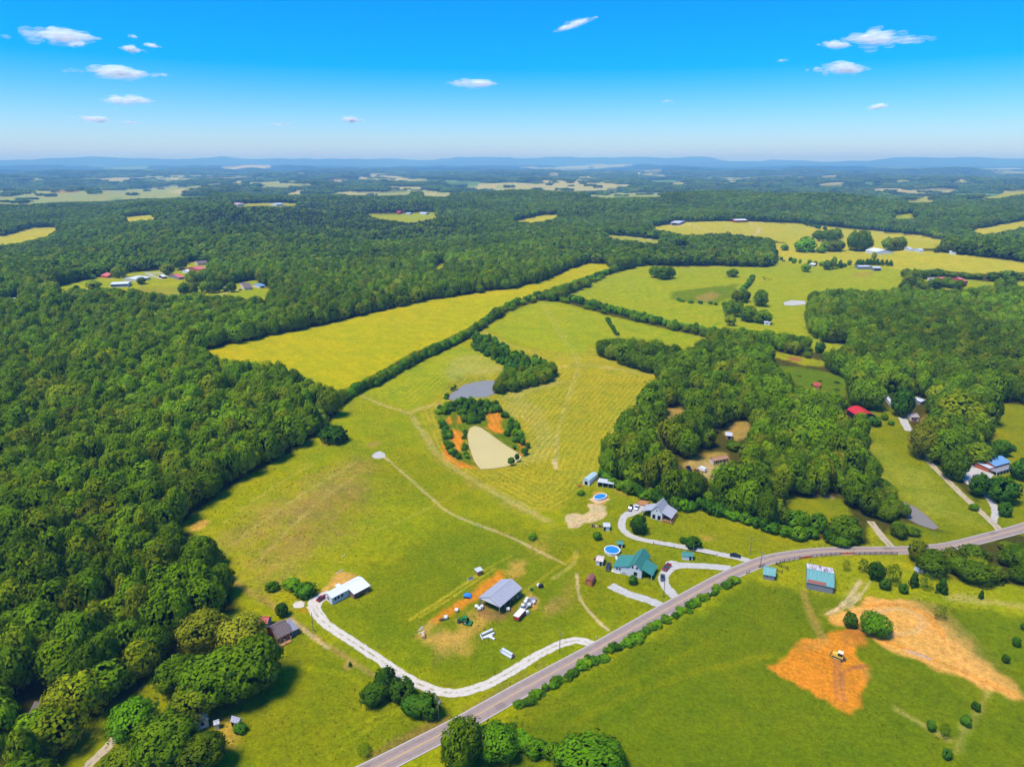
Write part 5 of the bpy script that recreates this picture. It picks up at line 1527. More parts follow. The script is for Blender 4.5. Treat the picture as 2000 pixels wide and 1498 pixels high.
M_BROWNROOF = rgbm('brown_shingle_roof', (112, 96, 92), 0.9, vary=0.25, scale=2)
M_TANROOF = rgbm('tan_shingle_roof', (172, 126, 92), 0.9, vary=0.2, scale=2)
M_REDROOF = rgbm('red_metal_roof', (196, 48, 52), 0.45, vary=0.12)
M_SALMON = rgbm('salmon_metal_roof', (206, 106, 100), 0.5, vary=0.12)
M_BLUEROOF = rgbm('blue_metal_roof', (110, 152, 190), 0.5, vary=0.08)
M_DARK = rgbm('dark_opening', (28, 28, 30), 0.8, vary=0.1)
M_GLASS = rgbm('window_glass', (34, 40, 50), 0.12, vary=0.1, spec=0.6)
M_TRIM = rgbm('white_trim', (210, 210, 210), 0.6, vary=0.05)
M_RUST = rgbm('rusty_tin', (150, 84, 66), 0.8, vary=0.35, scale=1.5, streak=(2.5, 0.3, 1))
M_TINRUST = None


def rust_white():
    m, N, L = new_mat('white_tin_with_rust')
    out = N.new('ShaderNodeOutputMaterial')
    b = N.new('ShaderNodeBsdfPrincipled')
    tc = N.new('ShaderNodeTexCoord')
    mp = N.new('ShaderNodeMapping'); mp.inputs['Scale'].default_value = (1.3, 0.16, 0.16)
    L.new(tc.outputs['Object'], mp.inputs['Vector'])
    f = maprange(N, L, noise(N, L, mp.outputs['Vector'], 1.0, 4, 0.6), 0.5, 0.58, 0, 0.85)
    L.new(mix_rgb(N, L, f, lin(206, 202, 204), lin(140, 70, 60)), b.inputs['Base Color'])
    b.inputs['Roughness'].default_value = 0.7
    L.new(b.outputs[0], out.inputs['Surface'])
    return m


M_TINRUST = rust_white()


def frame3(A0, A1, B, h, width=None):
    """Footprint from three eave corners seen in the photograph at height h. Returns centre, yaw, length (along A0-A1), depth."""
    P = at_many([A0, A1, B], h)[:, :2]
    a0, a1, b = P
    ux = (a1 - a0) / np.linalg.norm(a1 - a0)
    n = np.array([-ux[1], ux[0]])
    dpt = float((b - a0) @ n)
    if dpt < 0:
        a0, a1 = a1, a0
        ux, n, dpt = -ux, -n, -dpt
    if width:
        dpt = width
    Lh = float(np.linalg.norm(a1 - a0))
    c = (a0 + a1) / 2 + n * dpt / 2
    return Vector((c[0], c[1], float(terrain(c[0], c[1])))), math.atan2(ux[1], ux[0]), Lh, dpt


def slab(mb, p, q, r, s, t, mi=0):
    """A roof plane p-q-r-s given a thickness t downwards."""
    v = [Vector(x) for x in (p, q, r, s)]
    mb.add([tuple(x) for x in v] + [tuple(x - Vector((0, 0, t))) for x in v], [(0, 1, 2, 3), (7, 6, 5, 4), (0, 4, 5, 1), (1, 5, 6, 2), (2, 6, 7, 3), (3, 7, 4, 0)], mi)


def gable_roof(L, W, h, rise, oh, t=0.12, ridge=0.0, mats=(0, 0)):
    mb = MB()
    x0, x1 = -L / 2 - oh, L / 2 + oh
    k0, k1 = rise / (W / 2 + ridge), rise / (W / 2 - ridge)
    z0, z1 = h - oh * k0, h - oh * k1
    slab(mb, (x0, -W / 2 - oh, z0 + t), (x1, -W / 2 - oh, z0 + t), (x1, ridge, h + rise + t), (x0, ridge, h + rise + t), t, mats[0])
    slab(mb, (x1, W / 2 + oh, z1 + t), (x0, W / 2 + oh, z1 + t), (x0, ridge, h + rise + t), (x1, ridge, h + rise + t), t, mats[1])
    return mb


def seams(roof, L, W, h, rise, oh, mat, t=0.12, every=1.1):
    """Standing seams of a metal roof, one part under the roof."""
    mb = MB()
    n = max(2, int((L + 2 * oh) / every))
    k = rise / (W / 2)
    for i in range(n + 1):
        x = -L / 2 - oh + 0.03 + (L + 2 * oh - 0.06) * i / n
        for s in (-1, 1):
            y0, z0 = s * (W / 2 + oh), h - oh * k + t
            a, b = Vector((x, y0, z0)), Vector((x, s * 0.2, h + rise + t - 0.2 * k))
            e, u = Vector((0.035, 0, 0)), Vector((0, 0, 0.06))
            mb.add([a - e, a + e, b + e, b - e, a - e + u, a + e + u, b + e + u, b - e + u], [(4, 5, 6, 7), (0, 4, 7, 3), (1, 2, 6, 5), (0, 1, 5, 4)])
    mb.build('seam', mat, roof)


def wall_body(L, W, h, rise, ridge=0.0, base=-0.5):
    return MB().prism([(-W / 2, base), (W / 2, base), (W / 2, h), (ridge, h + rise), (-W / 2, h)], 'x', -L / 2, L / 2)


def opening(parent, side, L, W, u, z0, w, hgt, name='window', mat=None):
    """A window or door standing a little proud of a wall. side: -y, +y, -x, +x."""
    mb, pn = MB(), MB()
    d = 0.05
    bx = {'-y': lambda m, a, b, e, f, o: m.box(a, b, -W / 2 - o, -W / 2 + 0.02, e, f), '+y': lambda m, a, b, e, f, o: m.box(a, b, W / 2 - 0.02, W / 2 + o, e, f),
          '-x': lambda m, a, b, e, f, o: m.box(-L / 2 - o, -L / 2 + 0.02, a, b, e, f), '+x': lambda m, a, b, e, f, o: m.box(L / 2 - 0.02, L / 2 + o, a, b, e, f)}[side]
    bx(mb, u - w / 2 - 0.09, u + w / 2 + 0.09, z0 - 0.09, z0 + hgt + 0.09, d)
    bx(pn, u - w / 2, u + w / 2, z0, z0 + hgt, d + 0.03)
    f = mb.build(name, M_TRIM, parent)
    pn.build('pane' if name == 'window' else 'panel', mat or (M_GLASS if name == 'window' else M_DARK), f)
    return f


def gable(name, label, cat, A0, A1, B, h, rise, wall, roof, oh=0.3, width=None, length=None, openings=(), ridge=0.0, roof2=None, group=None):
    c, yaw, L, W = frame3(A0, A1, B, h, width)
    L = length or L
    t = thing(name, label, cat, c, yaw, group)
    wall_body(L - 2 * oh, W - 2 * oh, h, rise * (1 - 2 * oh / W), ridge).build('wall', wall, t)
    rf = gable_roof(L - 2 * oh, W - 2 * oh, h, rise, oh, ridge=ridge, mats=(0, 1 if roof2 else 0)).build('roof', [roof, roof2] if roof2 else roof, t)
    MB().box(-L / 2, L / 2, ridge - 0.16, ridge + 0.16, h + rise + 0.1, h + rise + 0.19).build('ridge_cap', roof, rf)
    if math.hypot(c.x, c.y) < 420 and not ridge:
        seams(rf, L - 2 * oh, W - 2 * oh, h, rise, oh, rgbm('seam_metal_' + roof.name, tuple(int(255 * max(0, min(1, q))) for q in SEAM.get(roof.name, (0.5, 0.5, 0.52))), 0.5), every=0.9)
    for op in openings:
        opening(t, op[0], L - 2 * oh, W - 2 * oh, *op[1:])
    return t, L - 2 * oh, W - 2 * oh


def posts(t, pts, h, r, mat, z0=-0.4):
    for x, y in pts:
        MB().box(x - r, x + r, y - r, y + r, z0, h).build('post', mat, t)


SEAM = {'teal_metal_roof': (0.22, 0.44, 0.40), 'weathered_teal_roof': (0.34, 0.52, 0.50), 'silver_metal_roof': (0.62, 0.64, 0.66)}
win = lambda s, u, z=1.1, w=1.0, h=1.2: (s, u, z, w, h)
door = lambda s, u, w=1.0, h=2.1: (s, u, 0.05, w, h, 'door')

# ---- the pole barn
c, yaw, L, W = frame3((934, 1166), (979, 1131), (975.5, 1186), 4.0)
t = thing('pole_barn', 'open pole barn with a wide grey metal roof on posts in the earth yard', 'barn', c, yaw)
rf = gable_roof(L - 0.8, W - 0.8, 4.0, 2.1, 0.4).build('roof', M_GREYROOF, t)
MB().box(-L / 2, L / 2, -0.2, 0.2, 6.18, 6.28).build('ridge_cap', M_GREYROOF, rf)
seams(rf, L - 0.8, W - 0.8, 4.0, 2.1, 0.4, rgbm('grey_seam_metal', (138, 138, 146), 0.5))
for x in (-L / 2 + 0.2, L / 2 - 0.2):
    MB().prism([(-W / 2 + 0.4, 3.75), (W / 2 - 0.4, 3.75), (W / 2 - 0.4, 4.0), (0, 5.95), (-W / 2 + 0.4, 4.0)], 'x', x - 0.06, x + 0.06).build('gable_panel', M_WHITEROOF, t)
n = 5
posts(t, [(-L / 2 + 0.5 + (L - 1) * i / (n - 1), s * (W / 2 - 0.55)) for i in range(n) for s in (-1, 1)], 4.0, 0.13, M_GREYWOOD)
BARN = (c, yaw, L, W)

# ---- the white mobile home with its porch
c, yaw, L, W = frame3((648, 1168), (712, 1135), (637, 1161), 3.1, width=4.6)
t = thing('mobile_home', 'long white mobile home with white metal roof and timber porch', 'house', c, yaw)
wall_body(L, W, 3.1, 0.7).build('wall', M_WHITEWALL, t)
rf = gable_roof(L, W, 3.1, 0.75, 0.18).build('roof', M_WHITEROOF, t)
MB().box(-L / 2, L / 2, -0.12, 0.12, 3.92, 4.0).build('ridge_cap', M_WHITEROOF, rf)
seams(rf, L, W, 3.1, 0.75, 0.18, rgbm('white_seam_metal', (190, 192, 198), 0.5))
for u in (-L * 0.40, -L * 0.31, -L * 0.20):
    opening(t, '-y', L, W, u, 1.4, 1.0, 1.3)
opening(t, '-x', L, W, 0.3, 1.3, 0.9, 1.2)
px0, px1 = L * 0.0, L / 2 + 0.3
mb = MB()
slab(mb, (px0, -W / 2 - 3.6, 2.55), (px1, -W / 2 - 3.6, 2.55), (px1, 0.1, 3.97), (px0, 0.1, 3.97), 0.1)
mb.build('porch_roof', M_WHITEROOF, t)
MB().box(px0 + 0.2, px1 - 0.2, -W / 2 - 3.2, -W / 2 - 0.02, 0.55, 0.75).build('porch_deck', M_WOOD, t)
for x in (px0 + 0.3, px0 + 2.6, px0 + 5.0, px0 + 7.4, px1 - 0.4):
    MB().box(x - 0.09, x + 0.09, -W / 2 - 3.2, -W / 2 - 3.02, -0.4, 2.5).build('porch_post', M_WOOD, t)
for z in (1.15, 1.6):
    MB().box(px0 + 0.2, px1 - 0.3, -W / 2 - 3.18, -W / 2 - 3.08, z, z + 0.12).build('porch_rail', M_WOOD, t)
MB().box(px0 + 0.3, px0 + 0.4, -W / 2 - 3.1, -W / 2 - 0.1, -0.3, 2.4).build('porch_screen', M_BROWNROOF, t)
for i in range(3):
    MB().box(px0 + 5.2, px0 + 6.8, -W / 2 - 3.5 - 0.3 * i, -W / 2 - 3.2 - 0.3 * i, -0.2, 0.5 - 0.17 * i).build('porch_step', M_WOOD, t)
MB().box(-L * 0.12, -L * 0.03, W / 2 + 0.02, W / 2 + 1.6, -0.3, 3.0).build('back_room', M_WHITEWALL, t)
MB().box(-L * 0.14, -L * 0.01, W / 2 - 0.1, W / 2 + 1.9, 3.02, 3.12).build('back_room_roof', M_WHITEROOF, t)


# ---- the two farmhouses by the road: a tall gabled body with a lower wing on each side
def farmhouse(label, pf, pb, h_ridge, w_main, h_eave, lw, l_len, rw, r_len, wall, roof, wins, l_open=False, r_open=False, r_shift=0.0):
    P = at_many([pf, pb], h_ridge)[:, :2]
    f, b = P
    u = (f - b) / np.linalg.norm(f - b)
    L = float(np.linalg.norm(f - b))
    c = (f + b) / 2
    yaw = math.atan2(u[1], u[0])                 # +x looks out of the front gable; +y is the side on the right of one facing it
    t = thing('farmhouse', label, 'house', (c[0], c[1], float(terrain(c[0], c[1]))), yaw)
    rise = h_ridge - h_eave
    wall_body(L - 0.6, w_main, h_eave, rise).build('wall', wall, t)
    rf = gable_roof(L - 0.6, w_main, h_eave, rise, 0.3).build('roof', roof, t)
    MB().box(-L / 2, L / 2, -0.14, 0.14, h_ridge + 0.1, h_ridge + 0.2).build('ridge_cap', roof, rf)
    seams(rf, L - 0.6, w_main, h_eave, rise, 0.3, rgbm('seam_' + roof.name, (58, 112, 102) if 'teal' in roof.name else (138, 138, 146), 0.5), every=0.9)
    hm = w_main / 2
    for side, ww, ln, opn, sh in ((-1, lw, l_len, l_open, 0.0), (1, rw, r_len, r_open, r_shift)):
        if not ww:
            continue
        x1 = L / 2 - 0.3 - sh
        x0 = x1 - ln
        y0, y1 = side * (hm - 0.01), side * (hm + ww)
        zin, zout = h_eave + 0.15, 2.5
        if not opn:
            MB().prism([(y0, -0.5), (y1, -0.5), (y1, zout), (y0, zin)], 'x', x0 + 0.15, x1 - 0.15).build('wing_wall', wall, t)
        else:
            for x in (x0 + 0.3, (x0 + x1) / 2, x1 - 0.3):
                MB().box(x - 0.1, x + 0.1, y1 - side * 0.2 - 0.1, y1 - side * 0.2 + 0.1, -0.5, zout).build('post', M_TRIM, t)
        mb = MB()
        e = side * (hm + ww + 0.35)
        slab(mb, (x0 - 0.2, e, zout + 0.0), (x1 + 0.2, e, zout + 0.0), (x1 + 0.2, side * (hm - 0.35), zin + 0.42), (x0 - 0.2, side * (hm - 0.35), zin + 0.42), 0.11)
        mb.build('wing_roof', roof, t)
    for s, u_, z, w, h in wins:
        opening(t, s, L - 0.6, w_main, u_, z, w, h)
    return t, L


t, L = farmhouse('white farmhouse with a teal metal roof and wings on both sides', (1240, 1101), (1257.5, 1070), 6.6, 6.0, 3.9, 6.2, 9.5, 4.2, 8.0, M_WHITEWALL, M_TEAL,
                 [('+x', -0.9, 4.0, 0.7, 1.1), ('+x', 0.9, 4.0, 0.7, 1.1), ('+x', 0.4, 1.0, 1.5, 1.6)], r_open=True, r_shift=0.6)
for y, w in ((-7.6, 0.7), (-6.4, 0.7)):
    MB().box(L / 2 - 0.45, L / 2 - 0.36, y - w / 2, y + w / 2, 1.5, 2.4).build('window', M_GLASS, t)
MB().box(L / 2 - 0.45, L / 2 - 0.30, -5.2, -3.9, -0.1, 1.2).build('bulkhead_door', M_GREYROOF, t)
t, L = farmhouse('white farmhouse with a grey metal roof, carport wing and timber deck', (1283, 990), (1296, 972), 7.0, 5.6, 3.9, 4.6, 7.5, 4.4, 9.0, M_WHITEWALL, M_GREYROOF,
                 [('+x', 0.0, 4.4, 0.6, 0.7)], l_open=True, r_open=True)
MB().box(L / 2 - 0.36, L / 2 - 0.26, -2.0, -0.5, 0.1, 2.3).build('garage_door', M_DARK, t)
MB().box(L / 2 - 0.36, L / 2 - 0.26, 0.6, 2.1, 0.1, 2.3).build('garage_door', M_DARK, t)
MB().box(-L / 2 + 0.5, L / 2 + 0.4, 2.85, 8.0, 0.35, 0.6).build('deck', M_WOOD, t)
for i in range(7):
    x = -L / 2 + 0.6 + i * (L - 0.4) / 6
    MB().box(x - 0.07, x + 0.07, 7.85, 7.99, -0.4, 1.5).build('deck_post', M_WOOD, t)
MB().box(-L / 2 + 0.5, L / 2 + 0.4, 7.88, 7.96, 1.4, 1.5).build('deck_rail', M_WOOD, t)
MB().box(L / 2 + 0.30, L / 2 + 0.38, 2.9, 7.8, 0.0, 1.2).build('deck_skirt', M_WOOD, t)

# ---- sheds and barns
S = [
    ('storage_shed', 'white shed with rust-blotched pale roof near the round pool', 'shed', (1163, 1095), (1178, 1097.5), (1169, 1084), 2.3, 0.6, M_WHITEWALL, rgbm('pale_rusty_roof', (206, 186, 176), 0.7, vary=0.2), [door('-y', 0.6)]),
    ('storage_shed', 'small white shed with teal roof right beside the round pool', 'shed', (1204, 1062), (1217, 1063.5), (1204.5, 1054.5), 2.2, 0.7, M_CREAM, M_TEAL, [door('-y', 0.0)]),
    ('storage_shed', 'long white shed with teal roof beside the grey gravel drive', 'shed', (1332, 1085), (1354.7, 1087), (1332.3, 1076), 2.2, 0.8, M_WHITEWALL, M_TEAL, [door('-y', 1.2)]),
    ('storage_shed', 'small white shed with grey roof at the end of the earth scar', 'shed', (1178.5, 1029), (1192.5, 1029), (1180, 1020), 2.3, 0.5, M_WHITEWALL, M_SILVER, [door('-y', -1.0)]),
    ('roadside_shed', 'weathered grey shed with a plain teal roof close to the road fence', 'shed', (1490, 1121), (1515, 1125.5), (1491.8, 1106), 2.4, 1.9, M_GREYWOOD, M_TEAL_PALE, [win('-y', -0.8, 1.3, 0.8, 0.7)]),
    ('cabin', 'dark brown roofed cabin almost swallowed by the wood', 'house', (56, 1392), (80, 1398), (72, 1366), 3.0, 2.0, M_BROWNROOF, M_BROWNROOF, [door('-y', 0.5)]),
    ('farm_shed', 'red and white striped tin roofed shed behind the old brown house', 'shed', (503, 1215), (522, 1217), (510, 1202), 2.6, 1.1, M_GREYWOOD, rgbm('red_striped_tin', (186, 70, 72), 0.6, vary=0.5, scale=1.6, streak=(3, 0.2, 1)), []),
    ('farmhouse', 'white farmhouse roof half hidden under the large dark tree', 'house', (381, 1413), (408, 1402), (376, 1398), 3.2, 1.6, M_WHITEWALL, rgbm('pale_grey_roof', (188, 186, 192), 0.6, vary=0.08), [win('-y', 0, 1.2)]),
    ('lean_to', 'little white lean-to beside the hidden white farmhouse', 'shed', (417, 1416), (429, 1412), (420, 1406), 2.3, 0.5, M_WHITEWALL, M_SILVER, []),
    ('garden_shed', 'small lilac-grey roofed shed on the lawn edge by the white farmhouse', 'shed', (449, 1407), (466, 1412), (453, 1397), 2.3, 0.8, M_CREAM, rgbm('lilac_grey_roof', (172, 170, 188), 0.6, vary=0.08), [door('-y', -1.0)]),
    ('garage', 'small garage with pale blue roof at the gravel parking pad', 'garage', (1879, 907.5), (1890.5, 903), (1871, 897), 2.8, 0.6, M_GREYWOOD, M_BLUEROOF, [('-y', 0, 0.1, 2.4, 2.2, 'door')]),
    ('trailer_home', 'brown roofed white trailer home inside the central wood', 'house', (1393.5, 900.5), (1424, 895.5), (1388, 893.5), 2.9, 0.9, M_CREAM, M_TANROOF, [win('-y', -3), win('-y', 0), win('-y', 2.4), win('-y', -1.6, 1.1, 0.8, 1.2)]),
    ('storage_shed', 'timber shed with bluish-white tin roof deep in the central wood', 'shed', (1417, 850.5), (1431, 852), (1418, 843), 2.4, 0.6, M_WOOD, M_SILVER, [('-y', 0.3, 0.1, 1.8, 1.9, 'door')]),
    ('cottage', 'small cream cottage below the big green tree on the meadow drive', 'house', (1780, 815), (1797, 815.5), (1781, 806.5), 2.8, 1.3, M_CREAM, rgbm('mottled_grey_roof', (160, 150, 146), 0.8, vary=0.15), [win('-y', -1.6), door('-y', 0.4)]),
    ('long_shed', 'long silver roofed shed above the meadow cottage', 'shed', (1776, 777), (1799, 785), (1780, 772), 2.6, 0.6, M_GREYWOOD, M_SILVER, []),
    ('trailer_home', 'narrow grey-white trailer on the lane behind the red-roofed barn', 'house', (1726, 772), (1740, 788), (1730, 769), 2.6, 0.4, M_WHITEWALL, M_SILVER, []),
    ('tin_shed', 'small rust-red roofed shed in the rough field', 'shed', (1588, 753), (1602, 754.5), (1588, 746), 2.4, 0.7, M_WOOD, rgbm('rust_red_roof', (176, 78, 58), 0.7, vary=0.2), []),
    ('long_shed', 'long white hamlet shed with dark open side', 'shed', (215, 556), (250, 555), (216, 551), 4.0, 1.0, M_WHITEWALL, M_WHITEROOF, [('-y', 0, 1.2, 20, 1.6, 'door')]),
    ('trailer_home', 'white hamlet trailer home behind the bushy tree', 'house', (266, 546), (294, 542), (265, 541), 3.2, 0.8, M_CREAM, M_WHITEROOF, [win('-y', -3), win('-y', 3)]),
    ('storage_shed', 'tiny white-roofed hamlet shed with a dark front', 'shed', (317, 540.5), (326, 540), (316, 537), 3.0, 0.7, M_DARK, M_WHITEROOF, []),
    ('house', 'hamlet house with a brick-red roof at the wood edge', 'house', (196, 538), (209, 539), (196, 531), 3.6, 2.6, M_BRICK, M_SALMON, [win('-y', 0)]),
    ('house', 'hamlet cottage with salmon-pink roof alone in the meadow', 'house', (349, 542), (361, 541), (347, 536), 3.4, 2.4, M_GREYWOOD, M_SALMON, [win('-y', 0)]),
    ('house', 'larger hamlet house with salmon roof nearest the lane end', 'house', (388, 527), (404, 525), (388, 520), 3.8, 2.6, M_BRICK, M_SALMON, [win('-y', -3), win('-y', 3)]),
    ('house', 'grey-roofed hamlet house highest against the wood', 'house', (386, 515), (408, 513.5), (386, 510), 3.6, 2.0, M_CREAM, M_BROWNROOF, [win('-y', 3)]),
    ('barn', 'small white hamlet barn near the lane end', 'barn', (367, 531), (374, 530.5), (368, 527), 4.0, 2.0, M_WHITEWALL, M_WHITEROOF, []),
    ('cottage', 'grey hamlet cottage at the lower lawn', 'house', (477, 562), (493, 561), (478, 553), 3.4, 2.4, M_CREAM, M_BROWNROOF, [win('-y', -2), win('-y', 2)]),
    ('garage', 'blue-roofed hamlet garage near the grey cottage', 'garage', (507, 559), (519, 558), (507, 554), 3.0, 1.0, M_WHITEWALL, M_BLUEROOF, [('-y', 0, 0.1, 3, 2.2, 'door')]),
    ('house', 'white-roofed house in the trees at the far picture edge', 'house', (22, 588), (36, 586), (23, 582), 3.4, 1.6, M_WHITEWALL, M_SILVER, []),
    ('hay_barn', 'grey-roofed open barn on the pale yard of the hay hill', 'barn', (1309, 437.5), (1327, 437), (1309, 432), 5.0, 2.4, M_GREYWOOD, M_SILVER, [('-y', 0, 0.2, 14, 3.6, 'door')]),
    ('long_barn', 'long pinkish-white roofed barn on the crest of the hay hill', 'barn', (1436, 432), (1460, 431.5), (1437, 428), 4.6, 2.2, rgbm('red_barn_wall', (150, 66, 50), 0.8), M_WHITEROOF, []),
    ('farmhouse', 'big house with a broad white roof below the hay hill farmstead', 'house', (1690, 489), (1712, 493), (1694, 480), 4.4, 3.6, M_WHITEWALL, M_WHITEROOF, [win('-y', -4), win('-y', 4)]),
    ('long_shed', 'long pale roofed shed below the evergreen windbreak', 'shed', (1677, 522), (1701, 521.5), (1678, 518.5), 3.6, 1.2, M_GREYWOOD, M_SILVER, []),
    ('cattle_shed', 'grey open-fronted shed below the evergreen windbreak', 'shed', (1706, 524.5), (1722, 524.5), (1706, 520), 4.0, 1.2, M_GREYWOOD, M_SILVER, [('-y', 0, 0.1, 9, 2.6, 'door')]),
    ('tin_shed', 'small white-roofed shed on the far pasture fence', 'shed', (1581, 517), (1592, 517.5), (1581, 514), 3.0, 1.0, M_GREYWOOD, M_WHITEROOF, []),
    ('cottage', 'little grey-roofed house in the hollow of the far pasture', 'house', (1492, 629), (1505, 630), (1494, 624), 3.0, 1.8, M_WHITEWALL, M_SILVER, [win('-y', 0)]),
    ('trailer_home', 'white trailer roof in the woods below the hay hill', 'house', (1322, 483), (1344, 484.5), (1323, 480), 3.2, 0.9, M_WHITEWALL, M_WHITEROOF, []),
    ('farmhouse', 'tall white house with a pink-red roof and porch beyond the right wood', 'house', (1843, 551), (1864, 551), (1845, 541), 5.2, 3.0, M_WHITEWALL, M_SALMON, [win('-y', -4, 3.2, 2, 1.6), win('-y', 3, 3.2, 2, 1.6)]),
    ('tower_house', 'narrow red-based house with a pink roof beyond the right wood', 'house', (1882, 550), (1891, 550), (1881, 542), 6.0, 2.6, M_BRICK, M_SALMON, [win('-y', 0, 4.0, 2, 1.6)]),
    ('house', 'pale tan house among trees near the pink-roofed houses', 'house', (1794, 534), (1806, 533), (1795, 528), 4.0, 2.4, M_CREAM, rgbm('pale_tan_roof', (206, 192, 178), 0.7, vary=0.08), []),
    ('garage', 'low white garage in front of the pale tan house', 'garage', (1793, 538.5), (1804, 536.5), (1794, 535), 2.8, 0.7, M_WHITEWALL, M_WHITEROOF, []),
    ('house', 'white house at the corner of the upper gold field', 'house', (1776, 487), (1784, 486.5), (1777, 482), 4.0, 1.8, M_WHITEWALL, M_SILVER, []),
    ('house', 'second white house by the corner of the upper gold field', 'house', (1797, 489.5), (1805, 489), (1798, 485), 4.0, 1.8, M_WHITEWALL, M_SILVER, []),
    ('long_shed', 'white long roof within trees above the upper gold field', 'shed', (1855, 493), (1868, 493.5), (1856, 490), 3.6, 1.2, M_WHITEWALL, M_WHITEROOF, []),
    ('house', 'white house with pale drive on the pine ridge', 'house', (464, 400), (478, 399.5), (465, 397), 5, 2.4, M_WHITEWALL, rgbm('pinkish_roof', (206, 168, 160), 0.6), []),
    ('house', 'long white house farther along the pine ridge', 'house', (540, 400), (554, 399.5), (541, 397), 5, 2.2, M_WHITEWALL, M_WHITEROOF, []),
    ('barn', 'red barn at the top of the ridge pasture', 'barn', (774, 416), (782, 416), (775, 412), 5, 3, M_BRICK, M_REDROOF, []),
    ('long_shed', 'white long shed at the end of the ridge pasture', 'shed', (819, 417), (832, 417.5), (820, 414), 4.5, 1.6, M_WHITEWALL, M_WHITEROOF, []),
    ('shed', 'small white shed in the middle of the ridge pasture', 'shed', (792, 417.5), (801, 417.5), (793, 415), 4, 1.4, M_WHITEWALL, M_SILVER, []),
    ('barn', 'long white roofed barn in the far central woods', 'barn', (1189, 410), (1203, 410), (1190, 406), 5.5, 2, M_WHITEWALL, M_WHITEROOF, []),
    ('house', 'white house on top of the wooded hill', 'house', (1359, 385), (1370, 385), (1360, 382), 6, 2.2, M_WHITEWALL, M_WHITEROOF, []),
]
for nm, lab, cat, A0, A1, B, h, rise, wl_, rf_, ops in S:
    gable(nm, lab, cat, A0, A1, B, h, rise, wl_, rf_, openings=ops)

# ---- the old barn by the road: teal front slope, rusty white back slope, rust patch
t, L, W = gable('hay_barn', 'large grey-boarded barn with teal front roof slope and rusty white back slope', 'barn', (1575, 1136.5), (1630, 1147.5), (1580, 1101), 3.2, 1.8, M_GREYWOOD, M_TEAL_PALE, roof2=M_TINRUST)
mb = MB()
k_ = 1.8 / (W / 2)
zf = lambda y: 3.2 + 0.13 + (y + W / 2) * k_ + 0.03
slab(mb, (-L / 2, -W / 2 - 0.25, zf(-W / 2 - 0.25)), (L * 0.22, -W / 2 - 0.25, zf(-W / 2 - 0.25)), (L * 0.22, -W / 2 + 1.5, zf(-W / 2 + 1.5)), (-L / 2, -W / 2 + 1.5, zf(-W / 2 + 1.5)), 0.03)
tag(mb.build('rusted_roof_patch', M_RUST, t), 'rusted band along the lower roof edge')
MB().box(-1.6, 1.6, -W / 2 - 0.06, -W / 2 + 0.02, 0, 2.8).build('door', M_GREYWOOD, t)
# ---- the red arched barn
c, yaw, L, W = frame3((1678, 815), (1712, 814.5), (1680, 799), 3.6)
t = thing('red_barn', 'barn with a bright red rounded roof at the head of the meadow', 'barn', c, yaw)
arc = [(-L / 2 + L * i / 12, 3.6 + 2.6 * math.sin(math.pi * i / 12) ** 0.8) for i in range(13)]
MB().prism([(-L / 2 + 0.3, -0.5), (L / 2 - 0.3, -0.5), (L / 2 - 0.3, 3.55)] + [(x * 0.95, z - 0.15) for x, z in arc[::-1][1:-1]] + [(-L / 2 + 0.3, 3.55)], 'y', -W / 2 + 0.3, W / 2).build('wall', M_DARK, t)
mb = MB()
for (x0, z0), (x1, z1) in zip(arc[:-1], arc[1:]):
    slab(mb, (x0, -W / 2 - 0.3, z0), (x1, -W / 2 - 0.3, z1), (x1, W / 2 + 0.3, z1), (x0, W / 2 + 0.3, z0), 0.12)
mb.build('roof', M_REDROOF, t)
opening(t, '-y', L, W - 0.6, 0, 0.1, 5, 3.0, 'door')
# ---- brick house with blue roof and its white-posted deck
t, L, W = gable('brick_house', 'brick house with a blue metal roof and a white-posted deck', 'house', (1944, 911), (1974, 903), (1934, 899.5), 3.4, 1.8, M_BRICK, M_BLUEROOF, width=10.5, openings=[win('-y', -3), win('-y', 0.5), door('-y', 3)])
MB().box(-L / 2 - 4.6, L / 2 * 0.5, -W / 2 - 4.2, -W / 2 - 0.03, 2.0, 2.2).build('deck', M_GREYWOOD, t)
for i in range(6):
    x = -L / 2 - 4.4 + i * (L * 0.75 + 4.2) / 5
    MB().box(x - 0.12, x + 0.12, -W / 2 - 4.1, -W / 2 - 3.86, -0.5, 3.1).build('deck_post', M_TRIM, t)
MB().box(-L / 2 - 4.6, L / 4, -W / 2 - 4.12, -W / 2 - 4.0, 3.0, 3.12).build('deck_rail', M_TRIM, t)
MB().box(-L / 2 - 4.0, -L / 2 - 0.02, -W / 2 + 0.6, W / 2 - 1.5, -0.3, 2.6).build('wing', M_BRICK, t)
mb = MB()
slab(mb, (-L / 2 - 4.4, -W / 2 + 0.2, 2.75), (-L / 2 - 0.35, -W / 2 + 0.2, 2.75), (-L / 2 - 0.35, W / 2 - 1.2, 3.5), (-L / 2 - 4.4, W / 2 - 1.2, 3.5), 0.12)
mb.build('wing_roof', M_SILVER, t)
for i in range(6):
    MB().box(L * 0.32, L * 0.32 + 1.2, -W / 2 - 0.5 - 0.5 * i, -W / 2 - 0.02 - 0.5 * i, -0.2, 1.8 - 0.3 * i).build('stair', M_TRIM, t)
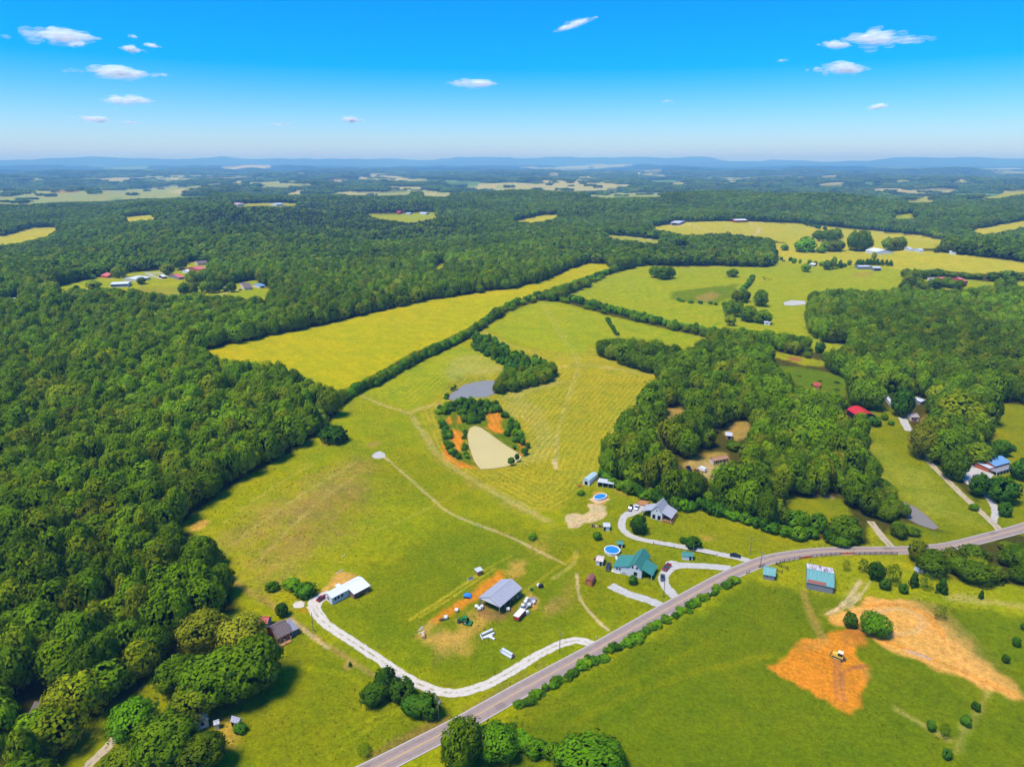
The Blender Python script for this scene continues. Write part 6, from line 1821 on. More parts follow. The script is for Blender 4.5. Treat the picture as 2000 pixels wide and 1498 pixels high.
# ---- the old brown house under the oak
t, L, W = gable('old_house', 'old orange-brick house with a dark brown roof under the yellow oak', 'house', (541, 1248), (571, 1233), (536, 1234), 2.9, 2.4, M_ORANGEBRICK, M_BROWNROOF, width=9.0, openings=[win('-y', -2.2), door('-y', 0), win('-y', 2.4)])
MB().box(-L / 2 - 0.5, L * 0.3, -W / 2 - 2.0, -W / 2 - 0.03, 0.2, 0.4).build('porch', M_WOOD, t)
for x in (-L / 2, -L * 0.15, L * 0.28):
    MB().box(x - 0.09, x + 0.09, -W / 2 - 1.9, -W / 2 - 1.72, -0.3, 2.5).build('porch_post', M_TRIM, t)
mb = MB()
slab(mb, (L / 2 + 0.35, -W / 2 + 0.2, 2.5), (L / 2 + 3.2, -W / 2 + 0.2, 2.5), (L / 2 + 3.2, W / 2 - 2.0, 3.4), (L / 2 + 0.35, W / 2 - 2.0, 3.4), 0.12)
mb.build('annex_roof', rgbm('dull_grey_roof', (136, 134, 142), 0.7), t)
MB().box(L / 2 + 0.0, L / 2 + 2.9, -W / 2 + 0.4, W / 2 - 2.2, -0.4, 2.45).build('annex_wall', M_BROWNROOF, t)
# ---- gambrel and arched storage, carport
c = at(1153, 1138)
t = thing('garden_shed', 'small brown barn-shaped garden shed with orange-brown doors', 'shed', c, R(66))
g_ = [(-1.6, 1.7), (-1.25, 2.5), (0, 3.1), (1.25, 2.5), (1.6, 1.7)]
MB().prism([(-1.5, -0.3), (1.5, -0.3), (1.5, 1.7), (1.18, 2.42), (0, 2.98), (-1.18, 2.42), (-1.5, 1.7)], 'x', -2.2, 2.2).build('wall', M_ORANGEBRICK, t)
mb = MB()
for (y0, z0), (y1, z1) in zip(g_[:-1], g_[1:]):
    slab(mb, (-2.35, y0, z0 + 0.06), (2.35, y0, z0 + 0.06), (2.35, y1, z1 + 0.06), (-2.35, y1, z1 + 0.06), 0.08)
mb.build('roof', rgbm('maroon_brown_roof', (140, 84, 76), 0.6), t)
MB().box(-2.26, -2.18, -0.8, 0.8, 0, 1.9).build('door', M_WOOD, t)
P = at_many([(1146, 946), (1160, 934)])
c = (P[0] + P[1]) / 2
yaw = math.atan2(P[1][1] - P[0][1], P[1][0] - P[0][0])
t = thing('storage_barn', 'pale blue-grey barn-shaped storage building at the wood edge', 'shed', c, yaw)
Ls = float(np.linalg.norm(P[1][:2] - P[0][:2])) + 1.5
g_ = [(-2.1, 1.9), (-1.7, 2.9), (0, 3.6), (1.7, 2.9), (2.1, 1.9)]
MB().prism([(-2.0, -0.4), (2.0, -0.4), (2.0, 1.9), (1.6, 2.8), (0, 3.48), (-1.6, 2.8), (-2.0, 1.9)], 'x', -Ls / 2, Ls / 2).build('wall', M_WHITEWALL, t)
mb = MB()
for (y0, z0), (y1, z1) in zip(g_[:-1], g_[1:]):
    slab(mb, (-Ls / 2 - 0.15, y0, z0 + 0.06), (Ls / 2 + 0.15, y0, z0 + 0.06), (Ls / 2 + 0.15, y1, z1 + 0.06), (-Ls / 2 - 0.15, y1, z1 + 0.06), 0.08)
mb.build('roof', rgbm('pale_blue_grey_roof', (172, 196, 200), 0.5, vary=0.06), t)
MB().box(-Ls / 2 - 0.06, -Ls / 2 + 0.02, -0.9, 0.9, 0, 2.0).build('door', M_DARK, t)
c, yaw, L, W = frame3((1167, 942), (1198, 946), (1171, 935), 2.8)
t = thing('carport', 'open-fronted grey carport with clutter inside at the wood edge', 'carport', c, yaw)
slab_ = MB(); slab(slab_, (-L / 2, -W / 2, 2.9), (L / 2, -W / 2, 2.9), (L / 2, W / 2, 3.2), (-L / 2, W / 2, 3.2), 0.12); slab_.build('roof', M_SILVER, t)
for x in (-L / 2 + 0.1, L / 2 - 0.1):
    MB().box(x - 0.08, x + 0.08, -W / 2 + 0.3, W / 2 - 0.1, -0.4, 2.85).build('end_wall', M_SILVER, t)
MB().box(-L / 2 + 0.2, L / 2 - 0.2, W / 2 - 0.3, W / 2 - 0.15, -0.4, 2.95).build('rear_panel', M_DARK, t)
posts(t, [(-L / 6, -W / 2 + 0.4), (L / 6, -W / 2 + 0.4)], 2.8, 0.09, M_SILVER)
# ---- small yard shelter and trough by the pole barn
c = at(935, 1121)
t = thing('yard_shelter', 'tiny timber shelter with a flat tin roof in the pasture', 'shelter', c, R(35))
slab_ = MB(); slab(slab_, (-1.5, -1.3, 2.2), (1.5, -1.3, 2.2), (1.5, 1.3, 2.5), (-1.5, 1.3, 2.5), 0.1); slab_.build('roof', M_SILVER, t)
MB().box(-1.1, 1.1, -0.9, 0.9, -0.2, 2.1).build('wall', M_WOOD, t)
t = thing('water_trough', 'pale metal trough on the grass beside the tiny timber shelter', 'trough', at(919, 1131), R(35))
MB().box(-1.3, 1.3, -0.5, 0.5, 0, 0.6).build('tub', M_SILVER, t)
MB().box(-1.2, 1.2, -0.4, 0.4, 0.6, 0.62).build('water', M_GLASS, t)

# ---- pools
M_POOL = rgbm('pool_water', (46, 130, 190), 0.08, vary=0.08, spec=0.5)
M_POOLWALL = rgbm('pool_wall', (226, 222, 214), 0.5, vary=0.05)


def pool(label, px, py, rx, ry, yaw, h, water_z):
    c = at(px, py)
    t = thing('swimming_pool', label, 'pool', c, yaw)
    n = 40
    ring = [(math.cos(2 * math.pi * i / n), math.sin(2 * math.pi * i / n)) for i in range(n)]
    v, f = [], []
    for k, (s, z) in enumerate(((1.0, -0.3), (1.0, h), (1.06, h), (1.06, h + 0.06), (0.93, h + 0.06), (0.93, 0.1))):
        v += [(x * rx * s, y * ry * s, z) for x, y in ring]
    for k in range(5):
        for i in range(n):
            j = (i + 1) % n
            f.append((k * n + i, k * n + j, (k + 1) * n + j, (k + 1) * n + i))
    MB().add(v, f).build('wall', M_POOLWALL, t)
    MB().add([(x * rx * 0.935, y * ry * 0.935, water_z) for x, y in ring], [tuple(range(n))]).build('water', M_POOL, t)
    for i in range(0, n, 4):
        x, y = ring[i]
        MB().box(x * rx * 1.03 - 0.06, x * rx * 1.03 + 0.06, y * ry * 1.03 - 0.06, y * ry * 1.03 + 0.06, -0.3, h).build('upright', M_POOLWALL, t)
    return t


pool('round above-ground pool with white wall behind the teal-roofed house', 1195.5, 1078, 3.4, 3.4, 0, 1.25, 1.05)
t = pool('oval above-ground pool on a timber deck beside the earth scar', 1172, 973, 3.9, 2.5, R(38), 1.1, 0.95)
c = at(1172, 975)
t = thing('pool_deck', 'pale timber and sand surround under the oval pool', 'deck', c, R(38))
for i in range(14):
    MB().box(-4.9 + i * 0.7, -4.9 + i * 0.7 + 0.66, -3.5, 3.5, 0.02 + 0.004 * (i % 2), 0.12 + 0.004 * (i % 2)).build('plank', rgbm('sandy_timber', (206, 170, 120), 0.8), t)
c = at(1256, 983)
t = thing('timber_deck', 'square reddish timber deck beside the grey-roofed house', 'deck', c, R(58))
MB().box(-2.6, 2.6, -2.6, 2.6, 0.3, 0.5).build('floor', M_WOOD, t)
for x in (-2.5, 0, 2.5):
    for y in (-2.5, 2.5):
        MB().box(x - 0.07, x + 0.07, y - 0.07, y + 0.07, -0.3, 1.5).build('post', M_ORANGEBRICK, t)
for y in (-2.5, 2.5):
    MB().box(-2.5, 2.5, y - 0.05, y + 0.05, 1.35, 1.47).build('rail', M_WOOD, t)
# ------------------------------------------------------------------ vehicles
M_TYRE = rgbm('tyre_rubber', (24, 24, 25), 0.9, vary=0.1)
M_RIM = rgbm('wheel_metal', (150, 150, 152), 0.4)
M_TAIL = rgbm('lamp_glass', (170, 40, 30), 0.3)
M_HEAD = rgbm('headlamp_glass', (220, 220, 215), 0.2)
PAINT = {}


def paint_mat(nm, rgb):
    return rgbm('car_paint_' + nm, rgb, 0.22, vary=0.04, spec=0.6)


def wheel(t, x, y, r, w, name='wheel'):
    o = MB().tube((x, y - w / 2, r), (x, y + w / 2, r), r, n=14).build(name, M_TYRE, t)
    MB().tube((x, y - w / 2 - 0.01, r), (x, y + w / 2 + 0.01, r), r * 0.55, n=10).build('rim', M_RIM, o)


def taper_box(mb, x0, x1, y, z0, z1, fx0, fx1, fy):
    """A cabin: wide at z0, drawn in at z1."""
    v = [(x0, -y, z0), (x1, -y, z0), (x1, y, z0), (x0, y, z0), (x0 + fx0, -y + fy, z1), (x1 - fx1, -y + fy, z1), (x1 - fx1, y - fy, z1), (x0 + fx0, y - fy, z1)]
    mb.add(v, [(0, 3, 2, 1), (4, 5, 6, 7), (0, 1, 5, 4), (1, 2, 6, 5), (2, 3, 7, 6), (3, 0, 4, 7)])


def car(label, px, py, front, kind, colour, rgb, name=None):
    """front: a photograph point the car points to."""
    P = at_many([(px, py), front])
    yaw = math.atan2(P[1][1] - P[0][1], P[1][0] - P[0][0])
    t = thing(name or {'sedan': 'sedan_car', 'suv': 'suv_car', 'pickup': 'pickup_truck', 'van': 'panel_van'}[kind], label, {'sedan': 'car', 'suv': 'car', 'pickup': 'truck', 'van': 'van'}[kind], (P[0][0], P[0][1], P[0][2] + 0.08), yaw)
    m = paint_mat(colour, rgb)
    L, W, H = {'sedan': (4.7, 1.82, 1.45), 'suv': (4.8, 1.9, 1.75), 'pickup': (5.8, 2.0, 1.85), 'van': (5.6, 2.05, 2.3)}[kind]
    hb = {'sedan': 0.86, 'suv': 1.0, 'pickup': 1.05, 'van': 1.2}[kind]
    prof = [(-L / 2, 0.35), (-L / 2 + 0.05, hb - 0.08), (-L / 2 + 0.25, hb), (L / 2 - 0.9, hb), (L / 2 - 0.15, hb - 0.16), (L / 2, hb - 0.35), (L / 2, 0.35), (L / 2 - 0.2, 0.25), (-L / 2 + 0.2, 0.25)]
    if kind == 'pickup':
        prof = [(-L / 2, 0.4), (-L / 2, hb - 0.35), (-0.5, hb - 0.35), (-0.5, hb), (L / 2 - 1.3, hb), (L / 2 - 0.12, hb - 0.1), (L / 2, hb - 0.3), (L / 2, 0.4)]
    body = MB().prism(prof, 'y', -W / 2, W / 2).build('body', m, t)
    bv = body.modifiers.new('soft_edges', 'BEVEL'); bv.width = 0.06; bv.segments = 2
    glass, roof = MB(), MB()
    if kind == 'sedan':
        cx0, cx1, f0, f1 = -1.75, 1.05, 0.75, 0.85
    elif kind == 'suv':
        cx0, cx1, f0, f1 = -2.3, 1.15, 0.3, 0.75
    elif kind == 'pickup':
        cx0, cx1, f0, f1 = -0.5, 1.75, 0.25, 0.75
    else:
        cx0, cx1, f0, f1 = -2.75, 1.9, 0.1, 0.75
    taper_box(glass, cx0, cx1, W / 2 - 0.06, hb - 0.02, H - 0.06, f0, f1, 0.16)
    glass.build('glass', M_GLASS if kind != 'van' else m, t)
    roof.box(cx0 + f0 + 0.02, cx1 - f1 - 0.02, -W / 2 + 0.24, W / 2 - 0.24, H - 0.06, H)
    roof.build('roof', m, t)
    if kind == 'van':
        taper_box(w2 := MB(), 0.9, 2.1, W / 2 - 0.1, hb, H - 0.35, 0.1, 0.75, 0.16)
        w2.build('windscreen', M_GLASS, t)
    if kind == 'pickup':
        for s in (-1, 1):
            MB().box(-L / 2, -0.5, s * (W / 2) - 0.1 * (s > 0), s * (W / 2) + 0.1 * (s < 0), hb - 0.36, hb - 0.02).build('bed_side', m, t)
        MB().box(-L / 2, -L / 2 + 0.1, -W / 2 + 0.1, W / 2 - 0.1, hb - 0.36, hb - 0.02).build('tailgate', m, t)
    r = 0.34 if kind == 'sedan' else 0.4
    for sx in (-1, 1):
        for sy in (-1, 1):
            wheel(t, sx * (L / 2 - 0.9), sy * (W / 2 - 0.12), r, 0.24)
    for s in (-1, 1):
        MB().box(L / 2 - 0.03, L / 2 + 0.02, s * 0.62 - 0.16, s * 0.62 + 0.16, hb - 0.42, hb - 0.28).build('headlight', M_HEAD, t)
        MB().box(-L / 2 - 0.02, -L / 2 + 0.03, s * 0.65 - 0.14, s * 0.65 + 0.14, hb - 0.3, hb - 0.16).build('tail_light', M_TAIL, t)
    return t


car('maroon sedan parked at the end wall of the white mobile home', 629, 1170, (640, 1163), 'sedan', 'maroon', (126, 30, 44))
car('black car parked beside the white car on the grey gravel', 1231, 995, (1227, 1003), 'suv', 'black', (24, 26, 32))
car('white car parked on the grey gravel by the timber deck', 1244, 993, (1240, 999), 'sedan', 'white', (220, 222, 224))
car('white-bonneted maroon pickup on the grey gravel loop', 1302, 1110, (1295, 1118), 'pickup', 'maroon_two', (120, 34, 46))
car('dark grey car on the curve of the grey gravel loop', 1294, 1130, (1294, 1142), 'sedan', 'slate', (62, 70, 78))
car('dark grey wagon parked on the grass by the patio', 1188, 1110, (1186, 1118), 'suv', 'graphite', (50, 54, 58))
car('dark blue car about to leave the gravel drive for the road', 1436, 1087, (1445, 1088.5), 'sedan', 'navy', (26, 40, 58))
car('white van parked in the clearing of the central wood', 1371, 919, (1362, 914), 'van', 'white_two', (224, 224, 222))
car('rusty orange car beside the white van in the clearing', 1360, 921, (1353, 914), 'sedan', 'rust', (168, 96, 50))
car('dark blue truck in the clearing beside the rusty orange car', 1345, 917, (1339, 908), 'pickup', 'deep_blue', (34, 40, 86))
car('dark red car at the front of the cream meadow cottage', 1785, 823, (1785, 830), 'sedan', 'claret', (130, 44, 48))
car('grey car beside the grey hamlet cottage', 470, 567, (476, 566), 'suv', 'grey', (120, 124, 130))

# ------------------------------------------------------------------ farm machines
M_GREEN = rgbm('tractor_green', (44, 116, 50), 0.35, vary=0.06, spec=0.5)
M_YEL = rgbm('machine_yellow', (222, 186, 66), 0.45, vary=0.1)
M_STEEL = rgbm('dark_steel', (70, 66, 64), 0.6, vary=0.15)
M_BALE = rgbm('white_bale_wrap', (214, 212, 206), 0.45, vary=0.08)
M_STRAW = rgbm('dry_hay', (196, 168, 120), 0.9, vary=0.2)
P = at_many([(905, 1216), (893, 1214)])
yaw = math.atan2(P[1][1] - P[0][1], P[1][0] - P[0][0])
t = thing('farm_tractor', 'green cabbed tractor standing in the earth yard', 'tractor', P[0], yaw)
MB().prism([(-0.3, 0.8), (2.2, 0.85), (2.3, 1.5), (2.1, 1.75), (-0.3, 1.85)], 'y', -0.45, 0.45).build('hood', M_GREEN, t)
MB().box(-1.6, 2.0, -0.35, 0.35, 0.55, 0.9).build('chassis', M_STEEL, t)
cb = MB(); taper_box(cb, -1.5, 0.2, 0.8, 1.3, 2.6, 0.1, 0.2, 0.1); cb.build('cab', M_GLASS, t)
MB().box(-1.6, 0.2, -0.85, 0.85, 2.58, 2.75).build('cab_roof', M_GREEN, t)
for s in (-1, 1):
    wheel(t, -1.0, s * 1.0, 0.95, 0.5)
    wheel(t, 1.7, s * 0.85, 0.6, 0.36)
    MB().box(-1.8, -0.3, s * 1.0 - 0.3, s * 1.0 + 0.3, 1.85, 1.95).build('fender', M_GREEN, t)
MB().tube((1.2, 0.25, 1.7), (1.2, 0.25, 2.6), 0.06).build('exhaust', M_STEEL, t)
t = thing('rotary_mower', 'green rotary mower hitched behind the tractor', 'mower', at(914, 1218), yaw)
MB().box(-1.5, 1.2, -1.3, 1.3, 0.35, 0.7).build('housing', M_GREEN, t)
MB().box(1.2, 2.4, -0.08, 0.08, 0.5, 0.65).build('drawbar', M_STEEL, t)
for s in (-1, 1):
    wheel(t, -1.5, s * 0.9, 0.3, 0.2)

P = at_many([(1636, 1285), (1626, 1281)])
yaw = math.atan2(P[1][1] - P[0][1], P[1][0] - P[0][0])
t = thing('bulldozer', 'yellow tracked bulldozer working on the orange earth mound', 'bulldozer', P[0], yaw)
for s in (-1, 1):
    tr = MB().prism([(-1.9, 0.1), (-1.5, -0.02), (1.5, -0.02), (1.9, 0.25), (1.9, 0.6), (1.5, 0.85), (-1.5, 0.85), (-1.9, 0.55)], 'y', s * 1.1 - 0.28, s * 1.1 + 0.28).build('track', M_STEEL, t)
    MB().box(-1.2, 1.2, s * 1.1 + s * 0.29 - 0.01, s * 1.1 + s * 0.29 + 0.01, 0.25, 0.6).build('track_frame', M_YEL, tr)
MB().box(-1.7, 1.6, -0.8, 0.8, 0.5, 1.5).build('body', M_YEL, t)
MB().prism([(0.1, 1.5), (1.7, 1.5), (1.7, 1.75), (0.1, 2.0)], 'y', -0.6, 0.6).build('hood', M_YEL, t)
cb = MB(); taper_box(cb, -1.4, 0.1, 0.75, 1.5, 2.75, 0.05, 0.12, 0.06); cb.build('cab', M_GLASS, t)
MB().box(-1.5, 0.15, -0.85, 0.85, 2.75, 2.9).build('cab_roof', rgbm('cream_cab_roof', (230, 220, 180), 0.5), t)
MB().prism([(2.5, -0.02), (2.75, 0.1), (2.6, 0.6), (2.75, 1.15), (2.6, 1.15), (2.45, 0.6)], 'y', -1.7, 1.7).build('blade', M_YEL, t)
for s in (-1, 1):
    MB().tube((0.3, s * 1.42, 0.5), (2.5, s * 1.3, 0.45), 0.09).build('push_arm', M_YEL, t)
MB().box(-2.6, -1.7, -0.5, 0.5, 0.4, 0.8).build('ripper', M_STEEL, t)


def bale(label, px, py, yaw, group, stand=False, z=0.0, r=0.75, w=1.3, m=None):
    c = at(px, py)
    t = thing('hay_bale', label, 'hay bale', (c.x, c.y, c.z + z), yaw, group)
    n = 18
    rings = [(-w / 2, r * 0.80), (-w / 2, r * 0.9), (-w / 2 + 0.1, r), (w / 2 - 0.1, r), (w / 2, r * 0.9), (w / 2, r * 0.8)]
    v, f = [], []
    for y, rr in rings:
        for i in range(n):
            a_ = 2 * math.pi * i / n
            v.append((math.cos(a_) * rr, y, math.sin(a_) * rr + r) if not stand else (math.cos(a_) * rr, math.sin(a_) * rr, y + w / 2))
    for k in range(5):
        for i in range(n):
            j = (i + 1) % n
            f.append((k * n + i, k * n + j, (k + 1) * n + j, (k + 1) * n + i))
    f += [tuple(range(n)), tuple(range(5 * n, 6 * n))]
    MB().add(v, f).build('wrap', m or M_BALE, t)
    e = [(math.cos(2 * math.pi * i / n) * r * 0.5, math.sin(2 * math.pi * i / n) * r * 0.5) for i in range(n)]
    for s in (-1, 1):
        y = s * (w / 2 + 0.01)
        MB().add([(x, y, q + r) if not stand else (x, q, y + w / 2) for x, q in e], [tuple(range(n))]).build('bale_end', M_STRAW, t)
    return t


G1 = 'white wrapped bales in the barn yard'
for px, py, lab in ((931, 1187, 'white wrapped bale, first of three in front of the pole barn'), (936, 1191, 'white wrapped bale, middle of three in front of the pole barn'), (941, 1188, 'white wrapped bale, third of three in front of the pole barn'),
                    (892, 1194, 'white wrapped bale alone beside the orange earth strip'), (871, 1208, 'white wrapped bale beside the dark scrap on the yard edge'), (992, 1192, 'white wrapped bale standing at the pole barn corner post'),
                    (1030, 1176, 'white wrapped bale farthest back on the flat trailer'), (1021, 1188, 'white wrapped bale on the flat trailer behind the red wagon'), (1033, 1187, 'white wrapped bale on the road side of the flat trailer'),
                    (1042, 1179, 'white wrapped bale on the ground beyond the flat trailer'), (1030, 1199, 'white wrapped bale lowest beside the red wagon'), (1027, 1181, 'white wrapped bale between others in the middle of the flat trailer'),
                    (1052, 1146, 'white wrapped bale beside the black tank past the pole barn')):
    on = px in (1030, 1021, 1033, 1027) and py < 1195
    bale(lab, px, py, random.uniform(0, 3), G1, z=0.75 if on else 0.0)
bale('tan bare hay roll at the low corner of the earth yard', 827, 1243, R(10), 'loose hay rolls', r=0.7, w=2.6, m=M_STRAW)
for i, (px, py) in enumerate(((985, 1180), (1000, 1172), (1010, 1168), (975, 1186))):
    bale('hay roll stored under the pole barn roof, number %s from the front post' % ('two', 'three', 'four', 'one')[i], px, py, BARN[1], 'hay rolls under the pole barn', m=M_STRAW)

# trailers and wagons
P = at_many([(1018, 1192), (1044, 1170)])
yaw = math.atan2(P[1][1] - P[0][1], P[1][0] - P[0][0])
L_ = float(np.linalg.norm(P[1][:2] - P[0][:2]))
t = thing('flat_trailer', 'flat grey hay trailer loaded with white bales', 'trailer', (P[0] + P[1]) / 2, yaw)
for i in range(8):
    MB().box(-L_ / 2 + i * L_ / 8 + 0.02, -L_ / 2 + (i + 1) * L_ / 8 - 0.02, -1.4, 1.4, 0.62, 0.72).build('plank', M_GREYWOOD, t)
for s in (-1, 1):
    for x in (-L_ / 3, L_ / 3):
        wheel(t, x, s * 1.2, 0.34, 0.24)
MB().box(-L_ / 2, L_ / 2, -0.3, 0.3, 0.45, 0.6).build('frame', M_STEEL, t)
P = at_many([(1008, 1213), (1021, 1199)])
yaw = math.atan2(P[1][1] - P[0][1], P[1][0] - P[0][0])
L_ = float(np.linalg.norm(P[1][:2] - P[0][:2])) * 1.05
t = thing('forage_wagon', 'red box wagon with a white top near the bales', 'wagon', (P[0] + P[1]) / 2, yaw)
MB().box(-L_ / 2, L_ / 2, -1.15, 1.15, 0.7, 2.2).build('box', rgbm('wagon_red', (178, 62, 44), 0.5), t)
MB().box(-L_ / 2 - 0.05, L_ / 2 + 0.05, -1.2, 1.2, 2.2, 2.35).build('cover', rgbm('wagon_cover', (222, 214, 208), 0.6), t)
for s in (-1, 1):
    for x in (-L_ / 3, L_ / 3):
        wheel(t, x, s * 1.0, 0.4, 0.26)
for i in range(5):
    for s in (-1, 1):
        x = -L_ / 2 + 0.3 + i * (L_ - 0.6) / 4
        MB().box(x - 0.05, x + 0.05, s * 1.15 - 0.03, s * 1.15 + 0.03 + 0.02 * s, 0.7, 2.2).build('stake', M_STEEL, t)
# blue tarp heap
t = thing('tarp_stack', 'bright blue tarpaulin over a stack on the orange earth strip', 'tarpaulin', at(913, 1165), R(-10))
MB().prism([(-1.6, 0), (1.6, 0), (1.5, 0.7), (0.5, 1.1), (-0.8, 1.0), (-1.5, 0.6)], 'y', -1.1, 1.1).build('tarp', rgbm('blue_tarp', (58, 130, 206), 0.4), t)
MB().box(-1.3, 1.3, -1.25, 1.25, 0, 0.5).build('stack', M_DARK, t)
# white pipes
GP = 'white plastic pipes lying in the yard'
for k, (a_, b_, r_, lab) in enumerate((((940, 1244), (962, 1234), 0.45, 'long white pipe on top of the white pipe heap'), ((942, 1248), (965, 1238), 0.45, 'second long white pipe of the white pipe heap'), ((945, 1247), (962, 1243), 0.4, 'pinkish-white pipe at the lower side of the white pipe heap'),
                                       ((938, 1240), (943, 1250), 0.22, 'short thin white pipe across the end of the heap'), ((956, 1245), (967, 1250), 0.4, 'white pipe lying apart, pointing to the road'),
                                       ((817, 1232), (824, 1223), 0.12, 'thin white board leaning on the low corner of the yard'), ((820, 1231), (827, 1224), 0.12, 'second thin white board at the low corner of the yard'), ((818, 1238), (829, 1233), 0.2, 'thicker white board beside the tan hay roll'),
                                       ((657, 1120), (670, 1112), 0.14, 'single white pipe on the grass above the mobile home'), ((668, 1088), (674, 1082), 0.1, 'white board lying far up the pasture'))):
    P = at_many([a_, b_])
    t = thing('plastic_pipe', lab, 'pipe', (P[0] + P[1]) / 2, math.atan2(P[1][1] - P[0][1], P[1][0] - P[0][0]), GP)
    L_ = float(np.linalg.norm(P[1][:2] - P[0][:2]))
    z = r_ + (0.7 if k == 0 else 0.0)
    MB().tube((-L_ / 2, 0, z), (L_ / 2, 0, z), r_, n=14, caps=False).build('pipe_wall', M_BALE, t, smooth=True)
    for s in (-1, 1):
        MB().tube((s * L_ / 2 - 0.08 * s, 0, z), (s * L_ / 2, 0, z), r_ * 0.86, n=14).build('pipe_end', M_DARK if r_ > 0.3 else M_BALE, t)
# grey tank
P = at_many([(982, 1274), (1001, 1285)])
yaw = math.atan2(P[1][1] - P[0][1], P[1][0] - P[0][0])
t = thing('steel_tank', 'grey-blue steel tank bundle on the grass beside the white drive', 'tank', (P[0] + P[1]) / 2, yaw)
for y, z in ((-0.55, 0.55), (0.55, 0.55), (0.0, 1.45)):
    MB().tube((-2.4, y, z), (2.4, y, z), 0.54, n=16).build('cylinder', M_SILVER, t)
    MB().tube((2.38, y, z), (2.46, y, z), 0.4, n=12).build('end_cap', M_RUST, t)
for x in (-3.0, -2.8):
    MB().box(x, x + 1.2, -0.9 + (x + 3) * 3, -0.6 + (x + 3) * 3, 0.9, 1.2).build('chute', rgbm('pale_teal_steel', (150, 188, 190), 0.5), t)
# dark implement past the barn, green drum
t = thing('black_tank', 'black rounded tank on the grass past the pole barn', 'tank', at(1056, 1147), R(20))
MB().tube((-0.9, 0, 0.85), (0.9, 0, 0.85), 0.8, n=16).build('drum', M_DARK, t)
MB().box(-0.8, 0.8, -0.7, 0.7, 0, 0.2).build('cradle', M_STEEL, t)
t = thing('feed_drum', 'dark green drum on the earth past the pole barn', 'drum', at(1038, 1153), 0)
MB().tube((0, 0, 0), (0, 0, 1.2), 0.55, n=16).build('drum', rgbm('drum_green', (30, 104, 60), 0.5), t)
MB().tube((0, 0, 1.2), (0, 0, 1.26), 0.58, n=16).build('lid', M_GREEN, t)
t = thing('scrap_heap', 'dark scrap implement beside a white bale on the yard edge', 'implement', at(864, 1211), R(20))
for i in range(5):
    MB().tube((-1.2, -0.4 + 0.2 * i, 0.15 + 0.05 * i), (1.2, -0.5 + 0.25 * i, 0.2), 0.07).build('bar', M_STEEL, t)
MB().box(-0.6, 0.4, -0.5, 0.5, 0.2, 0.6).build('box', M_STEEL, t)
t = thing('garden_cart', 'small reddish cart on the grass before the blue-grey storage barn', 'cart', at(1132, 950), R(5))
MB().box(-1.1, 1.1, -0.6, 0.6, 0.35, 0.75).build('tray', M_ORANGEBRICK, t)
for s in (-1, 1):
    wheel(t, 0.6 * s, 0.62, 0.28, 0.14)
t = thing('junk_row', 'row of old timber and junk beside the small white shed', 'junk', at(1165, 1029), R(-5))
for i in range(7):
    MB().box(-3 + i * 0.85, -2.4 + i * 0.85, -0.6 + 0.3 * (i % 2), 0.5, 0, 0.4 + 0.25 * ((i * 3) % 4)).build('crate', (M_WOOD, M_STEEL, M_RUST, M_TRIM)[i % 4], t)
t = thing('burn_barrel', 'rusty fire ring and junk beside the pale rusty-roofed shed', 'junk', at(1161, 1093), 0)
MB().tube((0, 0, 0), (0, 0, 0.9), 0.5, n=12).build('barrel', M_RUST, t)
MB().box(0.6, 2.2, -0.6, 0.6, 0, 0.5).build('table', rgbm('faded_pink_metal', (190, 120, 108), 0.6), t)
t = thing('junk_mound', 'pale grey tarp-covered mound behind the young trees', 'tarpaulin', at(1802, 1116), R(-12))
MB().prism([(-3, 0), (3, 0), (2.4, 1.2), (1.0, 2.0), (-1.2, 2.0), (-2.5, 1.3)], 'y', -1.6, 1.6).build('cover', M_SILVER, t)
MB().box(-2.5, 2.5, -1.75, 1.75, 0, 0.5).build('stack', M_GREYWOOD, t)

# ------------------------------------------------------------------ utility poles
M_POLE = rgbm('weathered_pole', (128, 112, 98), 0.9, vary=0.2)


def pole(label, base, top, arm_yaw=R(-42), arms=1, transformer=False):
    b = at(*base)
    # height from where the top shows above the base
    d = ray_dirs([top[0]], [top[1]])[0]
    k = math.hypot(b.x, b.y) / math.hypot(d[0], d[1])
    h = max(5.0, d[2] * k + CAM_H - b.z)
    h = min(h, 12.5)
    t = thing('utility_pole', label, 'utility pole', (b.x, b.y, b.z - 0.1), 0)
    MB().tube((0, 0, 0), (0, 0, h), 0.17, 0.11, 10).build('shaft', M_POLE, t)
    for i in range(arms):
        a_ = arm_yaw
        z = h - 0.35 - 0.9 * i
        dx, dy = math.cos(a_) * 1.2, math.sin(a_) * 1.2
        ar = MB().tube((-dx, -dy, z), (dx, dy, z), 0.08, n=6).build('crossarm', M_POLE, t)
        for s in (-0.92, 0, 0.92):
            MB().tube((dx * s, dy * s, z + 0.06), (dx * s, dy * s, z + 0.3), 0.07, 0.05, 8).build('insulator', M_TRIM, ar)
    if transformer:
        MB().tube((0.35, 0, h - 2.4), (0.35, 0, h - 1.4), 0.25, n=12).build('transformer', M_SILVER, t)
    return t


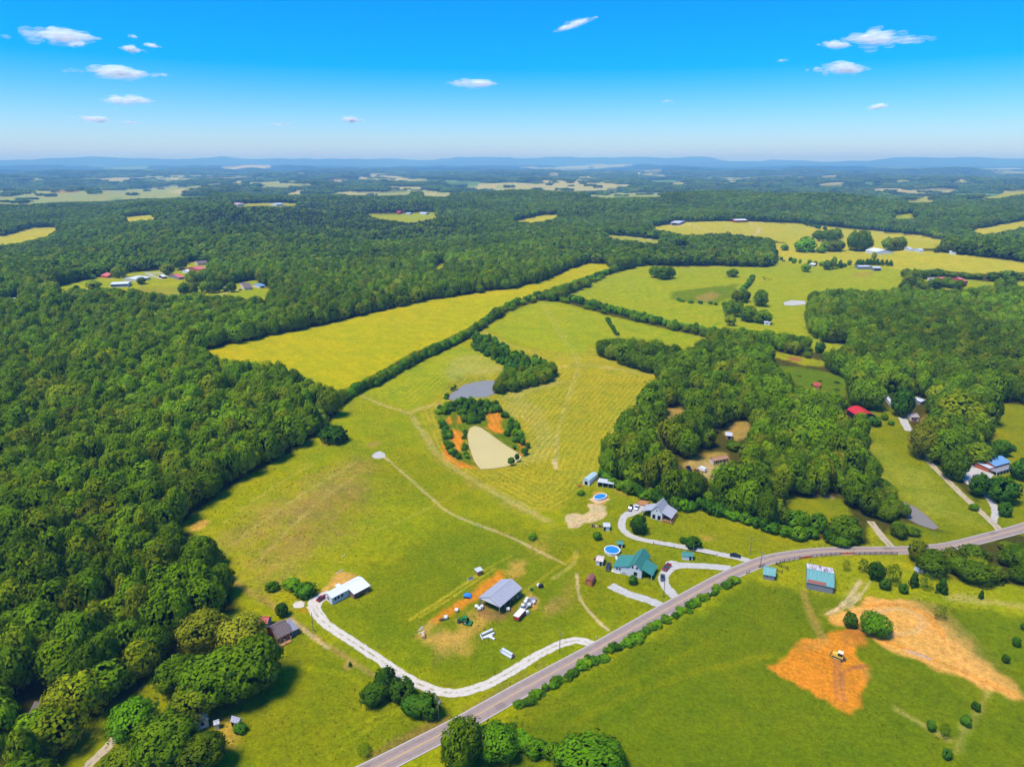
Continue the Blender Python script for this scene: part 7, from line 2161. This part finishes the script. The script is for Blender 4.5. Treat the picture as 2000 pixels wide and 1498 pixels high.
pole('wooden power pole with crossarm where the white drive bends near the road', (857, 1406), (855, 1361), arms=2, transformer=True)
pole('tall power pole between the white drive and the road', (1093, 1276), (1092, 1233))
pole('dark pole beside the gravel turning pad of the mobile home', (612, 1232), (606, 1196), arms=0)
pole('pole at the mouth of the grey gravel loop', (1296, 1166), (1296, 1134), arms=0)
pole('power pole beyond the mouth of the long gravel drive', (1465, 1082), (1468, 1050))
pole('power pole between the road and the weathered teal-roofed shed', (1485, 1107), (1487, 1077), transformer=True)
pole('thin pole by the long white teal-roofed shed', (1354, 1077), (1355, 1060), arms=0)
pole('pale pole on the lawn strip beside the wood above the road', (1662, 1046), (1664, 1022), arms=0)
pole('pole at the top of the right-hand meadow', (1971, 786), (1971, 770))

# ------------------------------------------------------------------ fences
M_FENCE = rgbm('black_fence_board', (40, 36, 34), 0.8, vary=0.2)
M_NET = rgbm('orange_barrier_net', (206, 106, 60), 0.7, vary=0.15)


def fence(label, pts, bay=2.4, h=1.3, rails=3, mat=None, net=False, name='board_fence'):
    ln = smooth_line(at_many(pts), 0.5)
    seg = np.concatenate([[0], np.cumsum(np.linalg.norm(np.diff(ln, axis=0), axis=1))])
    n = max(1, round(seg[-1] / bay))
    s = np.linspace(0, seg[-1], n + 1)
    Q = np.stack([np.interp(s, seg, ln[:, 0]), np.interp(s, seg, ln[:, 1])], -1)
    Z = terrain(Q[:, 0], Q[:, 1])
    o = Vector((Q[0, 0], Q[0, 1], float(Z[0])))
    t = thing(name, label, 'fence', o, 0)
    V = [Vector((q[0], q[1], float(z))) - o for q, z in zip(Q, Z)]
    for v in V:
        MB().tube(v + Vector((0, 0, -0.3)), v + Vector((0, 0, h + 0.15)), 0.1, n=6).build('post', mat or M_FENCE, t)
    for a_, b_ in zip(V[:-1], V[1:]):
        if net:
            d = (b_ - a_).normalized(); p = d.cross(Vector((0, 0, 1))) * 0.03
            MB().add([a_ + p + Vector((0, 0, 0.05)), b_ + p + Vector((0, 0, 0.05)), b_ + p + Vector((0, 0, h)), a_ + p + Vector((0, 0, h)), a_ - p + Vector((0, 0, 0.05)), b_ - p + Vector((0, 0, 0.05)), b_ - p + Vector((0, 0, h)), a_ - p + Vector((0, 0, h))],
                     [(0, 1, 2, 3), (7, 6, 5, 4), (3, 2, 6, 7), (0, 4, 5, 1)]).build('net_panel', M_NET, t)
            continue
        for k in range(rails):
            z = 0.3 + (h - 0.35) * k / max(rails - 1, 1)
            d = (b_ - a_).normalized(); p = d.cross(Vector((0, 0, 1))) * 0.12
            q0, q1 = a_ + Vector((0, 0, z)) + p, b_ + Vector((0, 0, z)) + p
            MB().tube(q0, q1, 0.07, n=4).build('rail', mat or M_FENCE, t)
    return t


fence('black post-and-rail fence stretch nearest the weathered teal-roofed shed', [(1515, 1103), (1530, 1098), (1545, 1095), (1561, 1092)])
fence('orange netting stretch between two black fence runs by the road', [(1563, 1092), (1573, 1090.5), (1584, 1089)], net=True, name='barrier_net', h=1.1)
fence('black post-and-rail fence stretch in the middle of the road curve', [(1586, 1089), (1610, 1086), (1641, 1083.5)])
fence('orange netting stretch farther along the road curve', [(1643, 1083.5), (1655, 1083), (1666, 1083)], net=True, name='barrier_net', h=1.1)
fence('dark board fence stretch running to the thicket', [(1668, 1083.5), (1700, 1083), (1730, 1082.5), (1752, 1083)])
fence('short black fence running back from the road behind the teal-roofed shed', [(1515, 1103), (1526, 1108), (1537, 1112)])
fence('short dark fence beside the end wall of the teal-roofed shed', [(1517, 1116), (1528, 1119)])
fence('short fence of a few posts at the shed and road verge', [(1482, 1109), (1492, 1107)])
fence('two lone gate posts on the verge past the shed', [(1458, 1121), (1463, 1118.5)], rails=1, name='gate_posts')
fence('faint wire fence along the long gravel drive', [(1276, 1062), (1308, 1068), (1352, 1077), (1400, 1085)], bay=9, rails=1, h=1.1, name='wire_fence')
fence('reddish rail fence below the hamlet meadow', [(276, 567), (300, 571), (330, 577), (350, 579)], bay=6, rails=2, h=1.6, mat=M_ORANGEBRICK, name='rail_fence')
t = thing('marker_post', 'white marker post at the mouth of the white gravel drive', 'post', at(1164, 1247), 0)
MB().tube((0, 0, -0.2), (0, 0, 1.2), 0.09, n=8).build('shaft', M_TRIM, t)
MB().box(-0.16, 0.16, -0.08, 0.08, 1.2, 1.45).build('reflector', M_TRIM, t)
t = thing('timber_beam', 'long pale timber beam lying on the grass behind the carport', 'timber', at(1214, 966), R(-32))
MB().box(-4.5, 0.0, -0.12, 0.12, 0.02, 0.2).build('plank', M_WOOD, t)
MB().box(0.1, 4.3, -0.2, 0.04, 0.02, 0.2).build('plank', M_WOOD, t)
# cattle in the far pasture
def cow(label, px, py, yaw):
    c = at(px, py)
    t = thing('cow', label, 'cow', c, yaw, 'cattle in the far pasture')
    bm = bmesh.new()
    me = bpy.data.meshes.new('cow')
    J = [(-1.0, 0, 1.15, .34), (-0.5, 0, 1.15, .42), (0.1, 0, 1.12, .44), (0.65, 0, 1.18, .38), (1.0, 0, 1.2, .24), (1.35, 0, 1.0, .19), (1.6, 0, 0.8, .13)]
    E = [(i, i + 1) for i in range(6)]
    for x, hz in ((-0.9, 0), (0.65, 3)):
        for s in (-1, 1):
            k = len(J)
            J += [(x, s * 0.24, 0.95, .17), (x + (0.06 if hz else -0.08), s * 0.25, 0.5, .09), (x, s * 0.25, 0.03, .08)]
            E += [(hz if hz else 0, k), (k, k + 1), (k + 1, k + 2)]
    me.from_pydata([j[:3] for j in J], [], [])
    me.edges.add(len(E))
    me.edges.foreach_set('vertices', [i for e in E for i in e])
    o = bpy.data.objects.new('body', me)
    col.objects.link(o)
    o.parent = t
    sk = o.modifiers.new('skin', 'SKIN')
    for i, j in enumerate(J):
        me.skin_vertices[0].data[i].radius = (j[3], j[3])
    me.skin_vertices[0].data[2].use_root = True
    o.modifiers.new('smooth', 'SUBSURF').levels = 1
    me.materials.append(rgbm('black_hide', (26, 22, 20), 0.8))


for i, (px, py, y) in enumerate(((1490, 543, 0.3), (1494, 545, 2.0), (1498, 544, 1.0), (1501, 546, 4.0), (1506, 547, 5.2), (1493, 547, 3.0))):
    cow('black cow grazing in the small herd in the far pasture', px, py, y)
# ------------------------------------------------------------------ grass tufts and weeds over the near open ground
M_TUFT = leaf_mat('grass_tuft_blades', (100, 110, 4), (134, 136, 10), (156, 146, 28), 0.25, 0.5)
tuft_col = bpy.data.collections.new('tuft_sources')
for s in range(4):
    g = np.random.default_rng(1200 + s)
    n = 12
    an = g.uniform(0, 6.28, n)
    base = np.stack([np.cos(an) * 0.12, np.sin(an) * 0.12, np.zeros(n)], -1) * g.uniform(0.2, 1, (n, 1))
    tip = base + np.stack([np.cos(an) * 0.3, np.sin(an) * 0.3, np.full(n, 0.4)], -1) * g.uniform(0.6, 1.3, (n, 1))
    sd = np.stack([-np.sin(an), np.cos(an), np.zeros(n)], -1) * 0.07
    V = np.stack([base - sd, base + sd, tip + sd * 0.4, tip - sd * 0.4], 1).reshape(-1, 3)
    tuft_col.objects.link(bpy.data.objects.new('tuft_%02d' % s, leafy_mesh('tuft', [((V, np.arange(len(V)).reshape(-1, 4), np.repeat(g.uniform(0, 1, n), 4)), 0)], [M_TUFT])))
g = np.random.default_rng(88)
n = 70000
D_ = np.sqrt(g.uniform(150 ** 2, 520 ** 2, n))
A_ = g.uniform(-R(39), R(39), n)
X, Y = D_ * np.sin(A_), D_ * np.cos(A_)
# they gather in patches
pt = np.sin(X / 17 + 2 * np.sin(Y / 23)) * np.cos(Y / 14 + 1.5 * np.sin(X / 31)) + 0.5 * np.sin(X / 5.1 + Y / 7.3)
k_ = (g.random(n) < 0.45 + 0.4 * pt) & (poly_sdf(X, Y, OPEN_W['home_ground']) < -0.5) & (line_dist(X, Y, ROAD_W) > RW / 2 + 0.6)
for pts, w_, _m in DRIVES[:5]:
    k_ &= line_dist(X, Y, smooth_line(at_many(pts), 3.0)) > w_ / 2 + 0.3
for pw in POND_W.values():
    k_ &= poly_sdf(X, Y, pw) > 0.8
for nm, pts, m_, lf in PADS:
    k_ &= poly_sdf(X, Y, at_many(pts)) > 0.3
for pts, c_, st, fe, wo in PATCH:
    if c_ in ('dirt', 'orange', 'pale') and st > 0.8:
        k_ &= poly_sdf(X, Y, at_many(pts)) > 0.5
X, Y = X[k_], Y[k_]
sz = g.uniform(0.35, 1.0, len(X))
tufts = scatter('grass_tufts', np.stack([X, Y, terrain(X, Y) - 0.02], -1), np.stack([sz, sz, sz * g.uniform(0.5, 1.0, len(X))], -1), g.uniform(0, 6.28, len(X)), g.integers(0, 4, len(X)), tuft_col)
tag(tufts, 'tufts of grass and weeds over the near pastures and lawns', 'grass', kind='stuff')
# ------------------------------------------------------------------ clouds: small fair-weather puffs, each a heap of thin vapour
def cloud_mat(name, alpha):
    m, N, L = new_mat(name)
    out = N.new('ShaderNodeOutputMaterial')
    d = N.new('ShaderNodeBsdfDiffuse'); d.inputs['Color'].default_value = (1.2, 1.2, 1.2, 1)  # above white: light scattered inside the cloud is put into the colour
    t2 = N.new('ShaderNodeBsdfTranslucent'); t2.inputs['Color'].default_value = (1.2, 1.2, 1.2, 1)
    m1 = N.new('ShaderNodeMixShader'); m1.inputs[0].default_value = 0.5
    L.new(d.outputs[0], m1.inputs[1]); L.new(t2.outputs[0], m1.inputs[2])
    t = N.new('ShaderNodeBsdfTransparent')
    mx = N.new('ShaderNodeMixShader'); mx.inputs[0].default_value = alpha
    L.new(t.outputs[0], mx.inputs[1]); L.new(m1.outputs[0], mx.inputs[2])
    L.new(mx.outputs[0], out.inputs['Surface'])
    return m


M_CLOUD = cloud_mat('cloud_vapour', 0.10)
M_WISP = cloud_mat('thin_cloud_vapour', 0.06)


def cloud(px, py, wpx, hpx, label, tilt=0.0, thin=False, seed=0, base=2100.0):
    d = ray_dirs([px], [py])[0]
    t = base / d[2]
    t = min(t, 42000)
    c = Vector(d * t) + Vector((0, 0, CAM_H))
    k = t / FPX
    w, h = wpx * k * 0.82, hpx * k * 0.66
    g = np.random.default_rng(seed)
    bm = bmesh.new()
    bmesh.ops.create_icosphere(bm, subdivisions=2, radius=1)
    sv = np.array([v.co for v in bm.verts])
    sf = np.array([[v.index for v in f.verts] for f in bm.faces])
    bm.free()
    n = 130 if not thin else 70
    V, F = [], []
    # a few humps along the length, puffs heaped round them
    humps = [(g.uniform(-0.32, 0.32), g.uniform(0.1, 0.5)) for _ in range(4)]
    for i in range(n):
        hx, hz = humps[g.integers(0, 4)]
        x = np.clip(g.normal(hx, 0.14) if i % 4 else g.normal(0, 0.34), -0.62, 0.62)
        env = math.sqrt(max(0.012, 1 - (x / 0.55) ** 2))
        z = np.clip(g.normal(hz * 0.35, 0.22), -0.42, 0.55) * env
        y = g.normal(0, 0.16) * env
        r = g.uniform(0.07, 0.2) * (0.5 + 0.5 * env)
        s = np.array([r * w * 0.62, r * w * 0.5, r * h * 1.2])
        p = np.array([x * w * 0.92, y * w, z * h * 0.9 + math.sin(tilt) * x * w])
        V.append(sv * g.uniform(0.88, 1.12, (len(sv), 1)) * s + p)
        F.append(sf + i * len(sv))
    me = np_mesh('cloud', np.vstack(V), np.vstack(F), M_WISP if thin else M_CLOUD)
    me.shade_smooth()
    o = bpy.data.objects.new('cloud', me)
    o.location = c
    o.rotation_euler = (0, 0, -math.atan2(c.x, c.y))
    col.objects.link(o)
    tag(o, label, 'cloud', 'small fair-weather clouds')


CLOUDS = [
    (105, 74, 126, 32, 'long white cloud, biggest of those over the wooded side of the valley', 0.05, 0), (149, 88, 32, 13, 'little puff tucked under the end of the long white cloud', 0.15, 0),
    (259, 73, 20, 9, 'tiny upper puff of the three-puff cluster', -0.1, 1), (296, 90, 28, 10, 'small flat puff, outermost of the three-puff cluster', -0.08, 0), (262, 99, 42, 16, 'lowest and widest puff of the three-puff cluster', -0.1, 0),
    (217, 144, 132, 30, 'white domed cloud with a tapering tail below the three-puff cluster', 0.0, 0), (312, 147, 34, 9, 'faint wisp beside the domed white cloud', 0.05, 1),
    (246, 198, 86, 22, 'white cloud with a raised end, under the domed cloud', 0.03, 0), (184, 234, 72, 14, 'low white streak of cloud nearest the mountains on the wooded side', -0.03, 0), (254, 241, 40, 11, 'pale wisp next to the low white streak', 0, 1),
    (1124, 48, 76, 15, 'slanting thin cloud high over the middle of the valley', 0.27, 0), (922, 164, 98, 22, 'lens-shaped white cloud alone over the middle of the valley', 0, 0),
    (686, 235, 58, 14, 'small low cloud above the far central hills', -0.05, 0), (1306, 199, 28, 8, 'tiny faint wisp alone in the lower sky', 0, 1),
    (1732, 78, 132, 34, 'largest bright white cloud with a drooping lobe', -0.05, 0), (1631, 89, 56, 15, 'small white cloud just beside the largest bright cloud', -0.08, 0),
    (1636, 137, 98, 28, 'bright almond-shaped cloud under the largest bright cloud', -0.03, 0), (1714, 210, 42, 12, 'small slanting cloud low above the far hills', 0.12, 0),
    (1528, 119, 24, 7, 'tiny wisp near the almond-shaped cloud', 0.05, 1), (556, 245, 56, 10, 'very faint wisp low over the distant woods', 0, 1),
]
for i, (px_, py_, w_, h_, lab, tl, thin) in enumerate(CLOUDS):
    cloud(px_, py_, w_, h_, lab, tl, bool(thin), 40 + i)
# ------------------------------------------------------------------ haze
hm, N, L = new_mat('haze_air')
out = N.new('ShaderNodeOutputMaterial')
pv = N.new('ShaderNodeVolumePrincipled')
pv.inputs['Color'].default_value = (0.22, 0.50, 1.0, 1)
pv.inputs['Density'].default_value = 9.2e-5
pv.inputs['Absorption Color'].default_value = (0.80, 0.93, 1, 1)
pv.inputs['Anisotropy'].default_value = 0.0
L.new(pv.outputs[0], out.inputs['Volume'])
hb = MB().box(-38000, 38000, -38000, 38000, float(GZ.min()) - 1.0, max(float(GZ.max()), CAM_H) + 12.0)
hz = hb.build('haze', hm)
tag(hz, 'pale blue summer haze over the whole valley', 'haze', kind='stuff')
